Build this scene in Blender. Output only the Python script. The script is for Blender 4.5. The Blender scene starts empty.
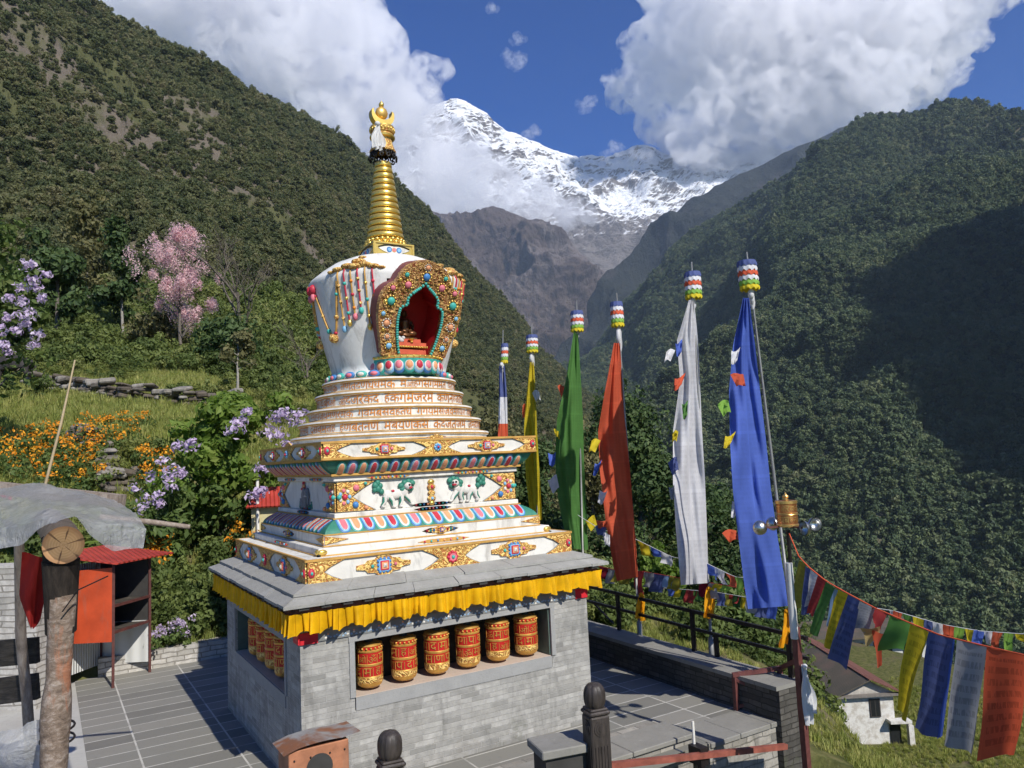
import bpy, bmesh, math, random
import numpy as np
from mathutils import Vector, Matrix, Euler, noise as mnoise

scene = bpy.context.scene
COL = scene.collection
PI = math.pi
rad = math.radians
random.seed(7)
rng = np.random.default_rng(11)

# ------------------------------------------------------------------ camera
FPX = 758.605
CAMZ = 2.9
RC = np.array([[0.85171848, 0.01150327, 0.52387336],
               [-0.52198244, 0.10626529, 0.84631082],
               [-0.04593422, -0.99427127, 0.09651262]])      # columns: image right, image down, forward
cam_data = bpy.data.cameras.new('camera')
cam = bpy.data.objects.new('camera', cam_data)
COL.objects.link(cam)
cam_data.sensor_width = 36.0
cam_data.sensor_fit = 'HORIZONTAL'
cam_data.lens = FPX / 1024 * 36.0
cam_data.clip_start = 0.05
cam_data.clip_end = 30000
_m = Matrix(((RC[0, 0], -RC[0, 1], -RC[0, 2], 0), (RC[1, 0], -RC[1, 1], -RC[1, 2], 0),
             (RC[2, 0], -RC[2, 1], -RC[2, 2], CAMZ), (0, 0, 0, 1)))
cam.matrix_world = _m
scene.camera = cam

# ------------------------------------------------------------------ light
SUN_AZ, SUN_EL = 176.0, 41.0          # azimuth clockwise from +Y
world = bpy.data.worlds.new('World')
scene.world = world
world.use_nodes = True
wn = world.node_tree
wn.nodes.clear()
_o = wn.nodes.new('ShaderNodeOutputWorld')
_b = wn.nodes.new('ShaderNodeBackground')
_s = wn.nodes.new('ShaderNodeTexSky')
_s.sky_type = 'NISHITA'
_s.sun_disc = False
_s.sun_elevation = rad(SUN_EL)
_s.sun_rotation = rad(SUN_AZ)
_s.altitude = 2200
_s.air_density = 1.0
_s.dust_density = 0.2
_s.ozone_density = 2.2
_b.inputs['Strength'].default_value = 0.100
_h = wn.nodes.new('ShaderNodeHueSaturation')
_h.inputs['Hue'].default_value = 0.52
_h.inputs['Saturation'].default_value = 2.35
_h.inputs['Value'].default_value = 1.0
wn.links.new(_s.outputs[0], _h.inputs['Color'])
wn.links.new(_h.outputs[0], _b.inputs['Color'])
wn.links.new(_b.outputs[0], _o.inputs['Surface'])
sun_data = bpy.data.lights.new('sun', 'SUN')
sun_data.energy = 5.0
sun_data.angle = rad(0.5)
sun_data.color = (1.0, 0.955, 0.88)
sun = bpy.data.objects.new('sun', sun_data)
COL.objects.link(sun)
_d = Vector((math.sin(rad(SUN_AZ)) * math.cos(rad(SUN_EL)), math.cos(rad(SUN_AZ)) * math.cos(rad(SUN_EL)), math.sin(rad(SUN_EL))))
sun.rotation_euler = _d.to_track_quat('Z', 'Y').to_euler()
sun.location = (0, 0, 50)
scene.view_settings.view_transform = 'Standard'
scene.view_settings.look = 'None'
scene.view_settings.gamma = 1.0
scene.view_settings.exposure = 0.34
scene.view_settings.use_curve_mapping = False
scene.render.engine = 'CYCLES'
scene.cycles.use_denoising = True
scene.cycles.max_bounces = 10
scene.cycles.volume_bounces = 8
scene.cycles.transparent_max_bounces = 12
scene.cycles.use_adaptive_sampling = True
scene.cycles.adaptive_threshold = 0.02

# ------------------------------------------------------------------ placing helpers
def ray(px, py):
    return RC @ np.array([(px - 512) / FPX, (py - 384) / FPX, 1.0])
def at(px, py, d):                     # world point at distance d along the view axis
    r = ray(px, py) * d
    return (float(r[0]), float(r[1]), float(r[2] + CAMZ))
def on_z(px, py, z=0.0):
    r = ray(px, py); t = (z - CAMZ) / r[2]
    return (float(r[0] * t), float(r[1] * t), z)
def on_y(px, py, y):
    r = ray(px, py); t = y / r[1]
    return (float(r[0] * t), y, float(r[2] * t + CAMZ))
def on_x(px, py, x):
    r = ray(px, py); t = x / r[0]
    return (x, float(r[1] * t), float(r[2] * t + CAMZ))

# ------------------------------------------------------------------ object helpers
def tag(o, label=None, cat=None, group=None, kind=None):
    if label: o['label'] = label
    if cat: o['category'] = cat
    if group: o['group'] = group
    if kind: o['kind'] = kind
    elif cat: o['kind'] = 'thing'
    return o
def empty(name, loc=(0, 0, 0), rz=0.0, label=None, cat=None, group=None):
    o = bpy.data.objects.new(name, None)
    o.empty_display_size = 0.2
    COL.objects.link(o)
    o.location = loc
    o.rotation_euler = (0, 0, rz)
    return tag(o, label, cat, group)
def copy_tree(o, parent=None):
    c = o.copy(); COL.objects.link(c); c.parent = parent
    for ch in list(o.children):
        copy_tree(ch, c)
    return c

class MB:
    """collects shapes; build() links them as one mesh object"""
    def __init__(self):
        self.v = []; self.f = []; self.mi = []; self.sm = []
    def add(self, vs, fs, mat=0, smooth=False, M=None):
        n = len(self.v)
        if M is not None:
            vs = [tuple(M @ Vector(p)) for p in vs]
        self.v += [tuple(p) for p in vs]
        for q in fs:
            self.f.append(tuple(i + n for i in q)); self.mi.append(mat); self.sm.append(smooth)
        return self
    def box(self, c, s, mat=0, M=None, rz=0.0, bev=0.0):
        x, y, z = s[0] / 2, s[1] / 2, s[2] / 2
        if bev > 0:
            b = min(bev, x * .9, y * .9, z * .9)
            vs = []
            for sx in (-1, 1):
                for sy in (-1, 1):
                    for sz in (-1, 1):
                        vs += [(sx * (x - b), sy * (y - b), sz * z), (sx * (x - b), sy * y, sz * (z - b)), (sx * x, sy * (y - b), sz * (z - b))]
            bm = bmesh.new()
            for p in vs: bm.verts.new(p)
            r = bmesh.ops.convex_hull(bm, input=bm.verts)
            bm.verts.index_update()
            fs = [[v.index for v in f.verts] for f in bm.faces]
            vs = [tuple(v.co) for v in bm.verts]
            bm.free()
        else:
            vs = [(sx * x, sy * y, sz * z) for sz in (-1, 1) for sy in (-1, 1) for sx in (-1, 1)]
            fs = [(0, 2, 3, 1), (4, 5, 7, 6), (0, 1, 5, 4), (2, 6, 7, 3), (0, 4, 6, 2), (1, 3, 7, 5)]
        T = Matrix.Translation(c) @ Matrix.Rotation(rz, 4, 'Z')
        if M is not None: T = M @ T
        return self.add(vs, fs, mat, False, T)
    def bar(self, a, b, w, h=None, mat=0, up=(0, 0, 1), M=None):
        """box beam from a to b, w wide, h high"""
        a, b = Vector(a), Vector(b); h = h or w
        d = (b - a); L = d.length; d.normalize()
        u = Vector(up)
        if abs(d.dot(u)) > .98: u = Vector((0, 1, 0))
        s = d.cross(u).normalized(); t = s.cross(d).normalized()
        vs = []
        for p in (a, b):
            for i, j in ((-1, -1), (1, -1), (1, 1), (-1, 1)):
                vs.append(p + s * (i * w / 2) + t * (j * h / 2))
        return self.add(vs, [(3, 2, 1, 0), (4, 5, 6, 7), (0, 1, 5, 4), (1, 2, 6, 5), (2, 3, 7, 6), (3, 0, 4, 7)], mat, False, M)
    def tube(self, pts, r, n=8, mat=0, cap=True, M=None, smooth=True):
        pts = [Vector(p) for p in pts]
        if not hasattr(r, '__len__'): r = [r] * len(pts)
        vs = []; fs = []
        ref = None
        for i, p in enumerate(pts):
            d = (pts[min(i + 1, len(pts) - 1)] - pts[max(i - 1, 0)])
            if d.length < 1e-9: d = Vector((0, 0, 1))
            d.normalize()
            if ref is None:
                ref = Vector((0, 0, 1)) if abs(d.z) < .9 else Vector((1, 0, 0))
            s = d.cross(ref)
            if s.length < 1e-4: s = d.cross(Vector((0, 1, .3)))
            s.normalize(); t = s.cross(d).normalized(); ref = t
            for k in range(n):
                a = 2 * PI * k / n
                vs.append(p + s * (math.cos(a) * r[i]) + t * (math.sin(a) * r[i]))
        for i in range(len(pts) - 1):
            for k in range(n):
                k2 = (k + 1) % n
                fs.append((i * n + k, i * n + k2, (i + 1) * n + k2, (i + 1) * n + k))
        self.add(vs, fs, mat, smooth, M)
        if cap:
            self.add([vs[k] for k in range(n)], [tuple(range(n))], mat, False, M)
            self.add([vs[-n + k] for k in range(n)], [tuple(reversed(range(n)))], mat, False, M)
        return self
    def lathe(self, prof, n=32, c=(0, 0, 0), mat=0, M=None, smooth=True, mats=None, sq=False):
        """profile [(r,z)...]; mats gives a material per profile segment; sharp per segment unless smooth"""
        for i in range(len(prof) - 1):
            (r0, z0), (r1, z1) = prof[i], prof[i + 1]
            vs = []; fs = []
            for k in range(n):
                a = 2 * PI * k / n + (PI / 4 if sq else 0)
                vs.append((c[0] + r0 * math.cos(a), c[1] + r0 * math.sin(a), c[2] + z0))
                vs.append((c[0] + r1 * math.cos(a), c[1] + r1 * math.sin(a), c[2] + z1))
            for k in range(n):
                k2 = (k + 1) % n
                if r0 < 1e-6: fs.append((2 * k, 2 * k2 + 1, 2 * k + 1))
                elif r1 < 1e-6: fs.append((2 * k, 2 * k2, 2 * k + 1))
                else: fs.append((2 * k, 2 * k2, 2 * k2 + 1, 2 * k + 1))
            self.add(vs, fs, mats[i] if mats else mat, smooth, M)
        return self
    def rev(self, prof, n=32, c=(0, 0, 0), mat=0, M=None):
        """one smooth shared-vertex surface of revolution"""
        vs = []; fs = []
        for r, z in prof:
            for k in range(n):
                a = 2 * PI * k / n
                vs.append((c[0] + r * math.cos(a), c[1] + r * math.sin(a), c[2] + z))
        for i in range(len(prof) - 1):
            for k in range(n):
                k2 = (k + 1) % n
                fs.append((i * n + k, i * n + k2, (i + 1) * n + k2, (i + 1) * n + k))
        return self.add(vs, fs, mat, True, M)
    def ball(self, c, r, mat=0, n=10, m=6, M=None):
        if not hasattr(r, '__len__'): r = (r, r, r)
        vs = []; fs = []
        for i in range(m + 1):
            t = PI * i / m
            for k in range(n):
                a = 2 * PI * k / n
                vs.append((c[0] + r[0] * math.sin(t) * math.cos(a), c[1] + r[1] * math.sin(t) * math.sin(a), c[2] - r[2] * math.cos(t)))
        for i in range(m):
            for k in range(n):
                k2 = (k + 1) % n
                fs.append((i * n + k, i * n + k2, (i + 1) * n + k2, (i + 1) * n + k))
        return self.add(vs, fs, mat, True, M)
    def prism(self, poly, y0, y1, mat=0, M=None, mside=None, dome=0.0):
        """polygon in XZ (counter-clockwise seen from -Y), front at y0, back at y1; dome raises the middle of the front"""
        n = len(poly)
        fr = [(p[0], y0, p[1]) for p in poly]; bk = [(p[0], y1, p[1]) for p in poly]
        if dome:
            cx = sum(p[0] for p in poly) / n; cz = sum(p[1] for p in poly) / n
            self.add(fr + [(cx, y0 - dome, cz)], [(i, (i + 1) % n, n) for i in range(n)], mat, False, M)
        else:
            self.add(fr, [tuple(range(n))], mat, False, M)
        self.add(fr + bk, [(i, i + n, (i + 1) % n + n, (i + 1) % n) for i in range(n)], mat if mside is None else mside, False, M)
        return self
    def ring(self, outer, inner, y0, y1, mat=0, M=None):
        """frame between two loops of equal length in XZ, closed front, sides"""
        n = len(outer)
        vs = [(p[0], y0, p[1]) for p in outer] + [(p[0], y0, p[1]) for p in inner] + [(p[0], y1, p[1]) for p in outer] + [(p[0], y1, p[1]) for p in inner]
        fs = []
        for i in range(n):
            j = (i + 1) % n
            fs += [(i, j, n + j, n + i), (i, 2 * n + i, 2 * n + j, j), (n + i, n + j, 3 * n + j, 3 * n + i)]
        return self.add(vs, fs, mat, False, M)
    def build(self, name, mats, parent=None, loc=None):
        me = bpy.data.meshes.new(name)
        me.from_pydata(self.v, [], self.f)
        if not isinstance(mats, (list, tuple)): mats = [mats]
        for m in mats: me.materials.append(m)
        me.polygons.foreach_set('material_index', self.mi)
        me.polygons.foreach_set('use_smooth', self.sm)
        me.update()
        o = bpy.data.objects.new(name, me)
        COL.objects.link(o)
        if parent is not None: o.parent = parent
        if loc is not None: o.location = loc
        return o

def mesh_np(name, verts, faces, mats, parent=None, smooth=False, mi=None):
    """verts (n,3), faces (m,k) numpy arrays"""
    me = bpy.data.meshes.new(name)
    verts = np.asarray(verts, np.float32); faces = np.asarray(faces, np.int32)
    k = faces.shape[1]
    me.vertices.add(len(verts)); me.vertices.foreach_set('co', verts.ravel())
    me.loops.add(faces.size); me.loops.foreach_set('vertex_index', faces.ravel())
    me.polygons.add(len(faces))
    me.polygons.foreach_set('loop_start', np.arange(0, faces.size, k, dtype=np.int32))
    me.polygons.foreach_set('use_smooth', np.full(len(faces), smooth))
    if not isinstance(mats, (list, tuple)): mats = [mats]
    for m in mats: me.materials.append(m)
    if mi is not None: me.polygons.foreach_set('material_index', np.asarray(mi, np.int32))
    me.update(calc_edges=True); me.validate()
    if name is None: return me
    o = bpy.data.objects.new(name, me)
    COL.objects.link(o)
    if parent is not None: o.parent = parent
    return o

# ------------------------------------------------------------------ material helpers
class NT:
    def __init__(self, name):
        self.mat = bpy.data.materials.new(name)
        self.mat.use_nodes = True
        self.t = self.mat.node_tree
        self.t.nodes.clear()
        self.out = self.n('ShaderNodeOutputMaterial')
    def n(self, typ, **kw):
        nd = self.t.nodes.new(typ)
        for k, v in kw.items(): setattr(nd, k, v)
        return nd
    def l(self, a, b): self.t.links.new(a, b)
    def val(self, sock, v):
        if isinstance(v, bpy.types.NodeSocket): self.l(v, sock)
        else: sock.default_value = v
    def coord(self, kind='Object', scale=1.0, rot=(0, 0, 0)):
        tc = self.n('ShaderNodeTexCoord')
        mp = self.n('ShaderNodeMapping')
        mp.inputs['Scale'].default_value = scale if hasattr(scale, '__len__') else (scale,) * 3
        mp.inputs['Rotation'].default_value = rot
        self.l(tc.outputs[kind], mp.inputs['Vector'])
        return mp.outputs[0]
    def noise(self, vec, scale, detail=4.0, rough=.55, dist=0.0):
        nd = self.n('ShaderNodeTexNoise')
        self.l(vec, nd.inputs['Vector'])
        nd.inputs['Scale'].default_value = scale; nd.inputs['Detail'].default_value = detail
        nd.inputs['Roughness'].default_value = rough; nd.inputs['Distortion'].default_value = dist
        return nd.outputs[0]
    def voro(self, vec, scale, feature='F1', out='Distance', rnd=1.0):
        nd = self.n('ShaderNodeTexVoronoi', feature=feature)
        self.l(vec, nd.inputs['Vector']); nd.inputs['Scale'].default_value = scale
        nd.inputs['Randomness'].default_value = rnd
        return nd.outputs[out]
    def ramp(self, fac, stops, interp='LINEAR'):
        nd = self.n('ShaderNodeValToRGB')
        cr = nd.color_ramp; cr.interpolation = interp
        while len(cr.elements) < len(stops): cr.elements.new(.5)
        for e, (p, c) in zip(cr.elements, stops):
            e.position = p; e.color = (*c, 1) if len(c) == 3 else c
        self.l(fac, nd.inputs[0])
        return nd.outputs[0]
    def mix(self, fac, a, b, blend='MIX'):
        nd = self.n('ShaderNodeMix', data_type='RGBA', blend_type=blend)
        self.val(nd.inputs[0], fac)
        self.val(nd.inputs[6], a if isinstance(a, bpy.types.NodeSocket) else (*a, 1) if len(a) == 3 else a)
        self.val(nd.inputs[7], b if isinstance(b, bpy.types.NodeSocket) else (*b, 1) if len(b) == 3 else b)
        return nd.outputs[2]
    def math(self, op, a, b=0.0, clamp=False):
        nd = self.n('ShaderNodeMath', operation=op, use_clamp=clamp)
        self.val(nd.inputs[0], a); self.val(nd.inputs[1], b)
        return nd.outputs[0]
    def mapr(self, v, a, b, c=0.0, d=1.0):
        nd = self.n('ShaderNodeMapRange')
        self.l(v, nd.inputs[0])
        for i, x in enumerate((a, b, c, d)): nd.inputs[i + 1].default_value = x
        return nd.outputs[0]
    def bump(self, h, strength=.5, dist=.02):
        nd = self.n('ShaderNodeBump')
        nd.inputs['Strength'].default_value = strength; nd.inputs['Distance'].default_value = dist
        self.l(h, nd.inputs['Height'])
        return nd.outputs[0]
    def bsdf(self, color, rough=.7, metal=0.0, normal=None, spec=.3, **kw):
        nd = self.n('ShaderNodeBsdfPrincipled')
        self.val(nd.inputs['Base Color'], color if isinstance(color, bpy.types.NodeSocket) else (*color, 1))
        self.val(nd.inputs['Roughness'], rough); self.val(nd.inputs['Metallic'], metal)
        nd.inputs['Specular IOR Level'].default_value = spec
        if normal is not None: self.l(normal, nd.inputs['Normal'])
        for k, v in kw.items(): self.val(nd.inputs[k], v)
        return nd
    def done(self, shader):
        self.l(shader.outputs[0], self.out.inputs['Surface'])
        return self.mat

_pc = {}
def paint(name, col, rough=.55, var=.18, scale=9.0, metal=0.0, bump=.15, dirt=0.0, spec=.3):
    """painted plaster or cloth-like colour with soft wear"""
    key = (name, tuple(col))
    if key in _pc: return _pc[key]
    t = NT(name)
    co = t.coord('Object')
    n1 = t.noise(co, scale, 5, .6)
    dark = tuple(c * (1 - var * 1.3) for c in col); lite = tuple(min(1, c * (1 + var * .6)) for c in col)
    c = t.ramp(n1, [(.3, dark), (.7, lite)])
    if dirt > 0:
        n2 = t.noise(t.coord('Object', (1.0, 1.0, .35)), 6.0, 6, .7, .6)
        c = t.mix(t.mapr(n2, .52, .72, 0, dirt), c, (.16, .14, .11))
    nb = t.bump(t.noise(co, scale * 7, 3), bump, .004)
    _pc[key] = t.done(t.bsdf(c, rough, metal, nb, spec))
    return _pc[key]
# ================================================================== TERRAIN, SKY CLOUDS, FORESTS
def _hash(ix, iy, iz, seed):
    h = (ix * 374761393 + iy * 668265263 + iz * 2147483647 + seed * 974711) & 0xFFFFFFFF
    h = ((h ^ (h >> 13)) * 1274126177) & 0xFFFFFFFF
    return ((h ^ (h >> 16)) & 0xFFFF) / 65535.0
def vnoise(P, seed=0):
    P = np.asarray(P, float)
    I = np.floor(P).astype(np.int64); Fr = P - I
    Fr = Fr * Fr * (3 - 2 * Fr)
    r = 0
    for dx in (0, 1):
        wx = Fr[:, 0] if dx else 1 - Fr[:, 0]
        for dy in (0, 1):
            wy = Fr[:, 1] if dy else 1 - Fr[:, 1]
            for dz in (0, 1):
                wz = Fr[:, 2] if dz else 1 - Fr[:, 2]
                r = r + wx * wy * wz * _hash(I[:, 0] + dx, I[:, 1] + dy, I[:, 2] + dz, seed)
    return r * 2 - 1
def fbm(P, octv=5, seed=0, gain=.5, ridged=False):
    P = np.asarray(P, float); a = 1.0; s = 0; tot = 0
    for k in range(octv):
        n = vnoise(P * 2 ** k + 17.3 * k, seed + k)
        s = s + a * ((1 - 2 * np.abs(n)) if ridged else n); tot += a; a *= gain
    return s / tot

def patch(rows, nu, nv, amp=0.0, scale=100.0, octv=5, seed=0, ridged=False, ease=None, back=300.0, edge0=0.0, gain=.5):
    """hill surface through rows of (px, py, distance) from its foot to its ridge; returns grid (nv+1, nu, 3)"""
    G = []
    for r in rows:
        r = np.array(r, float)
        x = np.linspace(r[0, 0], r[-1, 0], nu)
        py = np.interp(x, r[:, 0], r[:, 1]); d = np.interp(x, r[:, 0], r[:, 2])
        G.append(np.array([at(a, b, c) for a, b, c in zip(x, py, d)]))
    G = np.array(G); nr = len(G)
    tv = np.linspace(0, 1, nv)
    if ease: tv = tv ** ease
    tt = tv * (nr - 1); i = np.minimum(tt.astype(int), nr - 2); f = (tt - i)[:, None, None]
    if nr > 2:
        im = np.maximum(i - 1, 0); ip = np.minimum(i + 2, nr - 1)
        p0, p1, p2, p3 = G[im], G[i], G[i + 1], G[ip]
        S = .5 * (2 * p1 + (p2 - p0) * f + (2 * p0 - 5 * p1 + 4 * p2 - p3) * f ** 2 + (3 * p1 - p0 - 3 * p2 + p3) * f ** 3)
        S = .5 * S + .5 * (p1 * (1 - f) + p2 * f)
    else:
        S = G[i] * (1 - f) + G[i + 1] * f
    if amp:
        du = np.gradient(S, axis=1); dv = np.gradient(S, axis=0)
        N = np.cross(du, dv); N /= np.linalg.norm(N, axis=2, keepdims=True) + 1e-9
        N[N[..., 2] < 0] *= -1
        h = fbm(S.reshape(-1, 3) / scale, octv, seed, gain, ridged).reshape(S.shape[:2])
        w = np.clip(edge0 + (1 - edge0) * np.minimum(tv / .25, 1), 0, 1)[:, None]
        w = w * np.clip(.35 + .65 * (1 - tv) / .12, 0, 1)[:, None]
        S = S + N * (h * w * amp)[..., None]
    if back:
        last = S[-1].copy(); fw = RC[:, 2].copy(); fw[2] = 0
        S = np.concatenate([S, [last + fw * back * .4 - [0, 0, back * .25], last + fw * back - [0, 0, back]]])
    return S
def grid_obj(name, S, mat, smooth=True):
    nv, nu = S.shape[:2]
    idx = np.arange(nv * nu).reshape(nv, nu)
    F = np.stack([idx[:-1, :-1], idx[:-1, 1:], idx[1:, 1:], idx[1:, :-1]], -1).reshape(-1, 4)
    return mesh_np(name, S.reshape(-1, 3), F, mat, smooth=smooth)

def sample_grid(S, n, seed=0, power=0.0):
    """n points on the grid, weighted by area (and by nearness when power > 0)"""
    r = np.random.default_rng(seed)
    A, B, C_, D = S[:-1, :-1], S[:-1, 1:], S[1:, 1:], S[1:, :-1]
    area = np.linalg.norm(np.cross(C_ - A, D - B), axis=2) / 2
    mid = (A + B + C_ + D) / 4
    w = area / (np.maximum(np.linalg.norm(mid, axis=2), 20) ** power if power else 1)
    w = (w / w.sum()).ravel()
    k = r.choice(len(w), n, p=w)
    j, i = np.unravel_index(k, area.shape)
    u = r.random(n)[:, None]; v = r.random(n)[:, None]
    return A[j, i] * (1 - u) * (1 - v) + B[j, i] * u * (1 - v) + C_[j, i] * u * v + D[j, i] * (1 - u) * v

def leaf_quads(cent, rad_, n, size, r, up=.25, jitter=.9, stretch=1.0, zsq=.85):
    """n small leaf-spray quads on the skins of clumps cent (k,3) with radii rad_ (k,)"""
    k = r.integers(0, len(cent), n)
    d = r.normal(size=(n, 3)); d[:, 2] = d[:, 2] * .9 + up; d /= np.linalg.norm(d, axis=1, keepdims=True)
    P = cent[k] + d * (rad_[k] * (r.random(n) ** .4))[:, None] * np.array([1, 1, zsq])
    N = d + r.normal(size=(n, 3)) * jitter * .5; N /= np.linalg.norm(N, axis=1, keepdims=True)
    T = np.cross(N, r.normal(size=(n, 3))); T /= np.linalg.norm(T, axis=1, keepdims=True)
    B = np.cross(N, T)
    s = size * (.6 + .8 * r.random(n))[:, None]
    V = np.stack([P - T * s * stretch, P - B * s * .55 + N * s * .12, P + T * s * stretch, P + B * s * .55 + N * s * .12], 1).reshape(-1, 3)
    F = np.arange(n * 4).reshape(n, 4)
    return V, F

def foliage_mat(name, cols, noise_scale=.6, trans=.3, rnd=True, rough=.6):
    t = NT(name)
    co = t.coord('Object')
    n = t.noise(co, noise_scale, 3, .6)
    if rnd:
        oi = t.n('ShaderNodeObjectInfo')
        ln_ = t.noise(oi.outputs['Location'], .011, 4, .65)
        fac = t.math('ADD', t.math('ADD', t.math('MULTIPLY', n, .30), t.math('MULTIPLY', oi.outputs['Random'], .42)), t.math('MULTIPLY', t.math('SUBTRACT', ln_, .22), .50))
    else:
        g = t.n('ShaderNodeNewGeometry')
        fac = t.math('ADD', t.math('MULTIPLY', n, .65), t.math('MULTIPLY', g.outputs['Random Per Island'], .35))
    k = len(cols)
    c = t.ramp(fac, [(.2 + .6 * i / (k - 1), cols[i]) for i in range(k)])
    d = t.bsdf(c, rough, 0, None, .25)
    if trans:
        tr = t.n('ShaderNodeBsdfTranslucent')
        hs = t.n('ShaderNodeHueSaturation'); hs.inputs['Value'].default_value = 1.3; hs.inputs['Saturation'].default_value = 1.1
        t.l(c, hs.inputs['Color']); t.l(hs.outputs[0], tr.inputs[0])
        m = t.n('ShaderNodeMixShader'); m.inputs[0].default_value = trans
        t.l(d.outputs[0], m.inputs[1]); t.l(tr.outputs[0], m.inputs[2])
        return t.done(m)
    return t.done(d)

def crown_proto(name, seed, mat, nclump=16, nq=420, size=.075, conic=0.0, trunk=None):
    r = np.random.default_rng(seed)
    c = r.normal(size=(nclump, 3)); c /= np.linalg.norm(c, axis=1, keepdims=True)
    c *= (.22 + .16 * r.random(nclump))[:, None]
    c[:, 2] = c[:, 2] * 1.05 + .5
    if conic:
        c[:, :2] *= np.clip(1.25 - c[:, 2:3] * conic, .15, 1.3)
        c[:, 2] *= 1.25
    rr = .13 + .10 * r.random(nclump)
    V, F = leaf_quads(c, rr, nq, size, r, up=.3, jitter=.55)
    me = bpy.data.meshes.new(name)
    me.from_pydata(V.tolist(), [], F.tolist())
    me.materials.append(mat)
    return bpy.data.objects.new(name, me)

def instancer(name, P, sc, protos, seed, mat=None, tilt=.12):
    r = np.random.default_rng(seed)
    n = len(P)
    col = bpy.data.collections.new(name + '_kinds')
    for p in protos: col.objects.link(p)
    me = bpy.data.meshes.new(name)
    me.vertices.add(n); me.vertices.foreach_set('co', np.asarray(P, np.float32).ravel())
    a = me.attributes.new('rot', 'FLOAT_VECTOR', 'POINT')
    rot = np.stack([r.normal(size=n) * tilt, r.normal(size=n) * tilt, r.random(n) * 6.283], 1).astype(np.float32)
    a.data.foreach_set('vector', rot.ravel())
    a = me.attributes.new('sc', 'FLOAT_VECTOR', 'POINT')
    if sc.ndim == 1: sc = np.stack([sc * (.85 + .4 * r.random(n)), sc * (.85 + .4 * r.random(n)), sc * (.8 + .5 * r.random(n))], 1)
    a.data.foreach_set('vector', sc.astype(np.float32).ravel())
    a = me.attributes.new('vi', 'INT', 'POINT')
    a.data.foreach_set('value', r.integers(0, len(protos), n).astype(np.int32))
    if mat: me.materials.append(mat)
    o = bpy.data.objects.new(name, me); COL.objects.link(o)
    g = bpy.data.node_groups.new(name + '_scatter', 'GeometryNodeTree')
    g.interface.new_socket('Geometry', in_out='INPUT', socket_type='NodeSocketGeometry')
    g.interface.new_socket('Geometry', in_out='OUTPUT', socket_type='NodeSocketGeometry')
    gi = g.nodes.new('NodeGroupInput'); go = g.nodes.new('NodeGroupOutput')
    ip = g.nodes.new('GeometryNodeInstanceOnPoints')
    ci = g.nodes.new('GeometryNodeCollectionInfo'); ci.inputs['Collection'].default_value = col
    ci.inputs['Separate Children'].default_value = True; ci.inputs['Reset Children'].default_value = True
    ip.inputs['Pick Instance'].default_value = True
    def attr(nm, dt):
        x = g.nodes.new('GeometryNodeInputNamedAttribute'); x.data_type = dt; x.inputs['Name'].default_value = nm
        return x.outputs['Attribute']
    e2r = g.nodes.new('FunctionNodeEulerToRotation')
    L = g.links.new
    L(gi.outputs[0], ip.inputs['Points']); L(ci.outputs[0], ip.inputs['Instance'])
    L(attr('vi', 'INT'), ip.inputs['Instance Index'])
    L(attr('rot', 'FLOAT_VECTOR'), e2r.inputs[0]); L(e2r.outputs[0], ip.inputs['Rotation'])
    L(attr('sc', 'FLOAT_VECTOR'), ip.inputs['Scale'])
    L(ip.outputs[0], go.inputs[0])
    md = o.modifiers.new('scatter', 'NODES'); md.node_group = g
    return o

# ---- terrain materials
def terrain_mat(name, ground, rock, scale, rock_amt=.5, bump=1.0, bdist=2.0):
    t = NT(name)
    co = t.coord('Object')
    n1 = t.noise(co, scale, 8, .62)
    n2 = t.noise(co, scale * 6, 6, .65)
    n3 = t.noise(t.coord('Object', (1, 1, .3)), scale * 9, 6, .7)
    g = t.mix(n2, ground[0], ground[1])
    k = t.mix(n3, rock[0], rock[1])
    c = t.mix(t.mapr(n1, .62 - rock_amt * .2, .70 - rock_amt * .2), g, k)
    nb = t.bump(t.math('ADD', n2, n3), bump, bdist)
    return t.done(t.bsdf(c, .9, 0, nb, .15))

M_hill_l = terrain_mat('scrub_hillside', ((.065, .075, .03), (.11, .11, .048)), ((.085, .072, .055), (.20, .17, .135)), .02, .75, 1, 2.5)
M_hill_r = terrain_mat('forest_floor', ((.04, .05, .022), (.08, .085, .038)), ((.14, .125, .09), (.22, .19, .14)), .004, .15, 1, 3)
M_hill_b = terrain_mat('far_ridge', ((.016, .020, .017), (.030, .032, .026)), ((.04, .036, .032), (.07, .06, .052)), .0022, .15, 1, 25)  # wooded ground tones, darkened to stand for the ridge's shade
M_brown = terrain_mat('brown_ridge', ((.075, .055, .048), (.13, .10, .082)), ((.11, .09, .085), (.25, .21, .19)), .003, .5, 1, 40)

# ---- left hillside
ridge = [(-420, -400, 260), (-100, -150, 330), (0, -62, 380), (85, -3, 425), (130, 32, 470), (190, 57, 530), (240, 87, 590), (300, 117, 660),
         (340, 137, 710), (400, 190, 800), (425, 214, 850), (471, 270, 950), (496, 295, 1010), (521, 323, 1070), (542, 354, 1130), (580, 392, 1230), (640, 420, 1350), (720, 470, 1500)]
foot = [(-420, 430, 45), (-100, 392, 56), (0, 365, 62), (85, 362, 66), (150, 362, 72), (240, 392, 80), (310, 425, 92), (400, 470, 105), (500, 540, 120), (560, 610, 140), (640, 650, 190), (720, 660, 280)]
mid = [(-420, 120, 150), (-100, 150, 185), (0, 180, 200), (85, 185, 215), (200, 215, 240), (300, 265, 300), (400, 320, 400), (500, 395, 520), (580, 440, 650), (640, 460, 760), (720, 520, 900)]
S_left = patch([foot, mid, ridge], 260, 150, amp=20, scale=60, octv=7, seed=3, ease=1.5, back=300)
tag(grid_obj('left_hillside', S_left, M_hill_l), kind='structure')

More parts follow.
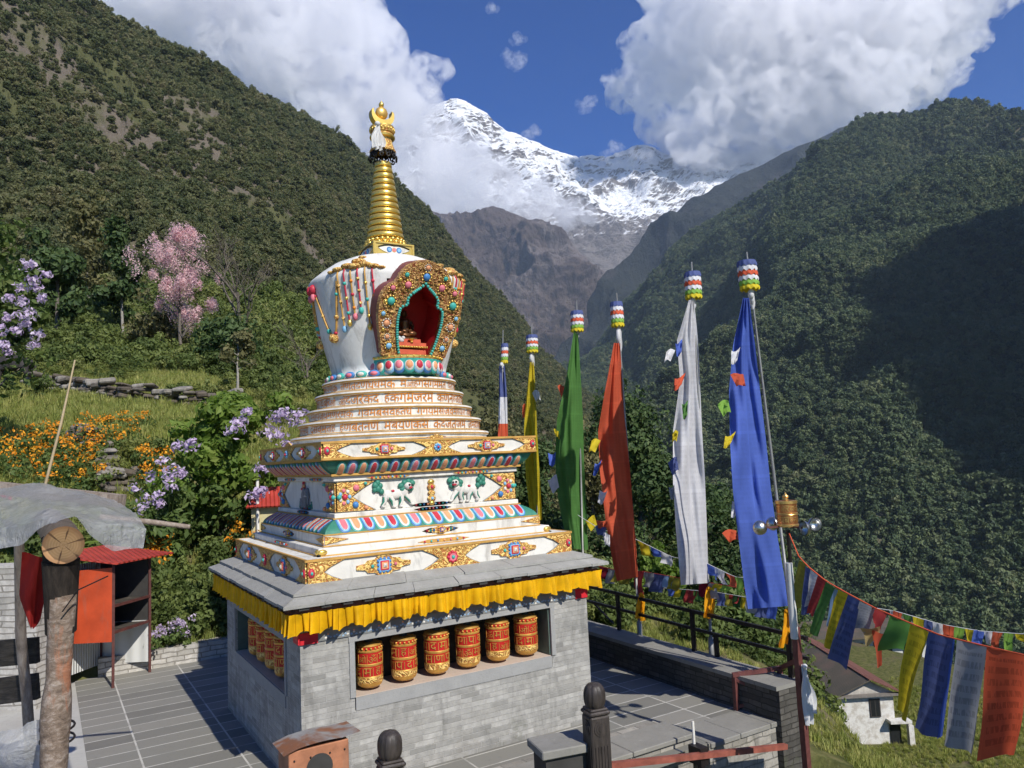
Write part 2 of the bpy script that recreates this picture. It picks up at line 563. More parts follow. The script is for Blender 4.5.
# ---- right mountain
ridge = [(560, 372, 2700), (600, 352, 2650), (633, 320, 2550), (650, 289, 2450), (692, 244, 2300), (729, 219, 2150), (760, 193, 2000), (800, 163, 1850), (845, 139, 1700), (882, 120, 1600), (920, 108, 1540), (945, 97, 1500), (985, 104, 1450), (1024, 114, 1400), (1100, 150, 1300), (1250, 230, 1150), (1400, 260, 1050)]
m2 = [(560, 415, 2000), (640, 380, 1900), (700, 335, 1700), (760, 290, 1500), (850, 250, 1280), (950, 220, 1150), (1024, 225, 1080), (1200, 330, 950), (1400, 380, 850)]
m1 = [(560, 470, 1300), (640, 470, 1150), (700, 450, 1000), (760, 430, 900), (850, 410, 780), (950, 400, 720), (1024, 410, 680), (1200, 480, 600), (1400, 540, 560)]
foot = [(560, 560, 800), (640, 600, 640), (700, 640, 560), (760, 670, 500), (850, 710, 440), (950, 730, 400), (1024, 740, 380), (1200, 800, 330), (1400, 860, 300)]
S_right = patch([foot, m1, m2, ridge], 260, 220, amp=108, scale=360, octv=6, seed=21, ridged=True, back=600)
tag(grid_obj('right_mountain', S_right, M_hill_r), kind='structure')

# ---- ridge behind it, up the valley, coloured dark for its shade
ridge = [(520, 420, 3300), (575, 360, 3350), (600, 326, 3400), (612, 301, 3400), (625, 280, 3450), (646, 255, 3450), (667, 222, 3500), (692, 201, 3500), (725, 180, 3550), (760, 168, 3600), (800, 148, 3600), (850, 128, 3650), (900, 118, 3700)]
foot = [(520, 470, 2500), (600, 420, 2600), (650, 380, 2650), (700, 350, 2700), (800, 300, 2750), (900, 300, 2800)]
S_far = patch([foot, ridge], 140, 100, amp=150, scale=380, octv=6, seed=8, ridged=True, back=500)
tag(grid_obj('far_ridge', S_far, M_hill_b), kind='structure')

# ---- brown ridges under the snow
ridge = [(380, 200, 4300), (440, 214, 4300), (500, 212, 4250), (535, 218, 4200), (562, 238, 4150), (590, 265, 4100), (612, 292, 4000), (630, 310, 3950), (680, 380, 3900)]
foot = [(380, 300, 3600), (440, 330, 3500), (500, 380, 3450), (560, 415, 3450), (600, 410, 3500), (640, 400, 3550), (680, 420, 3600)]
S_brown = patch([foot, ridge], 240, 160, amp=210, scale=330, octv=8, seed=15, ridged=True, gain=.56, back=250)
tag(grid_obj('brown_ridge', S_brown, M_brown), kind='structure')

# ---- snow mountain
t = NT('snow_and_rock')
g_ = t.n('ShaderNodeNewGeometry')
sx = t.n('ShaderNodeSeparateXYZ'); t.l(g_.outputs['Normal'], sx.inputs[0])
co = t.coord('Object')
px_ = t.n('ShaderNodeSeparateXYZ'); t.l(t.n('ShaderNodeTexCoord').outputs['Object'], px_.inputs[0])
n1 = t.noise(co, .006, 9, .7)
n2 = t.noise(t.coord('Object', (1, 1, 2.6)), .0035, 8, .68, .5)
hz = t.mapr(px_.outputs[2], 1350, 2150, -.36, .28)
fac = t.math('ADD', t.math('ADD', t.math('MULTIPLY', n2, 1.25), t.math('MULTIPLY', sx.outputs[2], .35)), hz)
fac = t.math('ADD', fac, t.math('MULTIPLY', n1, .5))
sn = t.mapr(fac, 1.08, 1.2)
rockc = t.mix(n1, (.11, .095, .085), (.24, .21, .19))
c = t.mix(sn, rockc, (.86, .88, .92))
M_snow = t.done(t.bsdf(c, .8, 0, t.bump(t.math('ADD', n1, n2), 1.0, 60), .1))
ridge = [(330, 170, 7600), (400, 140, 7500), (430, 120, 7450), (445, 106, 7400), (457, 103, 7400), (470, 111, 7400), (490, 124, 7450), (505, 132, 7450), (530, 144, 7500), (560, 156, 7550), (578, 164, 7600), (592, 162, 7600), (605, 166, 7600), (630, 160, 7600), (645, 154, 7600), (660, 164, 7550), (700, 166, 7500), (735, 160, 7500), (800, 150, 7500), (880, 150, 7500)]
mid = [(330, 215, 6900), (430, 190, 6700), (520, 205, 6600), (600, 215, 6500), (650, 205, 6600), (700, 200, 6800), (880, 190, 7000)]
foot = [(330, 330, 5600), (430, 300, 5500), (520, 290, 5400), (600, 285, 5300), (660, 300, 5400), (720, 300, 5600), (880, 300, 5800)]
S_snow = patch([foot, mid, ridge], 300, 200, amp=250, scale=600, octv=8, seed=31, ridged=True, gain=.54, back=600)
tag(grid_obj('snow_mountain', S_snow, M_snow, smooth=False), kind='structure')

# ---- added mountain sunward of the picture, unseen: crest shaped to shade part of the slope
xs_ = np.linspace(60, 2600, 110); cr_ = np.interp(xs_, [60, 300, 550, 650, 760, 914, 1187, 1600, 2600], [-220, 200, 540, 700, 930, 1120, 1200, 1240, 1100])
cr_ = cr_ + 26 * fbm(np.stack([xs_ / 90, 0 * xs_, 0 * xs_], 1), 4, 3)
G = []
for f, dy in ((0, -800), (.35, -500), (.75, -180), (1, 0), (.75, 160), (.4, 420), (0, 700)):
    G.append(np.stack([xs_, -520 + dy + 0 * xs_, -240 + (cr_ + 240) * f + 20 * fbm(np.stack([xs_ / 130, 0 * xs_ + dy / 130, 0 * xs_], 1), 4, 6) * (0 < f < 1)], 1))
tag(grid_obj('unseen_shade_mountain', np.array(G), M_hill_r), kind='structure')

# ---- valley floor
VF = [(-1500, -1600), (3600, -1600), (3600, 5200), (-1500, 5200)]
nx_, ny_ = 60, 80
gx, gy = np.meshgrid(np.linspace(-900, 3300, nx_), np.linspace(-1500, 3600, ny_))
gz = -300 + 18 * fbm(np.stack([gx.ravel(), gy.ravel(), 0 * gx.ravel()], 1) / 300, 4, 9).reshape(gx.shape)
tag(grid_obj('valley_floor', np.stack([gx, gy, gz], -1), M_hill_r), kind='structure')

# ---- forest crowns as ground cover on the hills
M_leaf_far = foliage_mat('forest_leaves', [(.032, .056, .030), (.070, .106, .050), (.122, .160, .072), (.19, .205, .105)], .8, .22)
M_leaf_scrub = foliage_mat('scrub_leaves', [(.052, .068, .030), (.098, .120, .050), (.155, .165, .070), (.22, .20, .105)], .8, .4)
kinds_r = [crown_proto('forest_crown', 40 + k, M_leaf_far, 14, 330, .085, conic=(.0, .0, .5, .0, .9)[k]) for k in range(5)]
kinds_l = [crown_proto('scrub_crown', 60 + k, M_leaf_scrub, 16, 420, .075, conic=(.0, .0, .4, .0, .7)[k]) for k in range(5)]
def in_view(P, m=60):
    Q = (P - [0, 0, CAMZ]) @ RC
    x = 512 + FPX * Q[:, 0] / Q[:, 2]; y = 384 + FPX * Q[:, 1] / Q[:, 2]
    return (x > -m - 120) & (x < 1024 + m + 120) & (y > -m) & (y < 768 + m) & (Q[:, 2] > 5)
P = sample_grid(S_right[:-1], 150000, 1, power=.8)
P = P[in_view(P)]
msk = fbm(P / 90, 4, 77) > -.62
P = P[msk]
D = np.linalg.norm(P, axis=1)
sc = 7.3 * (.55 + 1.25 * rng.random(len(P)) ** 2.2) * (1 + .25 * fbm(P / 60, 3, 5))
P[:, 2] -= sc * .12
tag(instancer('mountain_forest', P, sc, kinds_r, 2), kind='stuff')
P = sample_grid(S_left[:-1], 85000, 4, power=1.0)
P = P[in_view(P)]
D = np.linalg.norm(P, axis=1)
m1_ = fbm(P / 45 + [3, 1, 2], 5, 91)
Lz = P[:, 2] / np.maximum(D, 1)
thr = np.where(D > 480, .55, .10 - .22 * np.clip((Lz - .25) / .3, 0, 1))
P = P[(m1_ < thr) | (rng.random(len(P)) < .20)]
D = np.linalg.norm(P, axis=1)
sc = np.clip(1.5 + D * .0062, 1.8, 7.0) * (.5 + .95 * rng.random(len(P)) ** 1.6)
P[:, 2] -= sc * .15
P2 = sample_grid(S_left[:-1], 34000, 14, power=.8); P2 = P2[in_view(P2)]; P2 = P2[fbm(P2 / 14, 3, 19) > -.12]
P = np.concatenate([P, P2]); sc = np.concatenate([sc, (.6 + 2.2 * rng.random(len(P2)) ** 2) * np.clip(np.linalg.norm(P2, axis=1) / 300, .5, 1.6)])
tag(instancer('hillside_scrub', P, sc, kinds_l, 6), kind='stuff')

# ---- clouds: soft bodies of water droplets beyond the near air
def cloud(name, blobs, depth, voxel, amp, scale, density, seed, thick=.8, puff=1.0, white=.985):
    b = MB(); r = np.random.default_rng(seed)
    for (px, py, rp) in blobs:
        d = depth * (1 + .03 * r.normal() * thick)
        R = rp * d / FPX; c = np.array(at(px, py, d))
        b.ball(c, (R * .9, R * thick, R * .85), 0, 18, 10)
        for k in range(int(16 * puff)):
            v = r.normal(size=3); v /= np.linalg.norm(v); s = R * (.22 + .30 * r.random())
            p = c + v * R * np.array([.95, thick, .85])
            b.ball(p, (s * (1 + .4 * r.random()), s, s * (.8 + .3 * r.random())), 0, 12, 7)
            for j in range(4):
                w = r.normal(size=3); w /= np.linalg.norm(w); q = s * (.30 + .3 * r.random())
                b.ball(p + w * s * .95, (q * 1.2, q, q), 0, 10, 6)
    o = b.build(name, M_dummy)
    md = o.modifiers.new('r', 'REMESH'); md.mode = 'VOXEL'; md.voxel_size = voxel; md.use_smooth_shade = True
    dg = bpy.context.evaluated_depsgraph_get()
    me = bpy.data.meshes.new_from_object(o.evaluated_get(dg))
    bpy.data.objects.remove(o)
    n = len(me.vertices)
    V = np.zeros(n * 3, np.float32); me.vertices.foreach_get('co', V); V = V.reshape(-1, 3).astype(float)
    N = np.zeros(n * 3, np.float32); me.vertices.foreach_get('normal', N); N = N.reshape(-1, 3)
    h = fbm(V / scale, 6, seed, gain=.62) * .65 + .35 * fbm(V / scale * 2.3, 5, seed + 9, gain=.6, ridged=True)
    V = V + N * (h * amp)[:, None]
    me.vertices.foreach_set('co', V.astype(np.float32).ravel())
    o = bpy.data.objects.new(name, me); COL.objects.link(o)
    md = o.modifiers.new('r', 'REMESH'); md.mode = 'VOXEL'; md.voxel_size = voxel * .9; md.use_smooth_shade = True
    dg = bpy.context.evaluated_depsgraph_get(); me = bpy.data.meshes.new_from_object(o.evaluated_get(dg)); bpy.data.objects.remove(o)
    n = len(me.vertices)
    V = np.zeros(n * 3, np.float32); me.vertices.foreach_get('co', V); V = V.reshape(-1, 3).astype(float)
    N = np.zeros(n * 3, np.float32); me.vertices.foreach_get('normal', N); N = N.reshape(-1, 3)
    V = V + N * (fbm(V / scale * 4.5, 4, seed + 4, gain=.6, ridged=True) * amp * .22)[:, None]
    me.vertices.foreach_set('co', V.astype(np.float32).ravel())
    t = NT(name + '_droplets')
    vs = t.n('ShaderNodeVolumePrincipled')
    vs.inputs['Color'].default_value = (white, white, white + .012, 1)
    nz_ = t.noise(t.coord('Object', 1.0), 1.0 / (scale * .42), 5, .62, .6)
    t.l(t.math('MULTIPLY', t.mapr(nz_, .43, .62, .0, 1.0), density * 2.0), vs.inputs['Density'])
    try: t.mat.cycles.volume_step_rate = .22
    except Exception: pass
    vs.inputs['Anisotropy'].default_value = .3
    t.l(vs.outputs[0], t.out.inputs['Volume'])
    me.materials.clear(); me.materials.append(t.mat)
    o = bpy.data.objects.new(name, me); COL.objects.link(o)
    return tag(o, kind='structure')
M_dummy = paint('plain', (.5, .5, .5))
cloud('sky_cloud', [(60, -40, 62), (110, 0, 52), (180, -10, 70), (250, 30, 75), (320, 50, 58), (300, -10, 60), (345, 20, 32), (362, 100, 42), (400, 98, 30), (428, 72, 16), (340, 130, 50), (412, 140, 36), (437, 170, 36), (425, 205, 30), (400, 180, 36)],
      5700, 26, 110, 300, .0055, 3)
cloud('sky_cloud', [(462, 180, 30), (490, 200, 28), (520, 206, 26), (548, 210, 22), (474, 150, 15), (505, 170, 16), (570, 214, 14), (450, 212, 24), (535, 188, 12), (590, 216, 8), (480, 218, 14), (510, 222, 12)], 5300, 20, 70, 170, .006, 13, .6)
cloud('sky_cloud', [(700, 0, 52), (652, 86, 32), (700, 65, 58), (690, 122, 38), (760, 30, 78), (780, 105, 58), (850, 20, 82), (840, 90, 55), (900, 40, 62), (942, 8, 42), (980, -20, 34), (715, 150, 20), (672, 138, 16), (740, 140, 32), (800, 120, 40), (625, 95, 14)],
      6850, 30, 120, 340, .0055, 23)
r_ = random.Random(5); wisp = []
for (px, py, w, h, n) in ((513, 62, 12, 14, 16), (517, 36, 14, 5, 9), (490, 10, 5, 8, 6), (580, 102, 16, 7, 12), (530, 131, 10, 5, 6), (612, 150, 26, 9, 18), (640, 152, 14, 10, 10)):
    for k in range(max(3, n // 3)): wisp.append((px + r_.gauss(0, w * .4), py + r_.gauss(0, h * .4), r_.uniform(3.0, 6.5)))
cloud('sky_cloud', wisp, 6000, 10, 45, 110, .0024, 33, 1.0, .5)
# ================================================================== MATERIALS OF THE PLACE
def wall_vec(t, sx=1.0, sz=1.0):
    """object coordinates laid on a vertical face: (along, height)"""
    tc = t.n('ShaderNodeTexCoord'); s = t.n('ShaderNodeSeparateXYZ'); t.l(tc.outputs['Object'], s.inputs[0])
    g = t.n('ShaderNodeSeparateXYZ'); t.l(tc.outputs['Normal'], g.inputs[0])
    ax = t.math('GREATER_THAN', t.math('ABSOLUTE', g.outputs[0]), .6)
    along = t.math('ADD', t.math('MULTIPLY', s.outputs[0], t.math('SUBTRACT', 1.0, ax)), t.math('MULTIPLY', s.outputs[1], ax))
    cb = t.n('ShaderNodeCombineXYZ')
    t.l(t.math('MULTIPLY', along, sx), cb.inputs[0]); t.l(t.math('MULTIPLY', s.outputs[2], sz), cb.inputs[1])
    return cb.outputs[0]
def stone_courses(name, cols, mortar, bw, bh, ms=.006, bump=.6, rough=.8, warp=.012, stain=None):
    t = NT(name)
    v = wall_vec(t)
    nz = t.n('ShaderNodeTexNoise'); nz.inputs['Scale'].default_value = 5.0; nz.inputs['Detail'].default_value = 3; t.l(v, nz.inputs['Vector'])
    ad = t.n('ShaderNodeMixRGB') if False else t.n('ShaderNodeVectorMath', operation='MULTIPLY_ADD')
    t.l(nz.outputs['Color'], ad.inputs[0]); ad.inputs[1].default_value = (warp * 2, warp, 0); t.l(v, ad.inputs[2])
    br = t.n('ShaderNodeTexBrick'); t.l(ad.outputs[0], br.inputs['Vector'])
    br.offset = .43; br.squash = 1.35; br.squash_frequency = 3
    br.inputs['Color1'].default_value = (0, 0, 0, 1); br.inputs['Color2'].default_value = (1, 1, 1, 1); br.inputs['Mortar'].default_value = (.5, .5, .5, 1)
    br.inputs['Scale'].default_value = 1; br.inputs['Mortar Size'].default_value = ms; br.inputs['Mortar Smooth'].default_value = .3
    br.inputs['Brick Width'].default_value = bw; br.inputs['Row Height'].default_value = bh
    c = t.ramp(br.outputs['Color'], [(i / (len(cols) - 1), q) for i, q in enumerate(cols)])
    n = t.noise(t.coord('Object'), 14, 7, .68)
    c = t.mix(t.mapr(n, .3, .7, 0, .55), c, tuple(x * .62 for x in cols[0]))
    n2 = t.noise(t.coord('Object', (1, 1, 2.2)), 2.1, 5, .6)
    if stain: c = t.mix(t.mapr(n2, .60, .72, 0, .55), c, stain)
    c = t.mix(br.outputs['Fac'], c, mortar)
    zz = t.n('ShaderNodeSeparateXYZ'); t.l(t.n('ShaderNodeTexCoord').outputs['Object'], zz.inputs[0])
    dm = t.math('MULTIPLY', t.mapr(t.noise(t.coord('Object', (1, 1, .28)), 5.5, 6, .7, .4), .50, .66, 0, .5), 1.0)
    c = t.mix(dm, c, tuple(x * .55 for x in cols[0]))
    c = t.mix(t.math('MULTIPLY', t.mapr(t.noise(t.coord('Object'), 3.3, 6, .72), .58, .70, 0, .55), t.mapr(zz.outputs[2], .05, .45, 1, 0)), c, (.075, .085, .045))
    h = t.math('ADD', t.math('MULTIPLY', t.math('SUBTRACT', 1.0, br.outputs['Fac']), 1.0), t.math('ADD', t.math('MULTIPLY', n, .55), t.math('MULTIPLY', br.outputs['Color'], .5)))
    return t.done(t.bsdf(c, rough, 0, t.bump(h, bump, .012), .25))

M_cladding = stone_courses('grey_stone_cladding', [(.25, .246, .226), (.37, .362, .335), (.47, .46, .425), (.31, .30, .272)], (.40, .39, .36), .21, .050, .0035, .9, stain=(.20, .185, .16))
M_rubble = stone_courses('coursed_rubble', [(.20, .19, .165), (.33, .31, .27), (.42, .395, .345), (.26, .245, .215)], (.20, .19, .165), .23, .08, .006, 1.3, .85, .05, (.16, .145, .12))
M_parapet = stone_courses('shaded_dark_rubble', [(.065, .06, .052), (.10, .095, .083), (.13, .12, .105), (.08, .075, .065)], (.045, .042, .036), .2, .06, .006, 1.1, .9, .05, (.05, .055, .035))  # dark mossy stone, its tones lowered further for the parapet's shade
M_drystone = stone_courses('pale_wall_stone', [(.36, .34, .30), (.48, .455, .41), (.56, .53, .48), (.42, .40, .36)], (.24, .22, .19), .24, .075, .008, 1.2, .85, .06, (.3, .26, .21))

def slate(name, cols, scale=3.0, bump=.3, rough=.65, lichen=.0, island=True):
    t = NT(name)
    co = t.coord('Object')
    n = t.noise(co, scale, 6, .65); n2 = t.noise(co, scale * 9, 5, .6)
    c = t.ramp(n, [(.3, cols[0]), (.7, cols[1])])
    if island:
        g = t.n('ShaderNodeNewGeometry')
        c = t.mix(t.mapr(g.outputs['Random Per Island'], 0, 1, 0, .5), c, cols[2])
    c = t.mix(t.mapr(n2, .55, .75, 0, .4), c, tuple(x * .7 for x in cols[0]))
    if lichen:
        c = t.mix(t.mapr(t.noise(co, 16, 6, .7), .6, .68, 0, lichen), c, (.42, .42, .36))
    return t.done(t.bsdf(c, rough, 0, t.bump(t.math('ADD', n, n2), bump, .01), .3))
M_slate = slate('roof_slate', [(.235, .23, .21), (.34, .335, .31), (.28, .275, .25)], 5, .6, .8, .35)
M_coping = slate('coping_slab', [(.19, .183, .16), (.26, .252, .225), (.22, .213, .19)], 3, .4, .8, .25)
M_sill = slate('sill_stone', [(.25, .25, .24), (.33, .33, .315), (.29, .29, .28)], 5, .3, .75, 0)
M_niche_floor = slate('pale_sill_top', [(.42, .34, .27), (.52, .43, .35), (.46, .38, .31)], 6, .2, .8, 0)
M_concrete = slate('concrete', [(.33, .32, .29), (.42, .41, .375), (.38, .37, .34)], 1.6, .25, .85, 0, False)

# paving: slate strips running along X with pale grout
t = NT('slate_paving')
co = t.coord('Object')
br = t.n('ShaderNodeTexBrick'); t.l(co, br.inputs['Vector'])
br.offset = .0; br.squash = 1.0
br.inputs['Color1'].default_value = (0, 0, 0, 1); br.inputs['Color2'].default_value = (1, 1, 1, 1); br.inputs['Mortar'].default_value = (.5, .5, .5, 1)
br.inputs['Scale'].default_value = 1; br.inputs['Mortar Size'].default_value = .010; br.inputs['Mortar Smooth'].default_value = .15
br.inputs['Brick Width'].default_value = .88; br.inputs['Row Height'].default_value = .30
n = t.noise(co, 2.4, 7, .66); n2 = t.noise(co, 19, 5, .6)
c = t.ramp(br.outputs['Color'], [(0, (.14, .136, .12)), (.5, (.19, .186, .163)), (1, (.24, .23, .20))])
c = t.mix(t.mapr(n, .35, .7, 0, .45), c, (.20, .19, .165))
c = t.mix(t.mapr(n2, .58, .75, 0, .35), c, (.10, .10, .095))
gm = t.math('MULTIPLY', br.outputs['Fac'], t.mapr(n, .36, .5, .25, 1.0))
c = t.mix(gm, c, (.46, .445, .40))
M_paving = t.done(t.bsdf(c, .72, 0, t.bump(t.math('ADD', t.math('MULTIPLY', n2, .4), t.math('MULTIPLY', br.outputs['Fac'], -.6)), .35, .006), .3))

def gilt_mat(name, deep, mid, hi, scale=26, metal=.25, bump=1.0):
    """carved scrollwork under gold paint"""
    t = NT(name)
    co = t.coord('Object')
    nz = t.n('ShaderNodeTexNoise'); nz.inputs['Scale'].default_value = scale * .45; nz.inputs['Detail'].default_value = 2; t.l(co, nz.inputs['Vector'])
    ad = t.n('ShaderNodeVectorMath', operation='MULTIPLY_ADD'); t.l(nz.outputs['Color'], ad.inputs[0]); ad.inputs[1].default_value = (.09,) * 3; t.l(co, ad.inputs[2])
    v = t.voro(ad.outputs[0], scale, 'SMOOTH_F1'); w = t.math('SINE', t.math('MULTIPLY', v, 19.0))
    h = t.math('ADD', t.math('MULTIPLY', w, .5), .5)
    c = t.ramp(h, [(.08, deep), (.34, mid), (.85, hi)])
    c = t.mix(t.mapr(t.noise(co, 5, 4), .45, .75, 0, .35), c, mid)
    return t.done(t.bsdf(c, .42, metal, t.bump(h, bump, .012), .4))
M_gilt = gilt_mat('gilt_scrollwork', (.40, .15, .04), (.62, .36, .09), (.80, .55, .17), 26, .1, .8)
M_gilt_red = gilt_mat('gilt_frame_carving', (.22, .05, .02), (.46, .23, .07), (.62, .39, .13), 34, .1)
M_gold = paint('gold_paint', (.80, .56, .14), .32, .12, 6, .75, .1)
M_goldline = paint('ochre_trim', (.55, .31, .08), .5, .2, 12, .1)
M_white = paint('white_lime_paint', (.68, .66, .60), .7, .12, 4, 0, .3, .6)
M_dome = paint('weathered_whitewash', (.72, .71, .67), .75, .14, 2.6, 0, .35, .6)
M_greyblue = paint('grey_blue_line', (.22, .25, .27), .6)
M_blue = paint('blue_paint', (.06, .20, .46), .45)
M_lblue = paint('pale_blue_paint', (.22, .45, .66), .5)
M_red = paint('red_paint', (.50, .035, .06), .45)
M_pink = paint('rose_paint', (.66, .18, .22), .5)
M_orange = paint('salmon_paint', (.72, .32, .16), .5)
M_teal = paint('teal_paint', (.06, .40, .34), .45)
M_green = paint('lion_green', (.04, .20, .14), .5)
M_maroon = paint('maroon_plaster', (.20, .055, .055), .6, .2, 5)
M_nichered = paint('niche_red', (.34, .012, .014), .55, .12)
M_letter = paint('gilded_letters', (.66, .22, .02), .45, .25, 7, .2)
M_black = paint('black_lotus_metal', (.02, .018, .016), .4)
M_grey = paint('elephant_grey', (.20, .20, .205), .6)
M_beam = paint('red_brown_timber', (.13, .05, .035), .6, .3, 12)
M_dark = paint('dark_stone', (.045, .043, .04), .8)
MD = [M_white, M_gilt, M_goldline, M_greyblue, M_blue, M_red, M_pink, M_orange, M_teal, M_lblue, M_green, M_letter, M_gold, M_grey, M_black]
W_, GI, GL, GB, BL, RE, PI_, OR, TE, LB, GR, LE, GO, GY, BK = range(15)
# ================================================================== THE STUPA
CX, CY = 3.55, 8.54
stupa = empty('stupa', (CX, CY, 0), 0, 'white painted stupa with gold spire on a grey stone base with prayer wheels', 'stupa')
ROT = [Matrix.Rotation(k * PI / 2, 4, 'Z') for k in range(4)]       # k=0 front (-Y), 1 right, 2 back, 3 left
A0 = 1.592

# ---- stone base with a recess on every side
b = MB()
b.box((0, 0, .33), (2 * A0, 2 * A0, .66))
for sx in (-1, 1):
    for sy in (-1, 1):
        b.box((sx * 1.345, sy * 1.345, .97), (.494, .494, .62))
b.box((0, 0, 1.44), (2 * A0, 2 * A0, .32))
base = b.build('stone_base', M_cladding, stupa)
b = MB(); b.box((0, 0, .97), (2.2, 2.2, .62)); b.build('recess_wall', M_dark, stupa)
for k in range(4):
    if k == 2: continue
    b = MB()
    b.box((0, -1.36, .7175), (2.18, .478, .115), 0, ROT[k])
    b.box((0, -1.352, .7765), (2.176, .46, .006), 1, ROT[k])
    b.build('recess_sill', [M_sill, M_niche_floor], stupa)
    b = MB()
    b.box((0, -A0 - .006, 1.305), (2.30, .02, .05), 0, ROT[k])
    for s in (-1, 1):
        b.box((s * 1.118, -A0 - .004, 1.03), (.05, .02, .498), 0, ROT[k])
        b.box((s * 1.085, -A0 + .24, 1.03), (.012, .44, .49), 1, ROT[k])
    b.build('recess_frame', [M_sill, paint('recess_green', (.09, .13, .11), .5)], stupa)
    # painted cloud frieze under the eave
    b = MB()
    b.box((0, -A0 - .004, 1.378), (2 * A0 - .30, .02, .088), 0, ROT[k])
    r_ = random.Random(5 + k)
    n = 34
    for i in range(n):
        u = -1.38 + 2.76 * (i + .5) / n
        for j in range(3):
            b.ball((u + (j - 1) * .022, -A0 - .010, 1.350 + .012 * (j == 1) + r_.random() * .010), (.018, .006, .014), 1 if (i + j) % 4 else 2, 8, 4, ROT[k])
        if i % 3 == 0: b.ball((u, -A0 - .012, 1.385), (.012, .006, .009), 3, 8, 4, ROT[k])
    for s in (-1, 1):
        b.box((s * 1.515, -A0 - .006, 1.375), (.16, .024, .10), 4, ROT[k])
    b.build('painted_frieze', [paint('frieze_ground', (.19, .195, .19), .6), paint('frieze_blue', (.24, .36, .50), .6), M_white, M_orange, paint('red_block', (.55, .02, .03), .5)], stupa)
# ---- eave beam and slate roof
b = MB()
for k in range(4):
    b.box((0, -1.655, 1.64), (3.34, .10, .075), 0, ROT[k])
b.build('eave_beam', M_beam, stupa)
b = MB()
for k in (0, 1, 3):
    for i in range(17):
        u = -1.6 + 3.2 * i / 16
        b = MB(); b.box((u, -1.725, 1.664), (.09, .09, .022), 0, ROT[k]); b.build('eave_block', M_dark, stupa)
b = MB()
r_ = random.Random(3)
def slates(a0, z0, a1, z1, w, th, k):
    m = ROT[k]; u = -1.0; cuts = [-1.0]
    while cuts[-1] < 1: cuts.append(cuts[-1] + w / a0 * (.7 + .7 * r_.random()))
    cuts[-1] = 1.0
    for i in range(len(cuts) - 1):
        g = .0025
        c0, c1 = cuts[i] + g / a0 * 1, cuts[i + 1] - g / a0 * 1
        j = r_.random() * .008; e = r_.random() * .012
        vs = [(c0 * (a0 + e), -a0 - e, z0 + j), (c1 * (a0 + e), -a0 - e, z0 + j), (c1 * a1, -a1, z1 + j), (c0 * a1, -a1, z1 + j)]
        vs += [(x, y, z - th) for x, y, z in vs]
        b.add(vs, [(0, 1, 2, 3), (7, 6, 5, 4), (0, 4, 5, 1), (1, 5, 6, 2), (2, 6, 7, 3), (3, 7, 4, 0)], 0, False, m)
for k in range(4):
    slates(1.775, 1.703, 1.60, 1.772, .42, .026, k)
    slates(1.655, 1.778, 1.46, 1.842, .48, .024, k)
b.build('slate_roof', M_slate, stupa)
b = MB(); b.box((0, 0, 1.69), (3.3, 3.3, .06)); b.box((0, 0, 1.755), (3.1, 3.1, .05)); b.build('roof_bed', M_dark, stupa)

# ---- relief helpers
def scallop(cx, cz, w, h, n=6, cut=.18):
    """pointed lozenge with cusped edges"""
    pts = []
    for q, (sx, sz) in enumerate(((1, -1), (1, 1), (-1, 1), (-1, -1))):
        for i in range(n):
            t = i / n
            if q in (1, 3): x, z = (1 - t), t
            else: x, z = t, (1 - t)
            k = 1 + cut * abs(math.sin(t * PI * 3)) - cut * .3
            if q == 0: p = (x * k, -z * k)
            elif q == 1: p = (x * k, z * k)
            elif q == 2: p = (-x * k, z * k)
            else: p = (-x * k, -z * k)
            pts.append((cx + p[0] * w, cz + p[1] * h))
    return pts
def rsq(cx, cz, s, n=3, r=.35):
    pts = []
    for qx, qz, a0 in ((1, -1, -PI / 2), (1, 1, 0), (-1, 1, PI / 2), (-1, -1, PI)):
        for i in range(n + 1):
            a = a0 + PI / 2 * i / n
            pts.append((cx + qx * s * (1 - r) + math.cos(a) * s * r, cz + qz * s * (1 - r) + math.sin(a) * s * r))
    return pts
def disc(cx, cz, r, n=14, w=1.0):
    return [(cx + r * w * math.cos(2 * PI * i / n), cz + r * math.sin(2 * PI * i / n)) for i in range(n)]
def jewel_square(b, a, u, z, s, m, cols=(BL, LB, OR, RE)):
    for i in range(12):
        t = i / 12 * 4; q = int(t); f = t - q - .5 + .125
        p = [(f * 2 * s, -s), (s, f * 2 * s), (-f * 2 * s, s), (-s, -f * 2 * s)][q]
        b.ball((u + p[0], -a - .016, z + p[1]), (s * .28, .018, s * .28), cols[0], 8, 5, m)
    b.prism(rsq(u, z, s * .95), -a - .030, -a, cols[1], m)
    b.prism(rsq(u, z, s * .74, 2, .15), -a - .038, -a, cols[3], m)
    b.prism(rsq(u, z, s * .54, 2, .1), -a - .044, -a, cols[2], m)
    b.prism(rsq(u, z, s * .3, 2, .1), -a - .050, -a, W_ if cols[2] != W_ else OR, m, None, .01)
def flower(b, a, u, z, s, m, cols=(RE, PI_, TE)):
    for i in range(8):
        q = i * PI / 4
        b.ball((u + math.cos(q) * s * .7, -a - .018, z + math.sin(q) * s * .7), (s * .34, .02, s * .34), cols[0], 8, 5, m)
    b.prism(disc(u, z, s * .62), -a - .036, -a, cols[1], m)
    b.ball((u, -a - .034, z), (s * .32, .02, s * .32), cols[2], 10, 6, m)
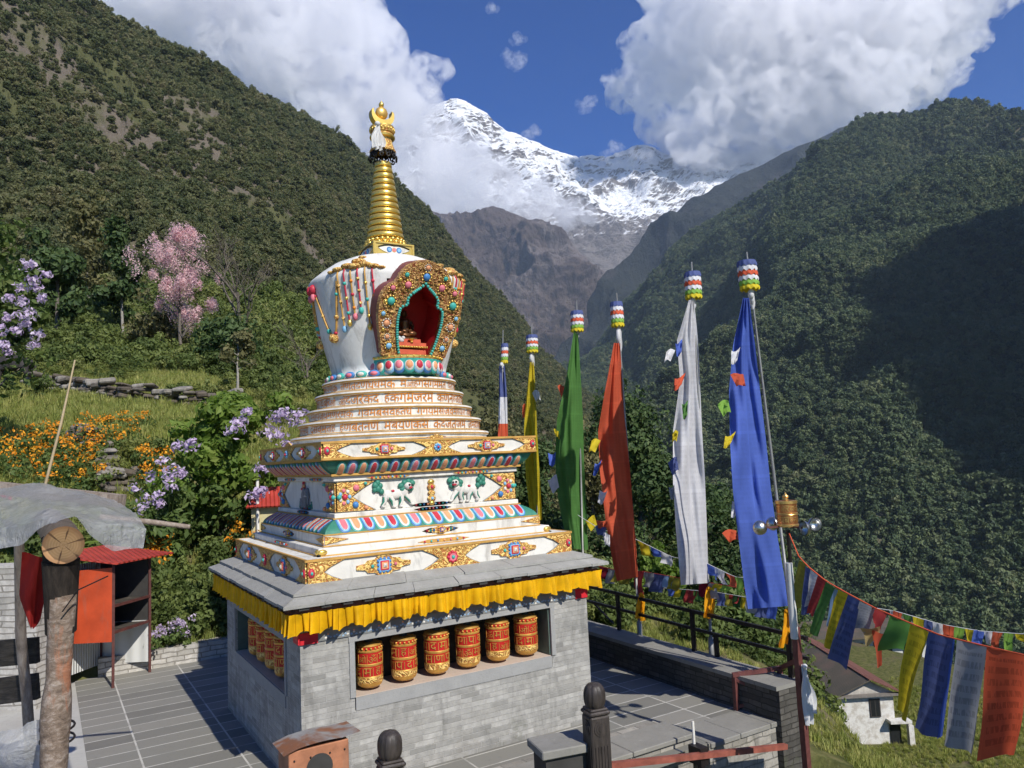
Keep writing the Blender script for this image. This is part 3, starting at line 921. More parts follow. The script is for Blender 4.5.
def band(b, a, z0, z1, m, us, wid, jew, mid, rim=.022):
    """gilded band: white lozenges between gilt pieces with jewelled lozenges and a middle flower"""
    zc = (z0 + z1) / 2; h = (z1 - z0) / 2 - rim
    b.box((0, -a - .008, z0 + rim / 2), (2 * a + .03, .03, rim), GL, m)
    b.box((0, -a - .008, z1 - rim / 2), (2 * a + .03, .03, rim), GL, m)
    e = .012
    for s in (-1, 1):
        for o, mat, pr in ((e, GB, .007), (0, GI, .018)):
            pts = [(-a, zc - h), (-a + wid + o, zc - h), (-a + wid * .62 + o, zc - h * .45), (-a + wid * .42 + o, zc), (-a + wid * .62 + o, zc + h * .45), (-a + wid + o, zc + h), (-a, zc + h)]
            if s > 0: pts = [(-x, z) for x, z in reversed(pts)]
            b.prism(pts, -a - pr, -a, mat, m)
        b.ball((s * (a - .035), -a - .016, zc), (.035, .02, .045), RE, 10, 6, m)
        b.ball((s * (a - .035), -a - .03, zc), (.015, .015, .018), TE, 8, 5, m)
    for o, mat, pr in ((e, GB, .007), (0, GI, .018)):
        q = wid * .95
        pts = [(-q - o, zc - h), (q + o, zc - h), (q * .62 + o, zc - h * .45), (q * .42 + o, zc), (q * .62 + o, zc + h * .45), (q + o, zc + h),
               (-q - o, zc + h), (-q * .62 - o, zc + h * .45), (-q * .42 - o, zc), (-q * .62 - o, zc - h * .45)]
        b.prism(pts, -a - pr, -a, mat, m)
    flower(b, a, 0, zc, h * .62, m, mid)
    for u in us:
        b.prism(scallop(u, zc, .265 * a / 1.2 * .9, h * .98), -a - .018, -a, GI, m)
        jewel_square(b, a, u, zc, h * .58, m, jew)
        for s in (-1, 1): b.ball((u + s * h * 1.15, -a - .02, zc), (.018, .016, .018), TE if s < 0 else PI_, 8, 5, m)
def beads(b, a, z, half, m, n=9, r=.016):
    cs = [RE, TE, BL, OR, PI_, LB]
    pts = [(-half, z), (-half * .6, z - r * 1.5), (half * .6, z - r * 1.5), (half, z), (half * .6, z + r * 1.5), (-half * .6, z + r * 1.5)]
    b.prism(pts, -a - .006, -a, GL, m)
    for i in range(n):
        b.ball((half * .75 * (2 * i / (n - 1) - 1), -a - .01, z), (r, .012, r), cs[i % 6], 8, 5, m)
def lotus(b, a0, z0, a1, z1, n, k, tip_up, bulge=.03):
    """one side of a lotus moulding from (a0,z0) to (a1,z1); petal tips at the top or the bottom"""
    m = ROT[k]
    seg = 8
    def surf(u, t, off):       # u in metres, t 0..1
        a = a0 + (a1 - a0) * t; z = z0 + (z1 - z0) * t
        a += bulge * math.sin(PI * t) + off
        return (u, -a, z)
    vs = []; fs = []
    for i in range(seg + 1):
        t = i / seg; a = a0 + (a1 - a0) * t + bulge * math.sin(PI * t)
        vs += [(-a, -a, z0 + (z1 - z0) * t), (a, -a, z0 + (z1 - z0) * t)]
    for i in range(seg): fs.append((2 * i, 2 * i + 1, 2 * i + 3, 2 * i + 2))
    b.add(vs, fs, GR, False, m)
    def petal(uc, w, shrink, off, mat, th=.012):
        P = []
        q = [(-.5, 0), (-.5, .25), (-.5, .5), (-.46, .68), (-.36, .84), (-.2, .95), (0, 1.0), (.2, .95), (.36, .84), (.46, .68), (.5, .5), (.5, .25), (.5, 0)]
        top = []; 
        for x, t in q:
            t = .02 + (t * .96) * (1 - shrink * .22)
            tt = t if tip_up else 1 - t
            x = x * (1 - shrink * .42) * w
            top.append(surf(uc + x, tt, off))
        mid_ = [surf(uc, (.02 + .96 * (1 - shrink * .22) * f) if tip_up else 1 - (.02 + .96 * (1 - shrink * .22) * f), off + th) for f in (0, .3, .6, .85)]
        # fan strips left and right of the mid line
        vs = top + mid_; nb = len(top)
        fs = []
        L_ = [0, 1, 2, 3, 4, 5, 6]; mm = [nb, nb, nb + 1, nb + 2, nb + 2, nb + 3, 6]
        for i in range(6):
            q4 = [L_[i], mm[i], mm[i + 1], L_[i + 1]]
            fs.append([x for j, x in enumerate(q4) if x not in q4[:j]])
            r4 = [nb - 1 - L_[i], nb - 1 - L_[i + 1], mm[i + 1] if mm[i + 1] != 6 else 6, mm[i]]
            fs.append([x for j, x in enumerate(r4) if x not in r4[:j]])
        fs = [f for f in fs if len(f) > 2]
        b.add(vs, fs, mat, True, m)
    am = min(a0, a1)
    w = 2 * am / n
    for i in range(n):
        u = -am + w * (i + .5)
        o1, o2, inn = ((BL, LB, RE), (TE, W_, OR))[i % 2] if not tip_up else ((GR, TE, OR), (BL, LB, RE))[i % 2]
        petal(u, w * 1.0, 0.0, .004, o1, .008); petal(u, w * 1.0, .48, .012, o2, .008); petal(u, w * 1.0, 1.0, .017, W_, .008); petal(u, w * 1.0, 1.22, .022, inn if (i // 2) % 3 else (PI_ if inn == RE else OR), .012)

# ---- square tiers
def tier(name, a, z0, z1, deco=None, mat=0):
    b = MB(); b.box((0, 0, (z0 + z1) / 2), (2 * a, 2 * a, z1 - z0), mat, None, 0, .006)
    if deco:
        for k in range(4): deco(b, k)
    return b.build(name, MD, stupa)
tier('jewelled_band', 1.485, 1.80, 2.047, lambda b, k: band(b, 1.485, 1.80, 2.05, ROT[k], (-.74, .74), .36, (BL, LB, OR, RE), (RE, PI_, TE)))
def step2(b, k):
    b.box((0, -1.325, 2.052), (2.68, .03, .012), GL, ROT[k])
    for s in (-1, 1): b.ball((s * 1.29, -1.33, 2.085), (.05, .02, .028), GO, 10, 5, ROT[k])
    beads(b, 1.325, 2.085, .30, ROT[k], 7, .012)
tier('white_step', 1.325, 2.047, 2.122, step2)
def step1(b, k):
    b.box((0, -1.245, 2.13), (2.50, .02, .012), GL, ROT[k])
    for u in (-.62, .62): beads(b, 1.245, 2.185, .21, ROT[k])
    b.prism(scallop(0, 2.185, .17, .042), -1.245 - .012, -1.245, GI, ROT[k]); jewel_square(b, 1.245, 0, 2.185, .028, ROT[k], (GO, RE, OR, BL))
    for s in (-1, 1): b.prism([(s * 1.24, 2.145), (s * 1.0, 2.185), (s * 1.24, 2.225)][::s], -1.255, -1.245, GI, ROT[k])
    b.box((0, -1.24, 2.236), (2.49, .02, .012), GL, ROT[k])
tier('white_step', 1.245, 2.122, 2.238, step1)
b = MB(); b.box((0, 0, 2.30), (2.1, 2.1, .12))
for k in range(4): lotus(b, 1.235, 2.238, 1.085, 2.368, 17, k, False)
b.build('lotus_moulding', MD, stupa)
def ledge(b, k):
    b.box((0, -1.085, 2.373), (2.20, .02, .014), GL, ROT[k])
    for u in (-.5, .5): beads(b, 1.08, 2.402, .22, ROT[k], 9, .012)
tier('frieze_ledge', 1.08, 2.368, 2.424, ledge)
def lion(b, a, u, z, s, m):
    """snow lion in relief, facing the middle; s = +1 looks to +u"""
    f = lambda x, y, zz: (u + s * x, -a - y, z + zz)
    B = lambda x, zz, rx, rz, mat, d=.03, y=.012: b.ball(f(x, y, zz), (rx, d, rz), mat, 12, 7, m)
    B(-.02, -.005, .115, .052, W_); B(.075, .02, .06, .062, W_); B(-.10, -.01, .055, .055, W_)
    for x, zz in ((.05, .075), (.09, .105), (.135, .115), (.175, .10), (.06, .04), (.155, .045), (.10, .05)): B(x, zz, .036, .034, GR, .028, .016)
    B(.12, .072, .045, .04, W_, .04, .03); B(.14, .055, .026, .014, RE, .04, .045); B(.125, .085, .012, .010, BK, .02, .066); B(.155, .083, .010, .009, BK, .02, .06)
    for x0, x1, z1 in ((.10, .16, -.115), (.05, .03, -.13), (-.08, -.045, -.13), (-.13, -.17, -.12)):
        b.tube([f(x0, .014, -.02), f((x0 + x1) / 2 + .015, .02, -.07), f(x1, .016, z1)], [.03, .022, .018], 8, W_, True, m)
        b.ball(f(x1 + .014, .016, z1 - .004), (.026, .02, .014), W_, 8, 5, m)
        b.tube([f(x0 - .02, .026, -.03), f((x0 + x1) / 2 - .005, .03, -.075), f(x1 - .012, .026, z1 + .01)], [.012, .012, .008], 6, GR, True, m)
    for x, zz, r in ((-.17, .03, .03), (-.205, .06, .034), (-.235, .095, .036), (-.21, .125, .03), (-.245, .05, .026), (-.18, .09, .028)): B(x, zz, r, r * 1.1, GR, .026, .012)
    B(-.05, .03, .02, .014, RE, .012, .034)
def elephant(b, a, u, z, s, m):
    f = lambda x, y, zz: (u + s * x, -a - y, z + zz)
    B = lambda x, zz, rx, rz, mat, d=.03, y=.012: b.ball(f(x, y, zz), (rx, d, rz), mat, 12, 7, m)
    B(-.02, .0, .10, .075, GY); B(.085, .035, .05, .055, GY, .036); B(.055, .04, .03, .05, GY, .02, .04)
    b.tube([f(.12, .02, .03), f(.15, .024, -.02), f(.145, .024, -.08), f(.165, .024, -.105)], [.024, .018, .013, .01], 8, GY, True, m)
    for x in (.05, .01, -.06, -.10): b.tube([f(x, .014, -.03), f(x, .016, -.13)], [.03, .024], 8, GY, True, m)
    B(-.02, .075, .06, .02, RE, .03, .02); B(-.02, .105, .025, .03, OR, .02, .02); B(-.02, .14, .014, .03, RE, .016, .02)
    b.tube([f(.11, .05, .0), f(.17, .05, -.005)], [.01, .004], 6, W_, True, m)
    for i in range(9):
        x = -.22 + .055 * i
        b.prism([(u + x - .02, z - .14), (u + x + .02, z - .14), (u + x + .004, z - .06 - .03 * (i % 2))], -a - .012, -a, GR, m)
def frieze(b, k):
    a = 1.045; m = ROT[k]; z0, z1 = 2.424, 2.74; zc = (z0 + z1) / 2; h = (z1 - z0) / 2 - .012
    for s in (-1, 1):
        for o, mat, pr in ((.014, GB, .007), (0, GI, .020)):
            w = .40
            pts = [(-a, zc - h), (-a + w + o, zc - h), (-a + w * .72 + o, zc - h * .6), (-a + w * .38 + o, zc), (-a + w * .72 + o, zc + h * .6), (-a + w + o, zc + h), (-a, zc + h)]
            if s > 0: pts = [(-x, z) for x, z in reversed(pts)]
            b.prism(pts, -a - pr, -a, mat, m)
        for du, dz, r, mt in ((.20, .085, .034, PI_), (.19, -.085, .034, BL), (.08, .0, .03, RE), (.30, -.12, .022, OR), (.30, .125, .018, TE), (.10, .105, .016, GO), (.10, -.11, .016, GO), (.02, .0, .026, TE)):
            b.ball((s * (a - du), -a - .024, zc + dz), (r, .026, r), mt, 10, 6, m)
        for i in range(7):
            q = i * 2 * PI / 7; b.ball((s * (a - .08) + .05 * math.cos(q), -a - .02, zc + .065 * math.sin(q)), (.02, .016, .022), (LB, W_, PI_)[i % 3], 8, 5, m)
    if k % 2 == 0:
        lion(b, a, -.40, zc - .0, 1, m); lion(b, a, .40, zc - .0, -1, m)
        for dz, r in ((.10, .04), (.045, .05), (-.02, .045), (-.075, .05), (-.125, .035)):
            b.ball((0, -a - .014, zc + dz), (r, .022, r * .72), GI if r > .04 else GO, 10, 6, m)
        b.ball((0, -a - .03, zc + .045), (.02, .02, .02), RE, 8, 5, m); b.ball((0, -a - .03, zc - .075), (.018, .02, .018), LB, 8, 5, m)
    else:
        elephant(b, a, 0, zc, 1, m)
    for u in (-.45, .45):
        beads(b, a, z0 + .022, .24, m, 9, .012); 
tier('relief_frieze', 1.045, 2.424, 2.74, frieze)
def ledge2(b, k):
    for u in (-.5, .5):
        m = ROT[k] @ Matrix.Translation((u, 0, 0)); beads(b, 1.08, 2.762, .24, m, 9, .012)
    b.box((0, -1.10, 2.806), (2.22, .03, .022), GL, ROT[k])
tier('upper_ledge', 1.08, 2.74, 2.795, ledge2)
b = MB(); b.box((0, 0, 2.87), (2.1, 2.1, .16))
for k in range(4): lotus(b, 1.09, 2.812, 1.205, 2.957, 19, k, True, .025)
b.build('lotus_cornice', MD, stupa)
def corn(b, k):
    band(b, 1.232, 2.957, 3.14, ROT[k], (-.60, .60), .30, (RE, PI_, OR, LB), (LB, BL, RE))
    b.box((0, -1.225, 2.955), (2.48, .03, .014), GL, ROT[k])
    b.prism(scallop(0, 3.155, .12, .03), -1.24, -1.225, GI, ROT[k])
tier('cornice_band', 1.232, 2.957, 3.14, corn)

# ---- lettered round tiers
_gl = {}
def glyph(ch):
    if ch in _gl: return _gl[ch]
    c = bpy.data.curves.new('glyph', 'FONT'); c.body = ch; c.resolution_u = 1; c.size = 1.0
    o = bpy.data.objects.new('glyph', c); COL.objects.link(o)
    dg = bpy.context.evaluated_depsgraph_get(); me = o.evaluated_get(dg).to_mesh()
    V = [(v.co.x, v.co.y) for v in me.vertices]; Fs = [tuple(p.vertices) for p in me.polygons]
    bpy.data.objects.remove(o); bpy.data.curves.remove(c)
    if V:
        x0 = min(v[0] for v in V); x1 = max(v[0] for v in V); y0 = min(v[1] for v in V); y1 = max(v[1] for v in V)
        s = 1 / max(y1 - y0, .01)
        V = [((x - (x0 + x1) / 2) * s, (y - (y0 + y1) / 2) * s) for x, y in V]; w = (x1 - x0) * s
    else: w = .5
    _gl[ch] = (V, Fs, w)
    return _gl[ch]
LET = 'ओमणपदमहयरधतवनकसगबज'
def ring_text(b, r, zc, h, mat, a0, a1, groups, rnd, c=(0, 0)):
    """letters in groups round a drum of radius r between angles a0..a1 (degrees, from +X)"""
    a = a0; i = 0; n = rnd.choice(groups)
    while a < a1:
        V, Fs, w = glyph(rnd.choice(LET)); w = min(w, 1.25)
        da = math.degrees(w * h * .86 / r)
        ac = a + da / 2
        def mp(off):
            out = []
            for x, y in V:
                q = rad(ac + math.degrees(x * h * .9 / r))
                out.append((c[0] + (r + off) * math.cos(q), c[1] + (r + off) * math.sin(q), zc + y * h * (1.0 + .12 * ((i * 7) % 3 - 1))))
            return out
        b.add(mp(.008), Fs, mat)
        a += da; i += 1; n -= 1
        if n <= 0:
            n = rnd.choice(groups); a += math.degrees(.055 / r)
# white letters stand on ochre-lined white drums
rr = random.Random(12)
zs = [3.14, 3.237, 3.394, 3.54, 3.714, 3.866]; rs = [1.15, 1.067, .963, .868, .782]
for i in range(5):
    z0, z1, r = zs[i], zs[i + 1], rs[i]
    b = MB(); h = z1 - z0
    prof = [(r - .01, 0), (r + .004, .012), (r - .004, .022), (r - .01, .026), (r - .01, h - .05), (r + .012, h - .045), (r + .02, h - .028), (r + .012, h - .010), (r - .02, h), (r - .16, h + .004)]
    b.lathe(prof, 72, (0, 0, z0), 0, None, True, [W_, GL, W_, W_, W_, GL, W_, GL, W_])
    if i > 0: ring_text(b, r - .008, z0 + h * .42, h * .56, LE, -172 - 40, 40, [6, 7, 9, 11], rr)
    b.build('lettered_tier' if i else 'round_step', MD, stupa)

# ---- dome
prof = [(.70, 3.86), (.70, 3.93), (.672, 3.95), (.69, 4.02), (.725, 4.14), (.79, 4.38), (.855, 4.66), (.905, 4.88), (.93, 4.99), (.935, 5.03), (.915, 5.065), (.80, 5.165), (.66, 5.265), (.50, 5.335), (.40, 5.362), (.25, 5.37), (0.001, 5.372)]
b = MB(); nd = 96; vs = []; fs = []
pz = []
for i in range(len(prof) - 1):
    (r0, z0), (r1, z1) = prof[i], prof[i + 1]; nn = max(1, int((abs(z1 - z0) + abs(r1 - r0)) / .05))
    pz += [(r0 + (r1 - r0) * j / nn, z0 + (z1 - z0) * j / nn) for j in range(nn)]
pz.append(prof[-1])
for r, z in pz:
    for k in range(nd): vs.append((r * math.cos(2 * PI * k / nd), r * math.sin(2 * PI * k / nd), z))
for i in range(len(pz) - 1):
    for k in range(nd):
        q = 2 * PI * (k + .5) / nd - 1.5 * PI; zc = (pz[i][1] + pz[i + 1][1]) / 2
        if abs(q) < .37 and 4.09 < zc < 4.93: continue
        k2 = (k + 1) % nd; fs.append((i * nd + k, i * nd + k2, (i + 1) * nd + k2, (i + 1) * nd + k))
b.add(vs, fs, 0, True)
dome = b.build('dome', M_dome, stupa)
b = MB()
for i in range(30):
    q = 2 * PI * i / 30
    m = Matrix.Rotation(q, 4, 'Z')
    b.ball((0, -.725, 3.905), (.072, .03, .042), (TE, BL)[i % 2], 10, 6, m); b.ball((0, -.745, 3.905), (.045, .022, .026), (W_, PI_)[i % 2], 8, 5, m)
b.build('dome_lotus', MD, dome)
def on_dome(ang, z, off=0.0):
    r = np.interp(z, [p[1] for p in prof[2:]], [p[0] for p in prof[2:]]) + off
    return (r * math.cos(ang), r * math.sin(ang), z)
for q0 in (225, 135, 315, 45):
    b = MB(); qa = rad(q0)
    # cloud-shaped medallion lying on the shoulder
    for du, zz, s in ((0, 5.20, .085), (-.09, 5.14, .085), (.09, 5.14, .085), (-.19, 5.11, .07), (.19, 5.11, .07), (0, 5.12, .09), (-.27, 5.09, .045), (.27, 5.09, .045), (0, 5.275, .05)):
        p = on_dome(qa + du / .8, zz - .03, .0)
        b.ball(p, (s * 1.05, s * 1.05, s * .42), GI, 12, 6)
    for j, du in enumerate((-.20, -.12, -.04, .04, .12, .20)):
        zb = 4.42 + .06 * ((j * 5) % 4)
        pts = [on_dome(qa + du * (1 + .15 * (5.06 - z)) / .9, z, .012) for z in np.linspace(5.07, zb, 12)]
        b.tube(pts, .010, 5, RE if j % 2 else GL)
        for t in range(3, 12, 3):
            b.ball(pts[t], .021, (GI, GO, RE, GI, TE, LE)[(t + j) % 6], 8, 5)
        b.ball(pts[-1], (.030, .030, .042), (LB, GO, PI_, TE, GO, RE)[j], 8, 6)
    # festoons between the strings
    for s in (-1, 1):
        if (q0, s) in ((225, 1), (315, -1)): continue
        pts = []
        for t in np.linspace(0, 1, 14):
            pts.append(on_dome(qa + s * (.22 + .42 * t) / .9, 4.95 - .55 * math.sin(PI * t) * (1 if s < 0 else .8) - .1 * t, .012))
        b.tube(pts, .014, 5, GL)
        for t in range(1, 14, 2): b.ball(pts[t], .022 if t % 3 else .03, (TE, GI, RE, LB)[(t // 2) % 4], 8, 5)
        b.ball(on_dome(qa + s * .43 / .9, 4.34, .02), (.06, .06, .055), GI, 10, 6)
        pe = on_dome(qa + s * .66 / .9, 4.93, .02); b.ball(pe, (.045, .045, .06), RE, 9, 6); b.ball((pe[0], pe[1], pe[2] - .09), (.03, .03, .05), PI_, 8, 5)
    b.build('garland', MD, dome)

# ---- leaning shrine niche on the front of the dome
NM = Matrix.Translation((.0, -.70, 4.095)) @ Matrix.Rotation(rad(3), 4, 'Z') @ Matrix.Rotation(rad(23), 4, 'X')
HN = 1.10
half_o = [(.40, 0), (.425, .10), (.455, .2), (.49, .32), (.508, .42), (.512, .5), (.505, .58), (.485, .64), (.45, .69), (.41, .725), (.355, .75), (.335, .78), (.315, .83), (.28, .875), (.235, .915), (.17, .955), (.09, .985), (0, 1.0)]
half_i = [(.195, .015), (.225, .10), (.25, .2), (.268, .30), (.275, .38), (.27, .45), (.262, .49), (.237, .517), (.198, .532), (.185, .552), (.188, .578), (.183, .606), (.163, .636), (.133, .662), (.10, .688), (.06, .715), (.03, .74), (0, .765)]
def loop(hh): return [(w, h * HN) for w, h in hh] + [(-w, h * HN) for w, h in reversed(hh[:-1])]
LO, LI = loop(half_o), loop(half_i)
niche = MB()
niche.ring(LO, LI, -.03, .04, 0, NM)
# carved leaf bosses over the frame
r_ = random.Random(9)
for i in range(150):
    k = r_.randrange(len(LO)); f = .1 + .8 * r_.random(); g = r_.random(); k2 = (k + 1) % len(LO)
    if k == len(LO) - 1: continue
    o_ = [LO[k][j] * (1 - g) + LO[k2][j] * g for j in (0, 1)]; i_ = [LI[k][j] * (1 - g) + LI[k2][j] * g for j in (0, 1)]
    x = o_[0] * (1 - f) + i_[0] * f; z = o_[1] * (1 - f) + i_[1] * f
    niche.ball((x, -.032, z), (.022, .013, .014), 0, 7, 4, NM @ Matrix.Translation((0, 0, 0)))
niche_o = niche.build('niche_frame', [M_gilt_red], stupa)
b = MB()
for i in range(len(LI) - 1):
    a_, c_ = Vector((LI[i][0], 0, LI[i][1])), Vector((LI[i + 1][0], 0, LI[i + 1][1]))
    L = (c_ - a_).length; nn = max(1, round(L / .029))
    for j in range(nn):
        p = a_.lerp(c_, j / nn); b.ball((p.x, -.040, p.z), .018, 0, 8, 6, NM)
b.build('turquoise_beading', [M_teal], niche_o)
jw = [(.0, .83, .050, BL), (.0, .925, .032, OR), (.24, .835, .030, TE), (.21, .735, .046, PI_), (.385, .69, .036, PI_), (.385, .56, .052, TE), (.455, .43, .030, LB), (.40, .335, .042, OR), (.37, .20, .028, OR), (.335, .105, .040, LB), (.45, .55, .02, GO), (.31, .78, .018, GO), (.43, .27, .018, GO)]
for w, h, r, mt in jw:
    for s in ((-1, 1) if w else (1,)):
        b = MB()
        r_s = r * .86; b.ball((s * w, -.040, h * HN), (r_s, r_s * .6, r_s), mt, 12, 8, NM)
        for q in range(10):
            a = q * PI / 5; b.ball((s * w + math.cos(a) * r * 1.15, -.036, h * HN + math.sin(a) * r * 1.15), r * .24, GO if mt != OR else W_, 6, 4, NM)
        b.build('jewel', MD, niche_o)
# maroon shell behind the frame, tapering into the dome
b = MB(); n = len(LO); vs = []
for i, (w, h) in enumerate(LO): vs.append((w * .985, .04, h))
for i, (w, h) in enumerate(LO): vs.append((w * .93, .50 - .10 * h, h * .93))
b.add(vs, [(i, i + n, i + 1 + n, i + 1) for i in range(n - 1)], 0, True, NM)
b.build('niche_shell', M_maroon, niche_o)
b = MB(); vs = [(w, .0, h) for w, h in LI] + [(w, .34, h) for w, h in LI]; n = len(LI)
b.add(vs, [(i, i + 1, i + 1 + n, i + n) for i in range(n - 1)] + [(n - 1, 0, n, 2 * n - 1)], 0, False, NM)
b.add([(w, .34, h) for w, h in LI], [tuple(reversed(range(n)))], 0, False, NM)
b.build('niche_lining', M_nichered, niche_o)
# lotus pedestal of the niche
b = MB(); PC = (.0, -.44)
b.lathe([(.30, 3.87), (.37, 3.885), (.42, 3.97), (.435, 4.055), (.445, 4.065), (.445, 4.085), (.43, 4.092), (0.0, 4.094)], 40, (PC[0], PC[1], 0), 0, None, True, [TE, TE, TE, GO, GO, GO, OR])
for i in range(11):
    q = rad(180 + 12 + 156 * i / 10)
    m = Matrix.Translation((PC[0], PC[1], 0)) @ Matrix.Rotation(q + PI / 2, 4, 'Z')
    cs = ((BL, W_, PI_), (TE, W_, OR), (LB, W_, RE))[i % 3]
    for j, (s, o) in enumerate(((1, 0), (.78, .010), (.6, .018))):
        b.ball((0, -.405 - o, 3.97 + .006 * j), (.072 * s, .03, .088 * s), cs[j], 12, 8, m)
for i in range(40):
    q = 2 * PI * i / 40; b.ball((PC[0] + .447 * math.cos(q), PC[1] + .447 * math.sin(q), 4.076), .013, GO, 6, 4)
b.build('niche_pedestal', MD, niche_o)
b = MB()
M_altar = paint('orange_altar_paint', (.52, .10, .05), .5)
b.box((.0, -.57, 4.135), (.34, .22, .08), 0, None, rad(3)); b.box((.0, -.565, 4.205), (.38, .25, .018), 1, None, rad(3)); b.box((.0, -.56, 4.235), (.36, .23, .045), 0, None, rad(3)); b.box((.0, -.545, 4.28), (.26, .18, .05), 0, None, rad(3))
for i in range(12): b.ball((-.18 + .0327 * i, -.70, 4.205), .011, 1, 6, 4)
b.build('altar_steps', [M_altar, M_gold], niche_o)

# ---- harmika and spire
b = MB(); a = .25
b.box((0, 0, 5.45), (2 * a, 2 * a, .165), GO, None, 0, .004)
for k in range(4):
    m = ROT[k]
    b.box((0, -a - .004, 5.378), (2 * a + .02, .02, .018), GO, m); b.box((0, -a - .004, 5.524), (2 * a + .02, .02, .018), GO, m)
    for s in (-1, 1): b.box((s * (a - .004), -a - .004, 5.45), (.02, .02, .13), GO, m)
    eye = [(-.20, 5.455), (-.15, 5.43), (-.08, 5.405), (0, 5.398), (.08, 5.405), (.15, 5.43), (.20, 5.455), (.13, 5.478), (.06, 5.49), (0, 5.485), (-.06, 5.49), (-.13, 5.478)]
    b.prism(eye, -a - .008, -a, W_, m)
    brow = [(x, z + .016) for x, z in (( -.20, 5.455), (-.13, 5.478), (-.06, 5.49), (0, 5.485), (.06, 5.49), (.13, 5.478), (.20, 5.455))]
    b.tube([(x, -a - .010, z) for x, z in brow], .006, 5, BK, True, m)
    for u, mt, r in ((-.062, LB, .034), (.062, LB, .034), (0, OR, .028)):
        b.prism(disc(u, 5.445, r), -a - .012, -a, BL if mt == LB else mt, m); b.prism(disc(u, 5.445, r * .62), -a - .015, -a, mt if mt == LB else PI_, m)
b.build('harmika', MD, stupa)
b = MB()
b.lathe([(.20, 5.532), (.235, 5.54), (.245, 5.565), (.225, 5.60), (.20, 5.625)], 36, (0, 0, 0), 0)
for j, (r, z) in enumerate(((.24, 5.555), (.225, 5.595))):
    for i in range(22):
        q = 2 * PI * (i + .5 * j) / 22; b.ball((r * math.cos(q), r * math.sin(q), z), (.034, .034, .026), 0, 7, 5)
b.build('spire_lotus', [M_gold], stupa)
b = MB()
for i in range(13):
    f0 = i / 13; z0 = 5.625 + 1.0 * f0; r = .232 - .132 * (i + .3) / 13; h = 1.0 / 13
    b.rev([(r * .80, z0), (r * .82, z0 + h * .12)], 40, (0, 0, 0), 1)
    b.rev([(r * .82, z0 + h * .10), (r * .97, z0 + h * .13), (r, z0 + h * .26), (r * .985, z0 + h * .62), (r * .95, z0 + h * .86), (r * .80, z0 + h * .94), (r * .74, z0 + h)], 40, (0, 0, 0), 0)
b.build('spire_rings', [M_gold, paint('ring_dark_groove', (.10, .05, .015), .5)], stupa)  # grooves between the rings are a dark brown
b = MB()
for i in range(13):
    q = 2 * PI * i / 13; m = Matrix.Rotation(q, 4, 'Z')
    for dz, dr, s in ((6.715, .15, .024), (6.672, .172, .022), (6.74, .13, .022)):
        b.tube([(0 + s * math.cos(w), -dr, dz + s * math.sin(w)) for w in np.linspace(0, 2 * PI, 9)], .009, 5, 0, False, m)
b.build('black_lotus_fringe', [M_black], stupa)
b = MB()
b.lathe([(.16, 6.745), (.165, 6.76), (.145, 6.80), (.125, 6.86), (.118, 6.915), (.13, 6.925)], 32, (0, 0, 0), 0)
b.build('parasol_skirt', [M_gilt], stupa)
b = MB()
b.lathe([(.13, 6.92), (.155, 6.93), (.158, 6.95), (.14, 6.965), (.13, 6.985), (.145, 6.995), (.154, 7.03), (.157, 7.055), (.150, 7.075), (.10, 7.082), (0, 7.084)], 36, (0, 0, 0), 0, None, True, [0, 0, 0, 1, 1, 1, 1, 0, 0, 0])
for i in range(22):
    q = 2 * PI * i / 22; b.ball((.152 * math.cos(q), .152 * math.sin(q), 7.03), (.012, .012, .022), 0, 6, 4)
b.build('parasol_drum', [M_gold, M_gilt], stupa)
b = MB()
NC = 24; out = []; inn = []
for i in range(NC + 1):
    q = rad(-180 - 18 + (180 + 36) * i / NC)
    out.append((.150 * math.cos(q), 7.232 + .150 * math.sin(q)))
    qi = rad(-180 - 8 + (180 + 16) * i / NC)
    inn.append((.120 * math.cos(qi), 7.278 + .112 * math.sin(qi)))
b.prism(out + inn[::-1], -.05, .05, 0)
b.build('crescent', [M_gold], stupa)
b = MB(); b.ball((0, 0, 7.266), (.080, .055, .082), 0, 20, 12); b.build('sun_disc', [paint('sun_disc_gold', (.80, .50, .14), .35, .1, 5, .6)], stupa)
b = MB(); b.ball((0, 0, 7.375), (.034, .034, .038), 0, 14, 9); b.tube([(0, 0, 7.33), (0, 0, 7.36)], .02, 8); b.tube([(0, 0, 7.40), (0, 0, 7.43)], [.010, .004], 6); b.build('finial_jewel', [M_gold], stupa)

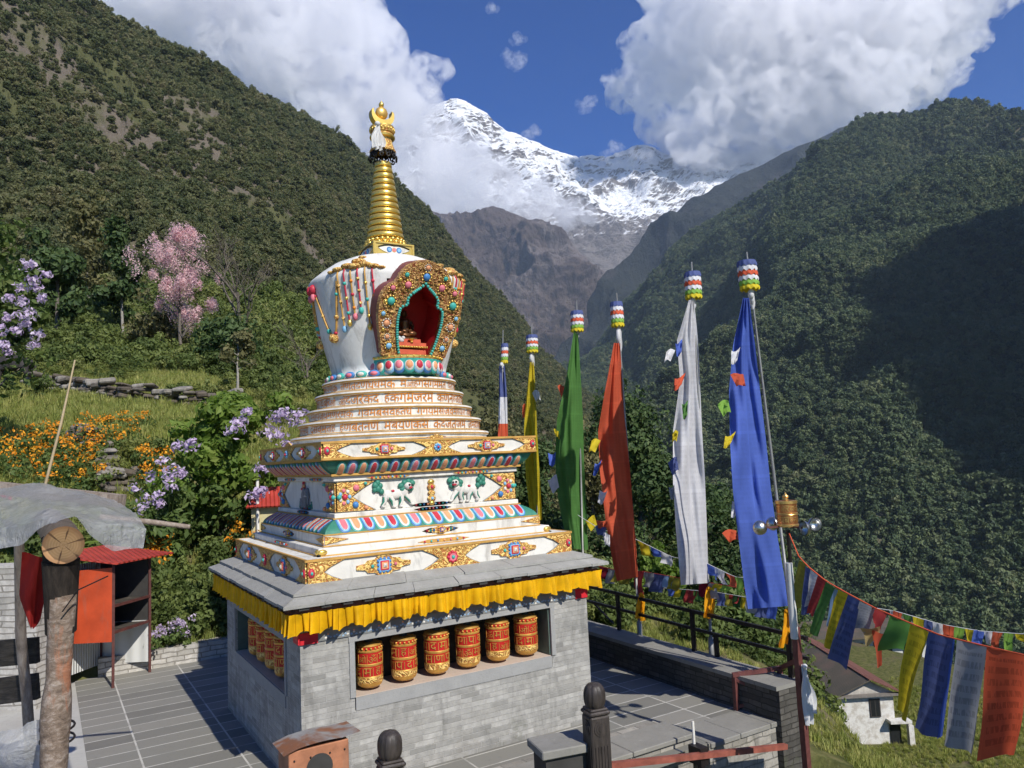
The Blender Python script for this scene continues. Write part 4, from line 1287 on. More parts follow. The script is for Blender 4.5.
# ---- prayer wheels in the recesses
M_wred = paint('wheel_red', (.52, .022, .02), .35, .15, 8, .1)
M_wgold = paint('wheel_gold', (.66, .36, .08), .38, .25, 14, .45)
def make_wheel():
    w = empty('prayer_drum')
    b = MB()
    R_ = .122
    prof = [(.0, .0), (.085, .0), (.112, .02), (.124, .05), (.126, .10), (R_, .112), (R_, .20), (.127, .206), (.127, .222), (R_, .228), (R_, .325), (.127, .331), (.127, .345), (R_ - .004, .352), (R_ - .004, .378), (.125, .384), (.122, .398), (.09, .41), (0, .414)]
    mats = [1, 1, 1, 2, 1, 0, 1, 1, 1, 0, 1, 1, 1, 0, 1, 1, 1, 1]
    b.lathe(prof, 32, (0, 0, 0), 0, None, True, mats)
    # gilded syllables: two rows of framed letters
    rr = random.Random(4)
    for row, (zc, hh) in enumerate(((.156, .072), (.277, .076))):
        for i in range(8):
            q0 = 45 * i + 20 * row
            V, Fs, wd = glyph('ॐमणपदमहओ'[(i + 3 * row) % 8])
            sc_ = hh / max(1.0, wd / 1.05)
            pts = [((R_ + .006) * math.cos(rad(q0 + math.degrees(x * sc_ / R_))), (R_ + .006) * math.sin(rad(q0 + math.degrees(x * sc_ / R_))), zc + y * sc_) for x, y in V]
            b.add(pts, Fs, 1)
            for s in (1,):
                q = rad(q0 + s * 22); b.bar(((R_ + .003) * math.cos(q), (R_ + .003) * math.sin(q), zc - hh * .55), ((R_ + .003) * math.cos(q), (R_ + .003) * math.sin(q), zc + hh * .45), .005, .005, 1)
    for i in range(18):
        q = 2 * PI * i / 18; b.ball((R_ * math.cos(q), R_ * math.sin(q), .365), (.013, .013, .011), 1, 6, 4)
    d = b.build('drum', [M_wred, M_wgold, M_gilt], w)
    b = MB(); b.tube([(0, 0, -.03), (0, 0, .05), (0, 0, .39), (0, 0, .42), (0, 0, .50)], [.016, .016, .016, .045, .018], 10); b.build('axle', [M_dark], w)
    return w
wproto = make_wheel()
first = True
def put_wheel(x, y, rz, label, group):
    global first
    o = wproto if first else copy_tree(wproto)
    first = False
    o.location = (x, y, .806); o.rotation_euler = (0, 0, rz)
    tag(o, label, 'prayer wheel', group)
ords = ['nearest the left stone corner', 'second from the left stone corner', 'third from the left stone corner', 'third from the right end', 'second from the right end', 'at the right end']
for i in range(6):
    put_wheel(2.665 + .354 * i, CY - A0 + .17, .3 + 1.3 * i, 'red and gold prayer wheel in sunlit front recess, ' + ords[i], 'prayer wheels in the front recess')
ords = ['nearest the front corner', 'second from the front corner', 'third from the front corner', 'second from the far end', 'at the far end']
for i in range(5):
    put_wheel(CX - A0 + .17, 7.66 + .38 * i, .9 + 1.7 * i, 'shaded red and gold prayer wheel in left recess, ' + ords[i], 'prayer wheels in the shaded left recess')

# ---- yellow valance hung under the eave
b = MB(); nper = 640
r_ = random.Random(21)
vs = []; fs = []
rows = 7
for i in range(4 * nper + 1):
    s = i / nper; k = int(s) % 4; u = (s - int(s)) * 2 - 1
    ph = i * .52 + 1.6 * math.sin(i * .083) + 1.1 * math.sin(i * .031)
    for j in range(rows):
        f = j / (rows - 1)
        a = 1.726 + (.024 * abs(math.sin(ph * .5)) ** .6 * 2 - .024) * (.45 + .55 * f) + .026 * math.sin(ph * .31 + 1) * (.2 + f) - .010 * f
        p = ROT[k] @ Vector((u * a, -a, 1.622 - (.172 + .016 * math.sin(ph * .31) + .007 * math.sin(ph)) * f))
        vs.append(tuple(p))
for i in range(4 * nper):
    for j in range(rows - 1):
        q = i * rows + j; fs.append((q, q + 1, q + rows + 1, q + rows))
b.add(vs, fs, 0, True)
def cloth_mat(name, col, trans=.35, rough=.6, weave=.0, lines=None, sheen=.0, var=.12):
    t = NT(name)
    co = t.coord('Object')
    n = t.noise(co, 5, 4, .6)
    c = t.ramp(n, [(.3, tuple(x * (1 - var) for x in col)), (.7, tuple(min(1, x * (1 + var * .5)) for x in col))])
    if lines:
        tc = t.n('ShaderNodeUVMap'); s = t.n('ShaderNodeSeparateXYZ'); t.l(tc.outputs[0], s.inputs[0])
        nx, ny, dark = lines
        bu = t.math('FRACT', t.math('MULTIPLY', s.outputs[0], nx)); bv = t.math('FRACT', t.math('MULTIPLY', s.outputs[1], ny))
        inb = t.math('MULTIPLY', t.math('MULTIPLY', t.math('GREATER_THAN', bu, .1), t.math('LESS_THAN', bu, .9)), t.math('MULTIPLY', t.math('GREATER_THAN', bv, .08), t.math('LESS_THAN', bv, .92)))
        lv = t.math('GREATER_THAN', t.math('FRACT', t.math('MULTIPLY', bv, 9.0)), .45)
        tn = t.n('ShaderNodeTexNoise'); tn.inputs['Scale'].default_value = 1.0; tn.inputs['Detail'].default_value = 2
        sm = t.n('ShaderNodeMapping'); sm.inputs['Scale'].default_value = (nx * 26, ny * 9, 1); t.l(tc.outputs[0], sm.inputs[0]); t.l(sm.outputs[0], tn.inputs['Vector'])
        ink = t.math('MULTIPLY', t.math('MULTIPLY', inb, lv), t.mapr(tn.outputs[0], .42, .52, 0, dark))
        c = t.mix(ink, c, tuple(x * .25 for x in col))
        seam = t.math('MAXIMUM', t.math('LESS_THAN', bv, .07), t.math('LESS_THAN', bu, .06))
        c = t.mix(t.math('MULTIPLY', t.math('SUBTRACT', 1.0, seam), .22), c, tuple(x * .62 for x in col))
    if weave:
        pass
    d = t.bsdf(c, rough, 0, t.bump(n, .2, .01), .2)
    tr = t.n('ShaderNodeBsdfTranslucent'); t.l(c, tr.inputs[0])
    m = t.n('ShaderNodeMixShader'); m.inputs[0].default_value = trans
    t.l(d.outputs[0], m.inputs[1]); t.l(tr.outputs[0], m.inputs[2])
    return t.done(m)
o = b.build('cloth_valance', cloth_mat('yellow_satin', (.86, .47, .010), .25, .30, var=.3), None, (CX, CY, 0))
tag(o, 'pleated yellow satin valance hanging below the slate eave', 'valance')

# ---- scarf tied round the spire, statue and offering in the niche
M_khata = cloth_mat('white_silk_scarf', (.72, .72, .72), .3, .5)
def scarf(name, top, length, width, mat, label, cat, group=None, seed=1, bottom_off=(0, 0), tails=3, knot=.03):
    b = MB(); r = random.Random(seed)
    for q in range(tails):
        n, m = 14, 6; vs = []; fs = []
        off = (q - (tails - 1) / 2) * width / max(tails, 1) * .7
        L = length * (.72 + .28 * r.random())
        ph = r.random() * 6
        for i in range(n + 1):
            f = i / n
            w = width * (.30 + .55 * min(1, f * 1.8)) / tails * 1.7
            for j in range(m + 1):
                g = j / m - .5
                x = off * min(1, .25 + f * 1.4) + g * w + bottom_off[0] * f * f + .012 * math.sin(f * 7 + ph)
                y = .02 * math.sin(g * 9 + f * 5 + ph) * (.4 + f) + bottom_off[1] * f * f + .012 * (q % 2)
                vs.append((x, y, -L * f - .02 * abs(g) * math.sin(ph)))
        for i in range(n):
            for j in range(m): q_ = i * (m + 1) + j; fs.append((q_, q_ + 1, q_ + m + 2, q_ + m + 1))
        b.add(vs, fs, 0, True)
    b.ball((0, 0, -.01), (knot * 1.2, knot, knot), 0, 10, 7)
    o = b.build(name, mat, None, top)
    return tag(o, label, cat, group)
o = scarf('ceremonial_scarf', (CX - .125, CY - .165, 7.05), .40, .17, M_khata, 'thin white scarf draped down the gold top of the spire', 'scarf', None, 4)
b = MB()
def statue(b, s=1.0):
    b.ball((0, 0, .03), (.095, .06, .03)); b.ball((-.06, -.03, .045), (.05, .04, .03)); b.ball((.06, -.03, .045), (.05, .04, .03))
    b.rev([(.045, .04), (.055, .07), (.052, .10), (.062, .145), (.064, .165), (.045, .185), (.02, .195), (.018, .21)], 16)
    b.ball((0, 0, .235), (.030, .032, .038), 0, 14, 10); b.ball((0, 0, .272), (.014, .014, .014)); b.ball((0, -.030, .232), (.006, .008, .010))
    for s in (-1, 1):
        b.tube([(s * .06, 0, .165), (s * .082, -.012, .12), (s * .07, -.035, .085), (s * .015, -.055, .062)], [.019, .017, .014, .012], 8)
        b.ball((s * .031, 0, .228), (.005, .008, .016))
statue(b)
b.box((0, 0.005, -.006), (.2, .13, .02)); 
o = b.build('statue', paint('dark_bronze', (.16, .075, .035), .35, .2, 10, .6), None, (CX - .03, CY - .545, 4.318)); o.scale = (1.25, 1.25, 1.25)
tag(o, 'small seated bronze figure in the red niche of the dome', 'statue')
b = MB(); b.ball((0, 0, .02), (.035, .03, .03)); b.ball((.02, -.01, .045), (.025, .022, .022)); b.ball((-.02, .005, .04), (.022, .02, .03))
tag(b.build('cloth_offering', M_khata, None, (CX - .12, CY - .66, 4.262)), 'small crumpled white cloth offering on the altar steps in the niche', 'offering')
b = MB(); b.lathe([(0, 0), (.02, 0), (.012, .012), (.03, .035), (.034, .045), (.028, .042), (0, .03)], 14)
tag(b.build('offering_bowl', M_gold, None, (CX + .0, CY - .675, 4.259)), 'tiny brass bowl beside the white cloth on the altar', 'bowl')
# ================================================================== NEAR GROUND AND COURTYARD
def smooth(e0, e1, x):
    t = np.clip((x - e0) / (e1 - e0), 0, 1); return t * t * (3 - 2 * t)
def ground_z(x, y):
    x = np.asarray(x, float); y = np.asarray(y, float)
    az = np.degrees(np.arctan2(x, y))
    g = np.interp(y, [12.6, 13.3, 16, 22.7, 40, 62, 100], [-.06, .30, 1.2, 3.9, 7.3, 12.7, 25])
    s = np.interp(az, [20, 33, 43, 52, 54, 58, 66, 90], [.12, .23, .31, .392, .432, .458, .475, .475])
    zc = CAMZ - s * 11
    zr = np.where(x < 11, -.5 + (zc + .5) * np.clip((x - 7.2) / 3.8, 0, 1), np.maximum(zc - .52 * (x - 11), -15.0) - np.maximum(x - 62, 0) * .55)
    w = smooth(17, 31, az) * smooth(3, 7.2, x)
    w = np.where((x > 7.25) & (y < 14), 1.0, w)
    z = g * (1 - w) + zr * w
    z = z + fbm(np.stack([x / 3.1, y / 3.1, 0 * x], -1).reshape(-1, 3), 4, 55).reshape(x.shape) * .22 * smooth(13.5, 16, y + np.maximum(x - 7.2, 0) * 3)
    court = (x > -3) & (x < 7.15) & (y > 5.75) & (y < 12.9)
    z = np.where(court, -.14, z)
    z = np.where((x > .45) & (x < 7.3) & (y <= 5.8), -.95, z)
    z = np.where((x <= .45) & (y < 12.9), -.05, z)
    return z
xs = np.concatenate([np.linspace(-60, -6, 70), np.linspace(-5.5, 14, 100), np.linspace(14.6, 110, 140)])
ys = np.concatenate([np.linspace(-12, 4.5, 30), np.linspace(5, 26, 110), np.linspace(26.6, 105, 120)])
gx, gy = np.meshgrid(xs, ys)
GZ = ground_z(gx, gy)
t = NT('hillside_soil')
co = t.coord('Object')
n1 = t.noise(co, .35, 6, .65); n2 = t.noise(co, 3.2, 6, .65)
c = t.ramp(n2, [(.3, (.045, .055, .018)), (.5, (.10, .105, .035)), (.72, (.17, .15, .065))])
c = t.mix(t.mapr(n1, .55, .68, 0, .75), c, (.13, .10, .07))
M_soil = t.done(t.bsdf(c, .95, 0, t.bump(n2, .8, .08), .1))
tag(grid_obj('ground', np.stack([gx, gy, GZ], -1), M_soil), kind='structure')

b = MB(); b.box((3.74, 9.35, -.04), (6.66, 7.25, .08))
o = b.build('courtyard_paving', M_paving, None); 
for v in o.data.vertices: pass
tag(o, kind='structure')
b = MB(); b.box((-1.3, 8.4, -.055), (3.42, 9.4, .09)); tag(b.build('concrete_path', M_concrete), kind='structure')
b = MB()
r_ = random.Random(31)
def coping(b, x0, x1, y, z, w, th, mat=0):
    x = x0
    while x < x1 - .05:
        L = min(.42 + .3 * r_.random(), x1 - x)
        if x1 - x - L < .2: L = x1 - x
        b.box((x + L / 2, y + w / 2, z - th / 2), (L - .008, w, th), mat, None, 0, .006); x += L
b.box((6.28, 6.05, -.5), (1.32, .6, .98), 1); b.box((6.28, 5.725, -.495), (1.32, .05, .99), 1)
coping(b, 5.63, 6.96, 5.68, .006, .52, .05)
b.box((3.2, 6.1, -.46), (4.62, .55, 1.06), 1)
coping(b, .95, 5.53, 5.79, .10, .44, .045)
b.build('court_edge_wall', [M_coping, M_rubble])
tag(bpy.data.objects['court_edge_wall'], 'coursed stone retaining wall with slab coping along the front edge of the courtyard', 'retaining wall')
# low garden kerb wall at the back left of the court
b = MB(); b.box((2.0, 13.05, .09), (2.6, .28, .34)); b.box((-.6, 13.2, .2), (2.2, .3, .6)); b.box((4.9, 13.02, .05), (3.2, .26, .3))
tag(b.build('garden_kerb_wall', M_drystone), 'low rough stone kerb wall where the garden meets the paving', 'stone wall')

# ---- parapet with railing
b = MB()
PA, PB = Vector((7.0, 13.0, 0)), Vector((6.78, 5.62, 0))
dirp = (PB - PA).normalized(); nrm = Vector((dirp.y, -dirp.x, 0)) * -1
if nrm.x < 0: nrm = -nrm
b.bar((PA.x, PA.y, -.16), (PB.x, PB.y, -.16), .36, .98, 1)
L = (PB - PA).length; s = 0
while s < L - .1:
    l = min(.5 + .35 * r_.random(), L - s)
    p, q = PA + dirp * (s + .004), PA + dirp * (s + l - .004)
    b.bar((p.x, p.y, .355), (q.x, q.y, .355), .42, .045, 0); s += l
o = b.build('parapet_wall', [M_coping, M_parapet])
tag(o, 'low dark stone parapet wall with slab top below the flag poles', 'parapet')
M_iron = paint('black_rail_paint', (.022, .018, .018), .45, .2, 20, .2)
M_redsteel = paint('red_oxide_steel', (.14, .05, .045), .5, .25, 14, .1)
rail = empty('railing', (7.04, 9.0, .38), 0, 'black iron railing with two rails on the parapet behind the prayer flags', 'railing')
def rel(p, o_): return (p[0] - o_[0], p[1] - o_[1], p[2] - o_[2])
RO = (7.04, 9.0, .38)
b = MB(); b.bar(rel((7.12, 13, .97), RO), rel((6.96, 5.5, .835), RO), .04, .04); b.build('top_rail', M_iron, rail)
b = MB(); b.bar(rel((7.12, 13, .74), RO), rel((6.96, 5.5, .625), RO), .035, .035); b.build('middle_rail', M_iron, rail)
for yy in (12.4, 10.3, 8.75, 7.24, 5.75):
    x = 7.12 - .16 * (13 - yy) / 7.5
    b = MB(); b.bar(rel((x, yy, .37), RO), rel((x, yy, .95 - .135 * (13 - yy) / 7.5), RO), .045, .045); b.build('post', M_iron, rail)
b = MB(); b.bar(rel((7.0, 6.86, .37), RO), rel((7.0, 6.86, .645), RO), .045, .045); b.build('post', M_iron, rail)
b = MB(); b.bar(rel((7.06, 9.35, .66), RO), rel((7.05, 8.9, .44), RO), .02, .02); b.build('brace', M_iron, rail)

gate = empty('handrail_gate', (6.56, 6.19, 0), 0, 'low red brown steel frame standing on the paving at the end of the parapet', 'handrail')
GO_ = (6.56, 6.19, 0)
def bars(name, pts, w, mat, par, org):
    b = MB()
    for p, q in pts: b.bar(rel(p, org), rel(q, org), w, w)
    return b.build(name, mat, par)
bars('post', [((6.56, 6.19, 0), (6.56, 6.19, .37))], .045, M_redsteel, gate, GO_)
bars('post', [((7.0, 5.93, 0), (7.0, 5.93, .42))], .045, M_redsteel, gate, GO_)
bars('top_rail', [((6.54, 6.2, .385), (7.02, 5.92, .435)), ((7.02, 5.92, .435), (6.9, 5.6, .60))], .045, M_redsteel, gate, GO_)
bars('bottom_rail', [((6.56, 6.19, .05), (7.0, 5.93, .10))], .035, M_redsteel, gate, GO_)
bars('diagonal_brace', [((6.56, 6.19, .34), (6.97, 5.66, .05)), ((6.97, 5.66, .05), (6.95, 5.62, -.7))], .03, M_redsteel, gate, GO_)

b = MB(); b.bar((4.1, 5.42, .245), (6.40, 5.42, -.12), .05, .05); b.box((5.28, 5.5, .04), (.10, .16, .16), 1); b.tube([(5.28, 5.55, .0), (5.30, 5.57, .32)], .014, 6, 2)
b.bar((5.28, 5.45, .05), (5.1, 5.45, -.9), .05, .05, 1)
tag(b.build('handrail_bar', [paint('bright_oxide_rail', (.27, .085, .06), .5, .3, 10), M_iron, M_white]), 'sloping red brown steel handrail bar fixed in front of the coursed stone wall', 'handrail')

# ---- terrace wall under the camera's railing, carved newel posts, metal-topped box
b = MB(); b.box((1.45, 3.95, .02), (2.9, .30, 1.72)); tag(b.build('terrace_wall', M_rubble), 'stone terrace wall carrying the carved posts at the bottom edge', 'stone wall')
t = NT('carved_dark_wood')
co = t.coord('Object'); n = t.noise(t.coord('Object', (6, 6, 1.2)), 7, 6, .65, .4)
c = t.ramp(n, [(.3, (.022, .018, .016)), (.7, (.062, .05, .044))])
M_post = t.done(t.bsdf(c, .5, 0, t.bump(n, .5, .006), .4))
def newel(top, rz, label):
    o = empty('carved_post', (top[0], top[1], .9), rz, label, 'carved post', 'carved posts of the terrace railing')
    h = top[2] - .9
    b = MB(); b.box((0, 0, (h - .185) / 2), (.125, .125, h - .185), 0, None, 0, .008)
    for k in range(4):
        for rr_, y in ((.045, .004), (.032, .007), (.018, .010)):
            b.prism(disc(0, h - .25, rr_, 18), -.0625 - y, -.06, 0, ROT[k])
        for i in range(5): b.box(((i - 2) * .02, -.064, h - .48), (.008, .006, .26), 0, ROT[k])
    b.build('shaft', M_post, o)
    b = MB(); b.box((0, 0, h - .168), (.135, .135, .024), 0, None, 0, .008); b.box((0, 0, h - .15), (.115, .115, .016), 0, None, 0, .006); b.build('collar', M_post, o)
    b = MB(); n, m = 48, 14; vs = []; fs = []
    for i in range(m + 1):
        f = i / m; z = h - .142 + .142 * f
        e_ = 2 * (.14 + .86 * f) - 1; r = .066 * max(0.0, 1 - abs(e_) ** 2.5) ** .42
        for k in range(n):
            q = 2 * PI * k / n; rr_ = r * (1 - .10 * (1 - abs(math.sin(q * 4))) ** 3)
            vs.append((rr_ * math.cos(q), rr_ * math.sin(q), z))
    for i in range(m):
        for k in range(n):
            k2 = (k + 1) % n; fs.append((i * n + k, i * n + k2, (i + 1) * n + k2, (i + 1) * n + k))
    b.add(vs, fs, 0, True); b.build('ribbed_knob', M_post, o)
newel((2.81, 3.77, 1.545), rad(-10), 'tall dark carved wooden post with ribbed round top beside the stone cap')
newel((1.575, 3.94, 1.495), rad(-6), 'dark ribbed post knob rising in front of the grey base, only its head showing')
b = MB(); b.box((2.66, 3.93, 1.175), (.34, .26, .05), 0, None, rad(-12), .006); b.box((2.66, 3.93, 1.03), (.28, .2, .24), 1, None, rad(-12))
tag(b.build('stone_pier', [M_coping, M_dark]), 'stone pier with flat slab cap beside the tall carved post', 'stone pier')
bx = empty('collection_box', (1.325, 4.47, .9), 0, 'wooden collection box with a rusty curled sheet metal lid and round hole', 'box')
M_oldwood = paint('weathered_plywood', (.40, .17, .09), .6, .35, 7, 0, .3, .5)
b = MB(); b.box((0, 0, .22), (.34, .22, .46), 0, None, 0, .004)
for x in (-.14, -.05, .06, .145):
    for z in (.40, .25): b.ball((x, -.112, z), .006, 1, 6, 4)
b.build('case', [M_oldwood, M_iron], bx)
b = MB(); b.prism([(.075 * math.cos(q), .335 + .075 * math.sin(q)) for q in np.linspace(0, 2 * PI, 24, endpoint=False)], -.113, -.10, 0); b.build('hole', M_dark, bx)
t = NT('rusty_sheet'); co = t.coord('Object')
n = t.noise(co, 4.2, 5, .6, .6)
c = t.mix(t.mapr(n, .47, .56), (.33, .32, .30), (.27, .11, .05)); c = t.mix(t.mapr(t.noise(co, 20, 4), .4, .7, 0, .4), c, (.16, .12, .10))
M_rust = t.done(t.bsdf(c, .5, .3, t.bump(n, .2, .004), .4))
n_, m_ = 16, 6; P = np.zeros((n_ + 1, m_ + 1, 3))
for i in range(n_ + 1):
    u = i / n_
    for j in range(m_ + 1):
        v = j / m_
        P[i, j] = (-.20 + .44 * u, -.125 + .25 * v, .455 - .012 * max(0, .2 - u) * 5 + .02 * math.sin(u * 3.1) + .05 * max(0, u - .75) * 2 * (1 - v * .4))
def cloth(name, P, mat, parent=None, org=(0, 0, 0), uv=(1, 1)):
    P = np.asarray(P, float) - np.asarray(org)
    n, m = P.shape[0] - 1, P.shape[1] - 1
    idx = np.arange((n + 1) * (m + 1)).reshape(n + 1, m + 1)
    F = np.stack([idx[:-1, :-1], idx[:-1, 1:], idx[1:, 1:], idx[1:, :-1]], -1).reshape(-1, 4)
    o = mesh_np(name, P.reshape(-1, 3), F, mat, parent, True)
    U = np.stack(np.meshgrid(np.linspace(0, 1, m + 1), np.linspace(0, 1, n + 1)), -1).reshape(-1, 2)
    lay = o.data.uv_layers.new(name='UVMap')
    lay.data.foreach_set('uv', U[F.ravel()].astype(np.float32).ravel())
    return o
cloth('sheet_lid', P, M_rust, bx)

# ================================================================== FLAG MASTS
M_pole = paint('grey_steel_pole', (.28, .28, .27), .45, .2, 6, .4)
FC = {'blue': (.10, .17, .58), 'white': (.74, .74, .76), 'red': (.68, .12, .055), 'green': (.10, .25, .06), 'yellow': (.66, .52, .03), 'navy': (.10, .13, .31),
      'maroon': (.22, .015, .035), 'grey': (.36, .37, .40), 'olive': (.36, .32, .05), 'orange': (.78, .34, .015), 'coral': (.62, .12, .06), 'pale': (.30, .45, .72), 'lime': (.24, .45, .08), 'rose': (.45, .06, .06), 'tan': (.50, .38, .17), 'dkgreen': (.03, .10, .03)}
_cm = {}
def flagmat(col, lines=None, trans=.4):
    k = (col, lines, trans)
    if k not in _cm: _cm[k] = cloth_mat('flag_cloth_' + col, FC[col], trans, .75, lines=lines)
    return _cm[k]
FRILL = ['navy', 'white', 'red', 'white', 'lime', 'yellow']
def mast(cfg):
    bx_, by_ = cfg['base']; zb = cfg.get('zb', .37)
    top = on_y(*cfg['top'], by_ + cfg.get('lean', 0))
    org = (bx_, by_, zb)
    root = empty('flag_mast', org, 0, cfg['label'], 'prayer flag mast', 'tall prayer flag masts along the parapet')
    pb, pt = Vector(org), Vector(top)
    def on_pole_z(z): 
        f = (z - pb.z) / (pt.z - pb.z); return pb.lerp(pt, f)
    b = MB(); b.tube([rel(pb.lerp(pt, f), org) for f in (0, .04, .041, .5, 1)], [.035, .035, .018, .016, .010], 8); b.build('pole', M_pole, root)
    # layered ruffle drum on the head
    (tx, ty, tw, th) = cfg['head']
    c = Vector(on_y(tx, ty, by_ + cfg.get('lean', 0) * .95)); sc = (c - Vector((0, 0, CAMZ))).dot(Vector(RC[:, 2])) / FPX
    R_ = tw * sc / 2 * .9; Hh = th * sc
    ax = (pt - pb).normalized()
    nf = len(FRILL)
    for i, colr in enumerate(FRILL):
        b = MB(); n = 44; vs = []; fs = []
        z1 = Hh * (.5 - i / nf); z0 = z1 - Hh / nf * 1.25
        for k in range(n):
            q = 2 * PI * k / n; w = math.sin(q * 11 + i)
            for z, r in ((z1, R_ * (.93 - .02 * i % 2)), ((z0 + z1) / 2, R_ * (1.0 + .05 * w)), (z0 + .012 * w, R_ * (1.0 + .07 * w))):
                p = Vector((c.x + r * math.cos(q), c.y + r * math.sin(q), c.z + z)) + Vector((ax.x, ax.y, 0)) * z
                vs.append(rel(p, org))
        for k in range(n):
            k2 = (k + 1) % n
            for j in range(2): fs.append((k * 3 + j, k * 3 + j + 1, k2 * 3 + j + 1, k2 * 3 + j))
        b.add(vs, fs, 0, True)
        if i == 0:
            ring = [vs[k * 3] for k in range(n)]; b.add(ring, [tuple(range(n))])
        b.build('ruffle', flagmat(colr, None, .2), root)
    # white ties under the head
    rows = cfg['banner']
    ztop = on_y(rows[0][1], rows[0][0], by_)[2]
    p0 = on_pole_z(c.z - Hh * .55); p1 = on_pole_z(ztop)
    b = MB(); r = random.Random(len(rows))
    for q in range(3):
        d = Vector((-.05 + .03 * q, -.03 + .02 * q, 0)); pts = [rel(p0.lerp(p1, f) + d * math.sin(f * 2.6) + Vector((0, 0, -.05 * q * f)), org) for f in np.linspace(0, 1.1, 6)]
        b.tube(pts, [.025, .034, .03, .034, .028, .012], 6)
    b.build('white_tie', M_khata, root)
    # banner
    ry = [q[0] for q in rows]; n, m = 64, 18; P = np.zeros((n + 1, m + 1, 3))
    for i in range(n + 1):
        py = ry[0] + (ry[-1] - ry[0]) * i / n
        l = np.interp(py, ry, [q[1] for q in rows]); rg = np.interp(py, ry, [q[2] for q in rows])
        for j in range(m + 1):
            g = j / m; px = l + (rg - l) * g
            y = by_ - .03 + cfg.get('lean', 0) * (1 - i / n) + (1 - g) * (.13 * math.sin(py / 41 + cfg['ph']) + .05 * math.sin(py / 15 + 5 * g + cfg['ph'])) * min(1, i / 6) + .05 * math.sin(9 * g + py / 45 + cfg['ph']) * (1 - .5 * g) * min(1, i / 8) + .018 * math.sin(19 * g - py / 23)
            pyy = py + (cfg.get('skew', 0) * (1 - g) if i == n else cfg.get('skew', 0) * (1 - g) * i / n)
            P[i, j] = on_y(px, pyy, y)
    if cfg.get('tri'):
        k = 0
        for (r0, r1, colr) in cfg['tri']:
            cloth('banner_panel', P[int(r0 * n):int(r1 * n) + 1], flagmat(colr, None, .35), root, org); k += 1
    else:
        cloth('banner', P, flagmat(cfg['col'], cfg.get('lines'), .42), root, org)
    for (px, py, colr, w, h) in cfg.get('pen', []):
        n, m = 5, 4; P = np.zeros((n + 1, m + 1, 3)); r = random.Random(int(px * 7 + py)); sl = r.uniform(-.5, .5)
        for i in range(n + 1):
            for j in range(m + 1):
                P[i, j] = on_y(px + (j / m - .5) * w * (1 - .3 * i / n) + sl * w * (i / n - .5), py + (i / n - .5) * h + 2 * math.sin(j + px) - (j / m - .5) * w * .3, by_ - .10 + .03 * math.sin(i + 2 * j + px))
        cloth('pennant', P, flagmat(colr, None, .35), root, org)
    return root
MASTS = [
 dict(base=(7.18, 12.4), top=(503, 330), head=(504.5, 353, 8, 19), ph=0, label='distant thin mast with a small blue, white and red banner beside the cornice', col='blue',
      banner=[(366, 499, 505), (395, 499, 507), (437, 498, 508)], tri=[(0, .45, 'navy'), (.45, .82, 'white'), (.82, 1, 'red')]),
 dict(base=(7.15, 11.0), top=(531.5, 325), head=(532, 343.5, 13, 17), ph=1, label='flag mast with a narrow yellow banner behind the stupa corner', col='yellow', lines=(2, 9, .25),
      banner=[(362, 530, 534), (400, 526, 536), (430, 524, 537), (480, 526, 540), (520, 531, 542)], pen=[(537, 396, 'white', 7, 9), (525, 412, 'coral', 6, 14), (509, 440, 'lime', 5, 4)]),
 dict(base=(7.12, 9.7), top=(576.5, 301), head=(577, 321, 14, 20), ph=2, label='flag mast with a long green banner between the yellow and red ones', col='green', lines=(3, 8, .10),
      banner=[(331, 574, 578), (380, 566, 581), (420, 557, 583), (460, 555, 584), (500, 558, 586), (550, 568, 588)], skew=-2,
      pen=[(563, 392, 'red', 8, 12), (557, 434, 'yellow', 5, 8), (552, 459, 'blue', 8, 12), (554, 484, 'white', 9, 13), (592, 523, 'yellow', 9, 10)]),
 dict(base=(7.05, 8.33), top=(616.5, 293), head=(617, 314, 14, 24), ph=3, label='flag mast with a long orange red banner right of the green one', col='red', lines=(3, 8, .08),
      banner=[(343, 614, 620), (390, 605, 623), (430, 598, 626), (470, 600, 630), (520, 606, 634), (560, 613, 637), (577, 617, 638)], skew=4,
      pen=[(594, 446, 'yellow', 9, 12), (597, 468, 'blue', 7, 12), (602, 497, 'white', 8, 12), (602, 524, 'red', 12, 8), (601, 531, 'navy', 11, 9), (607, 540, 'white', 7, 12)]),
 dict(base=(7.05, 7.0), top=(691.5, 262), head=(693, 285, 18, 26), ph=4, label='flag mast with a long white banner of printed squares', col='white', lines=(2, 6, .14),
      banner=[(300, 689, 694), (340, 677, 698), (380, 680, 700), (430, 673, 702), (480, 673, 705), (530, 676, 707), (583, 681, 709)], skew=2,
      pen=[(679, 348, 'blue', 7, 13), (669, 356, 'white', 9, 11), (679, 382, 'red', 11, 12), (685, 410, 'green', 6, 15), (675, 437, 'yellow', 6, 10), (674, 466, 'navy', 9, 13), (672, 492, 'grey', 6, 12)]),
 dict(base=(6.93, 5.62), top=(746.5, 252), head=(748, 275, 21, 28), ph=5.3, label='flag mast with a long bright blue banner beside the copper wheel', col='blue', lines=(2, 7, .10), lean=.0,
      banner=[(298, 743, 749), (345, 733, 755), (390, 729, 760), (440, 730, 766), (490, 733, 771), (540, 739, 778), (580, 744, 785), (606, 748, 788)], skew=3,
      pen=[(735, 356, 'white', 9, 13), (739, 380, 'coral', 13, 12), (725, 408, 'lime', 11, 12), (729, 440, 'yellow', 11, 12), (735, 475, 'blue', 7, 14), (735, 508, 'white', 8, 16), (732, 536, 'red', 14, 10)]),
]
for q in MASTS: mast(q)

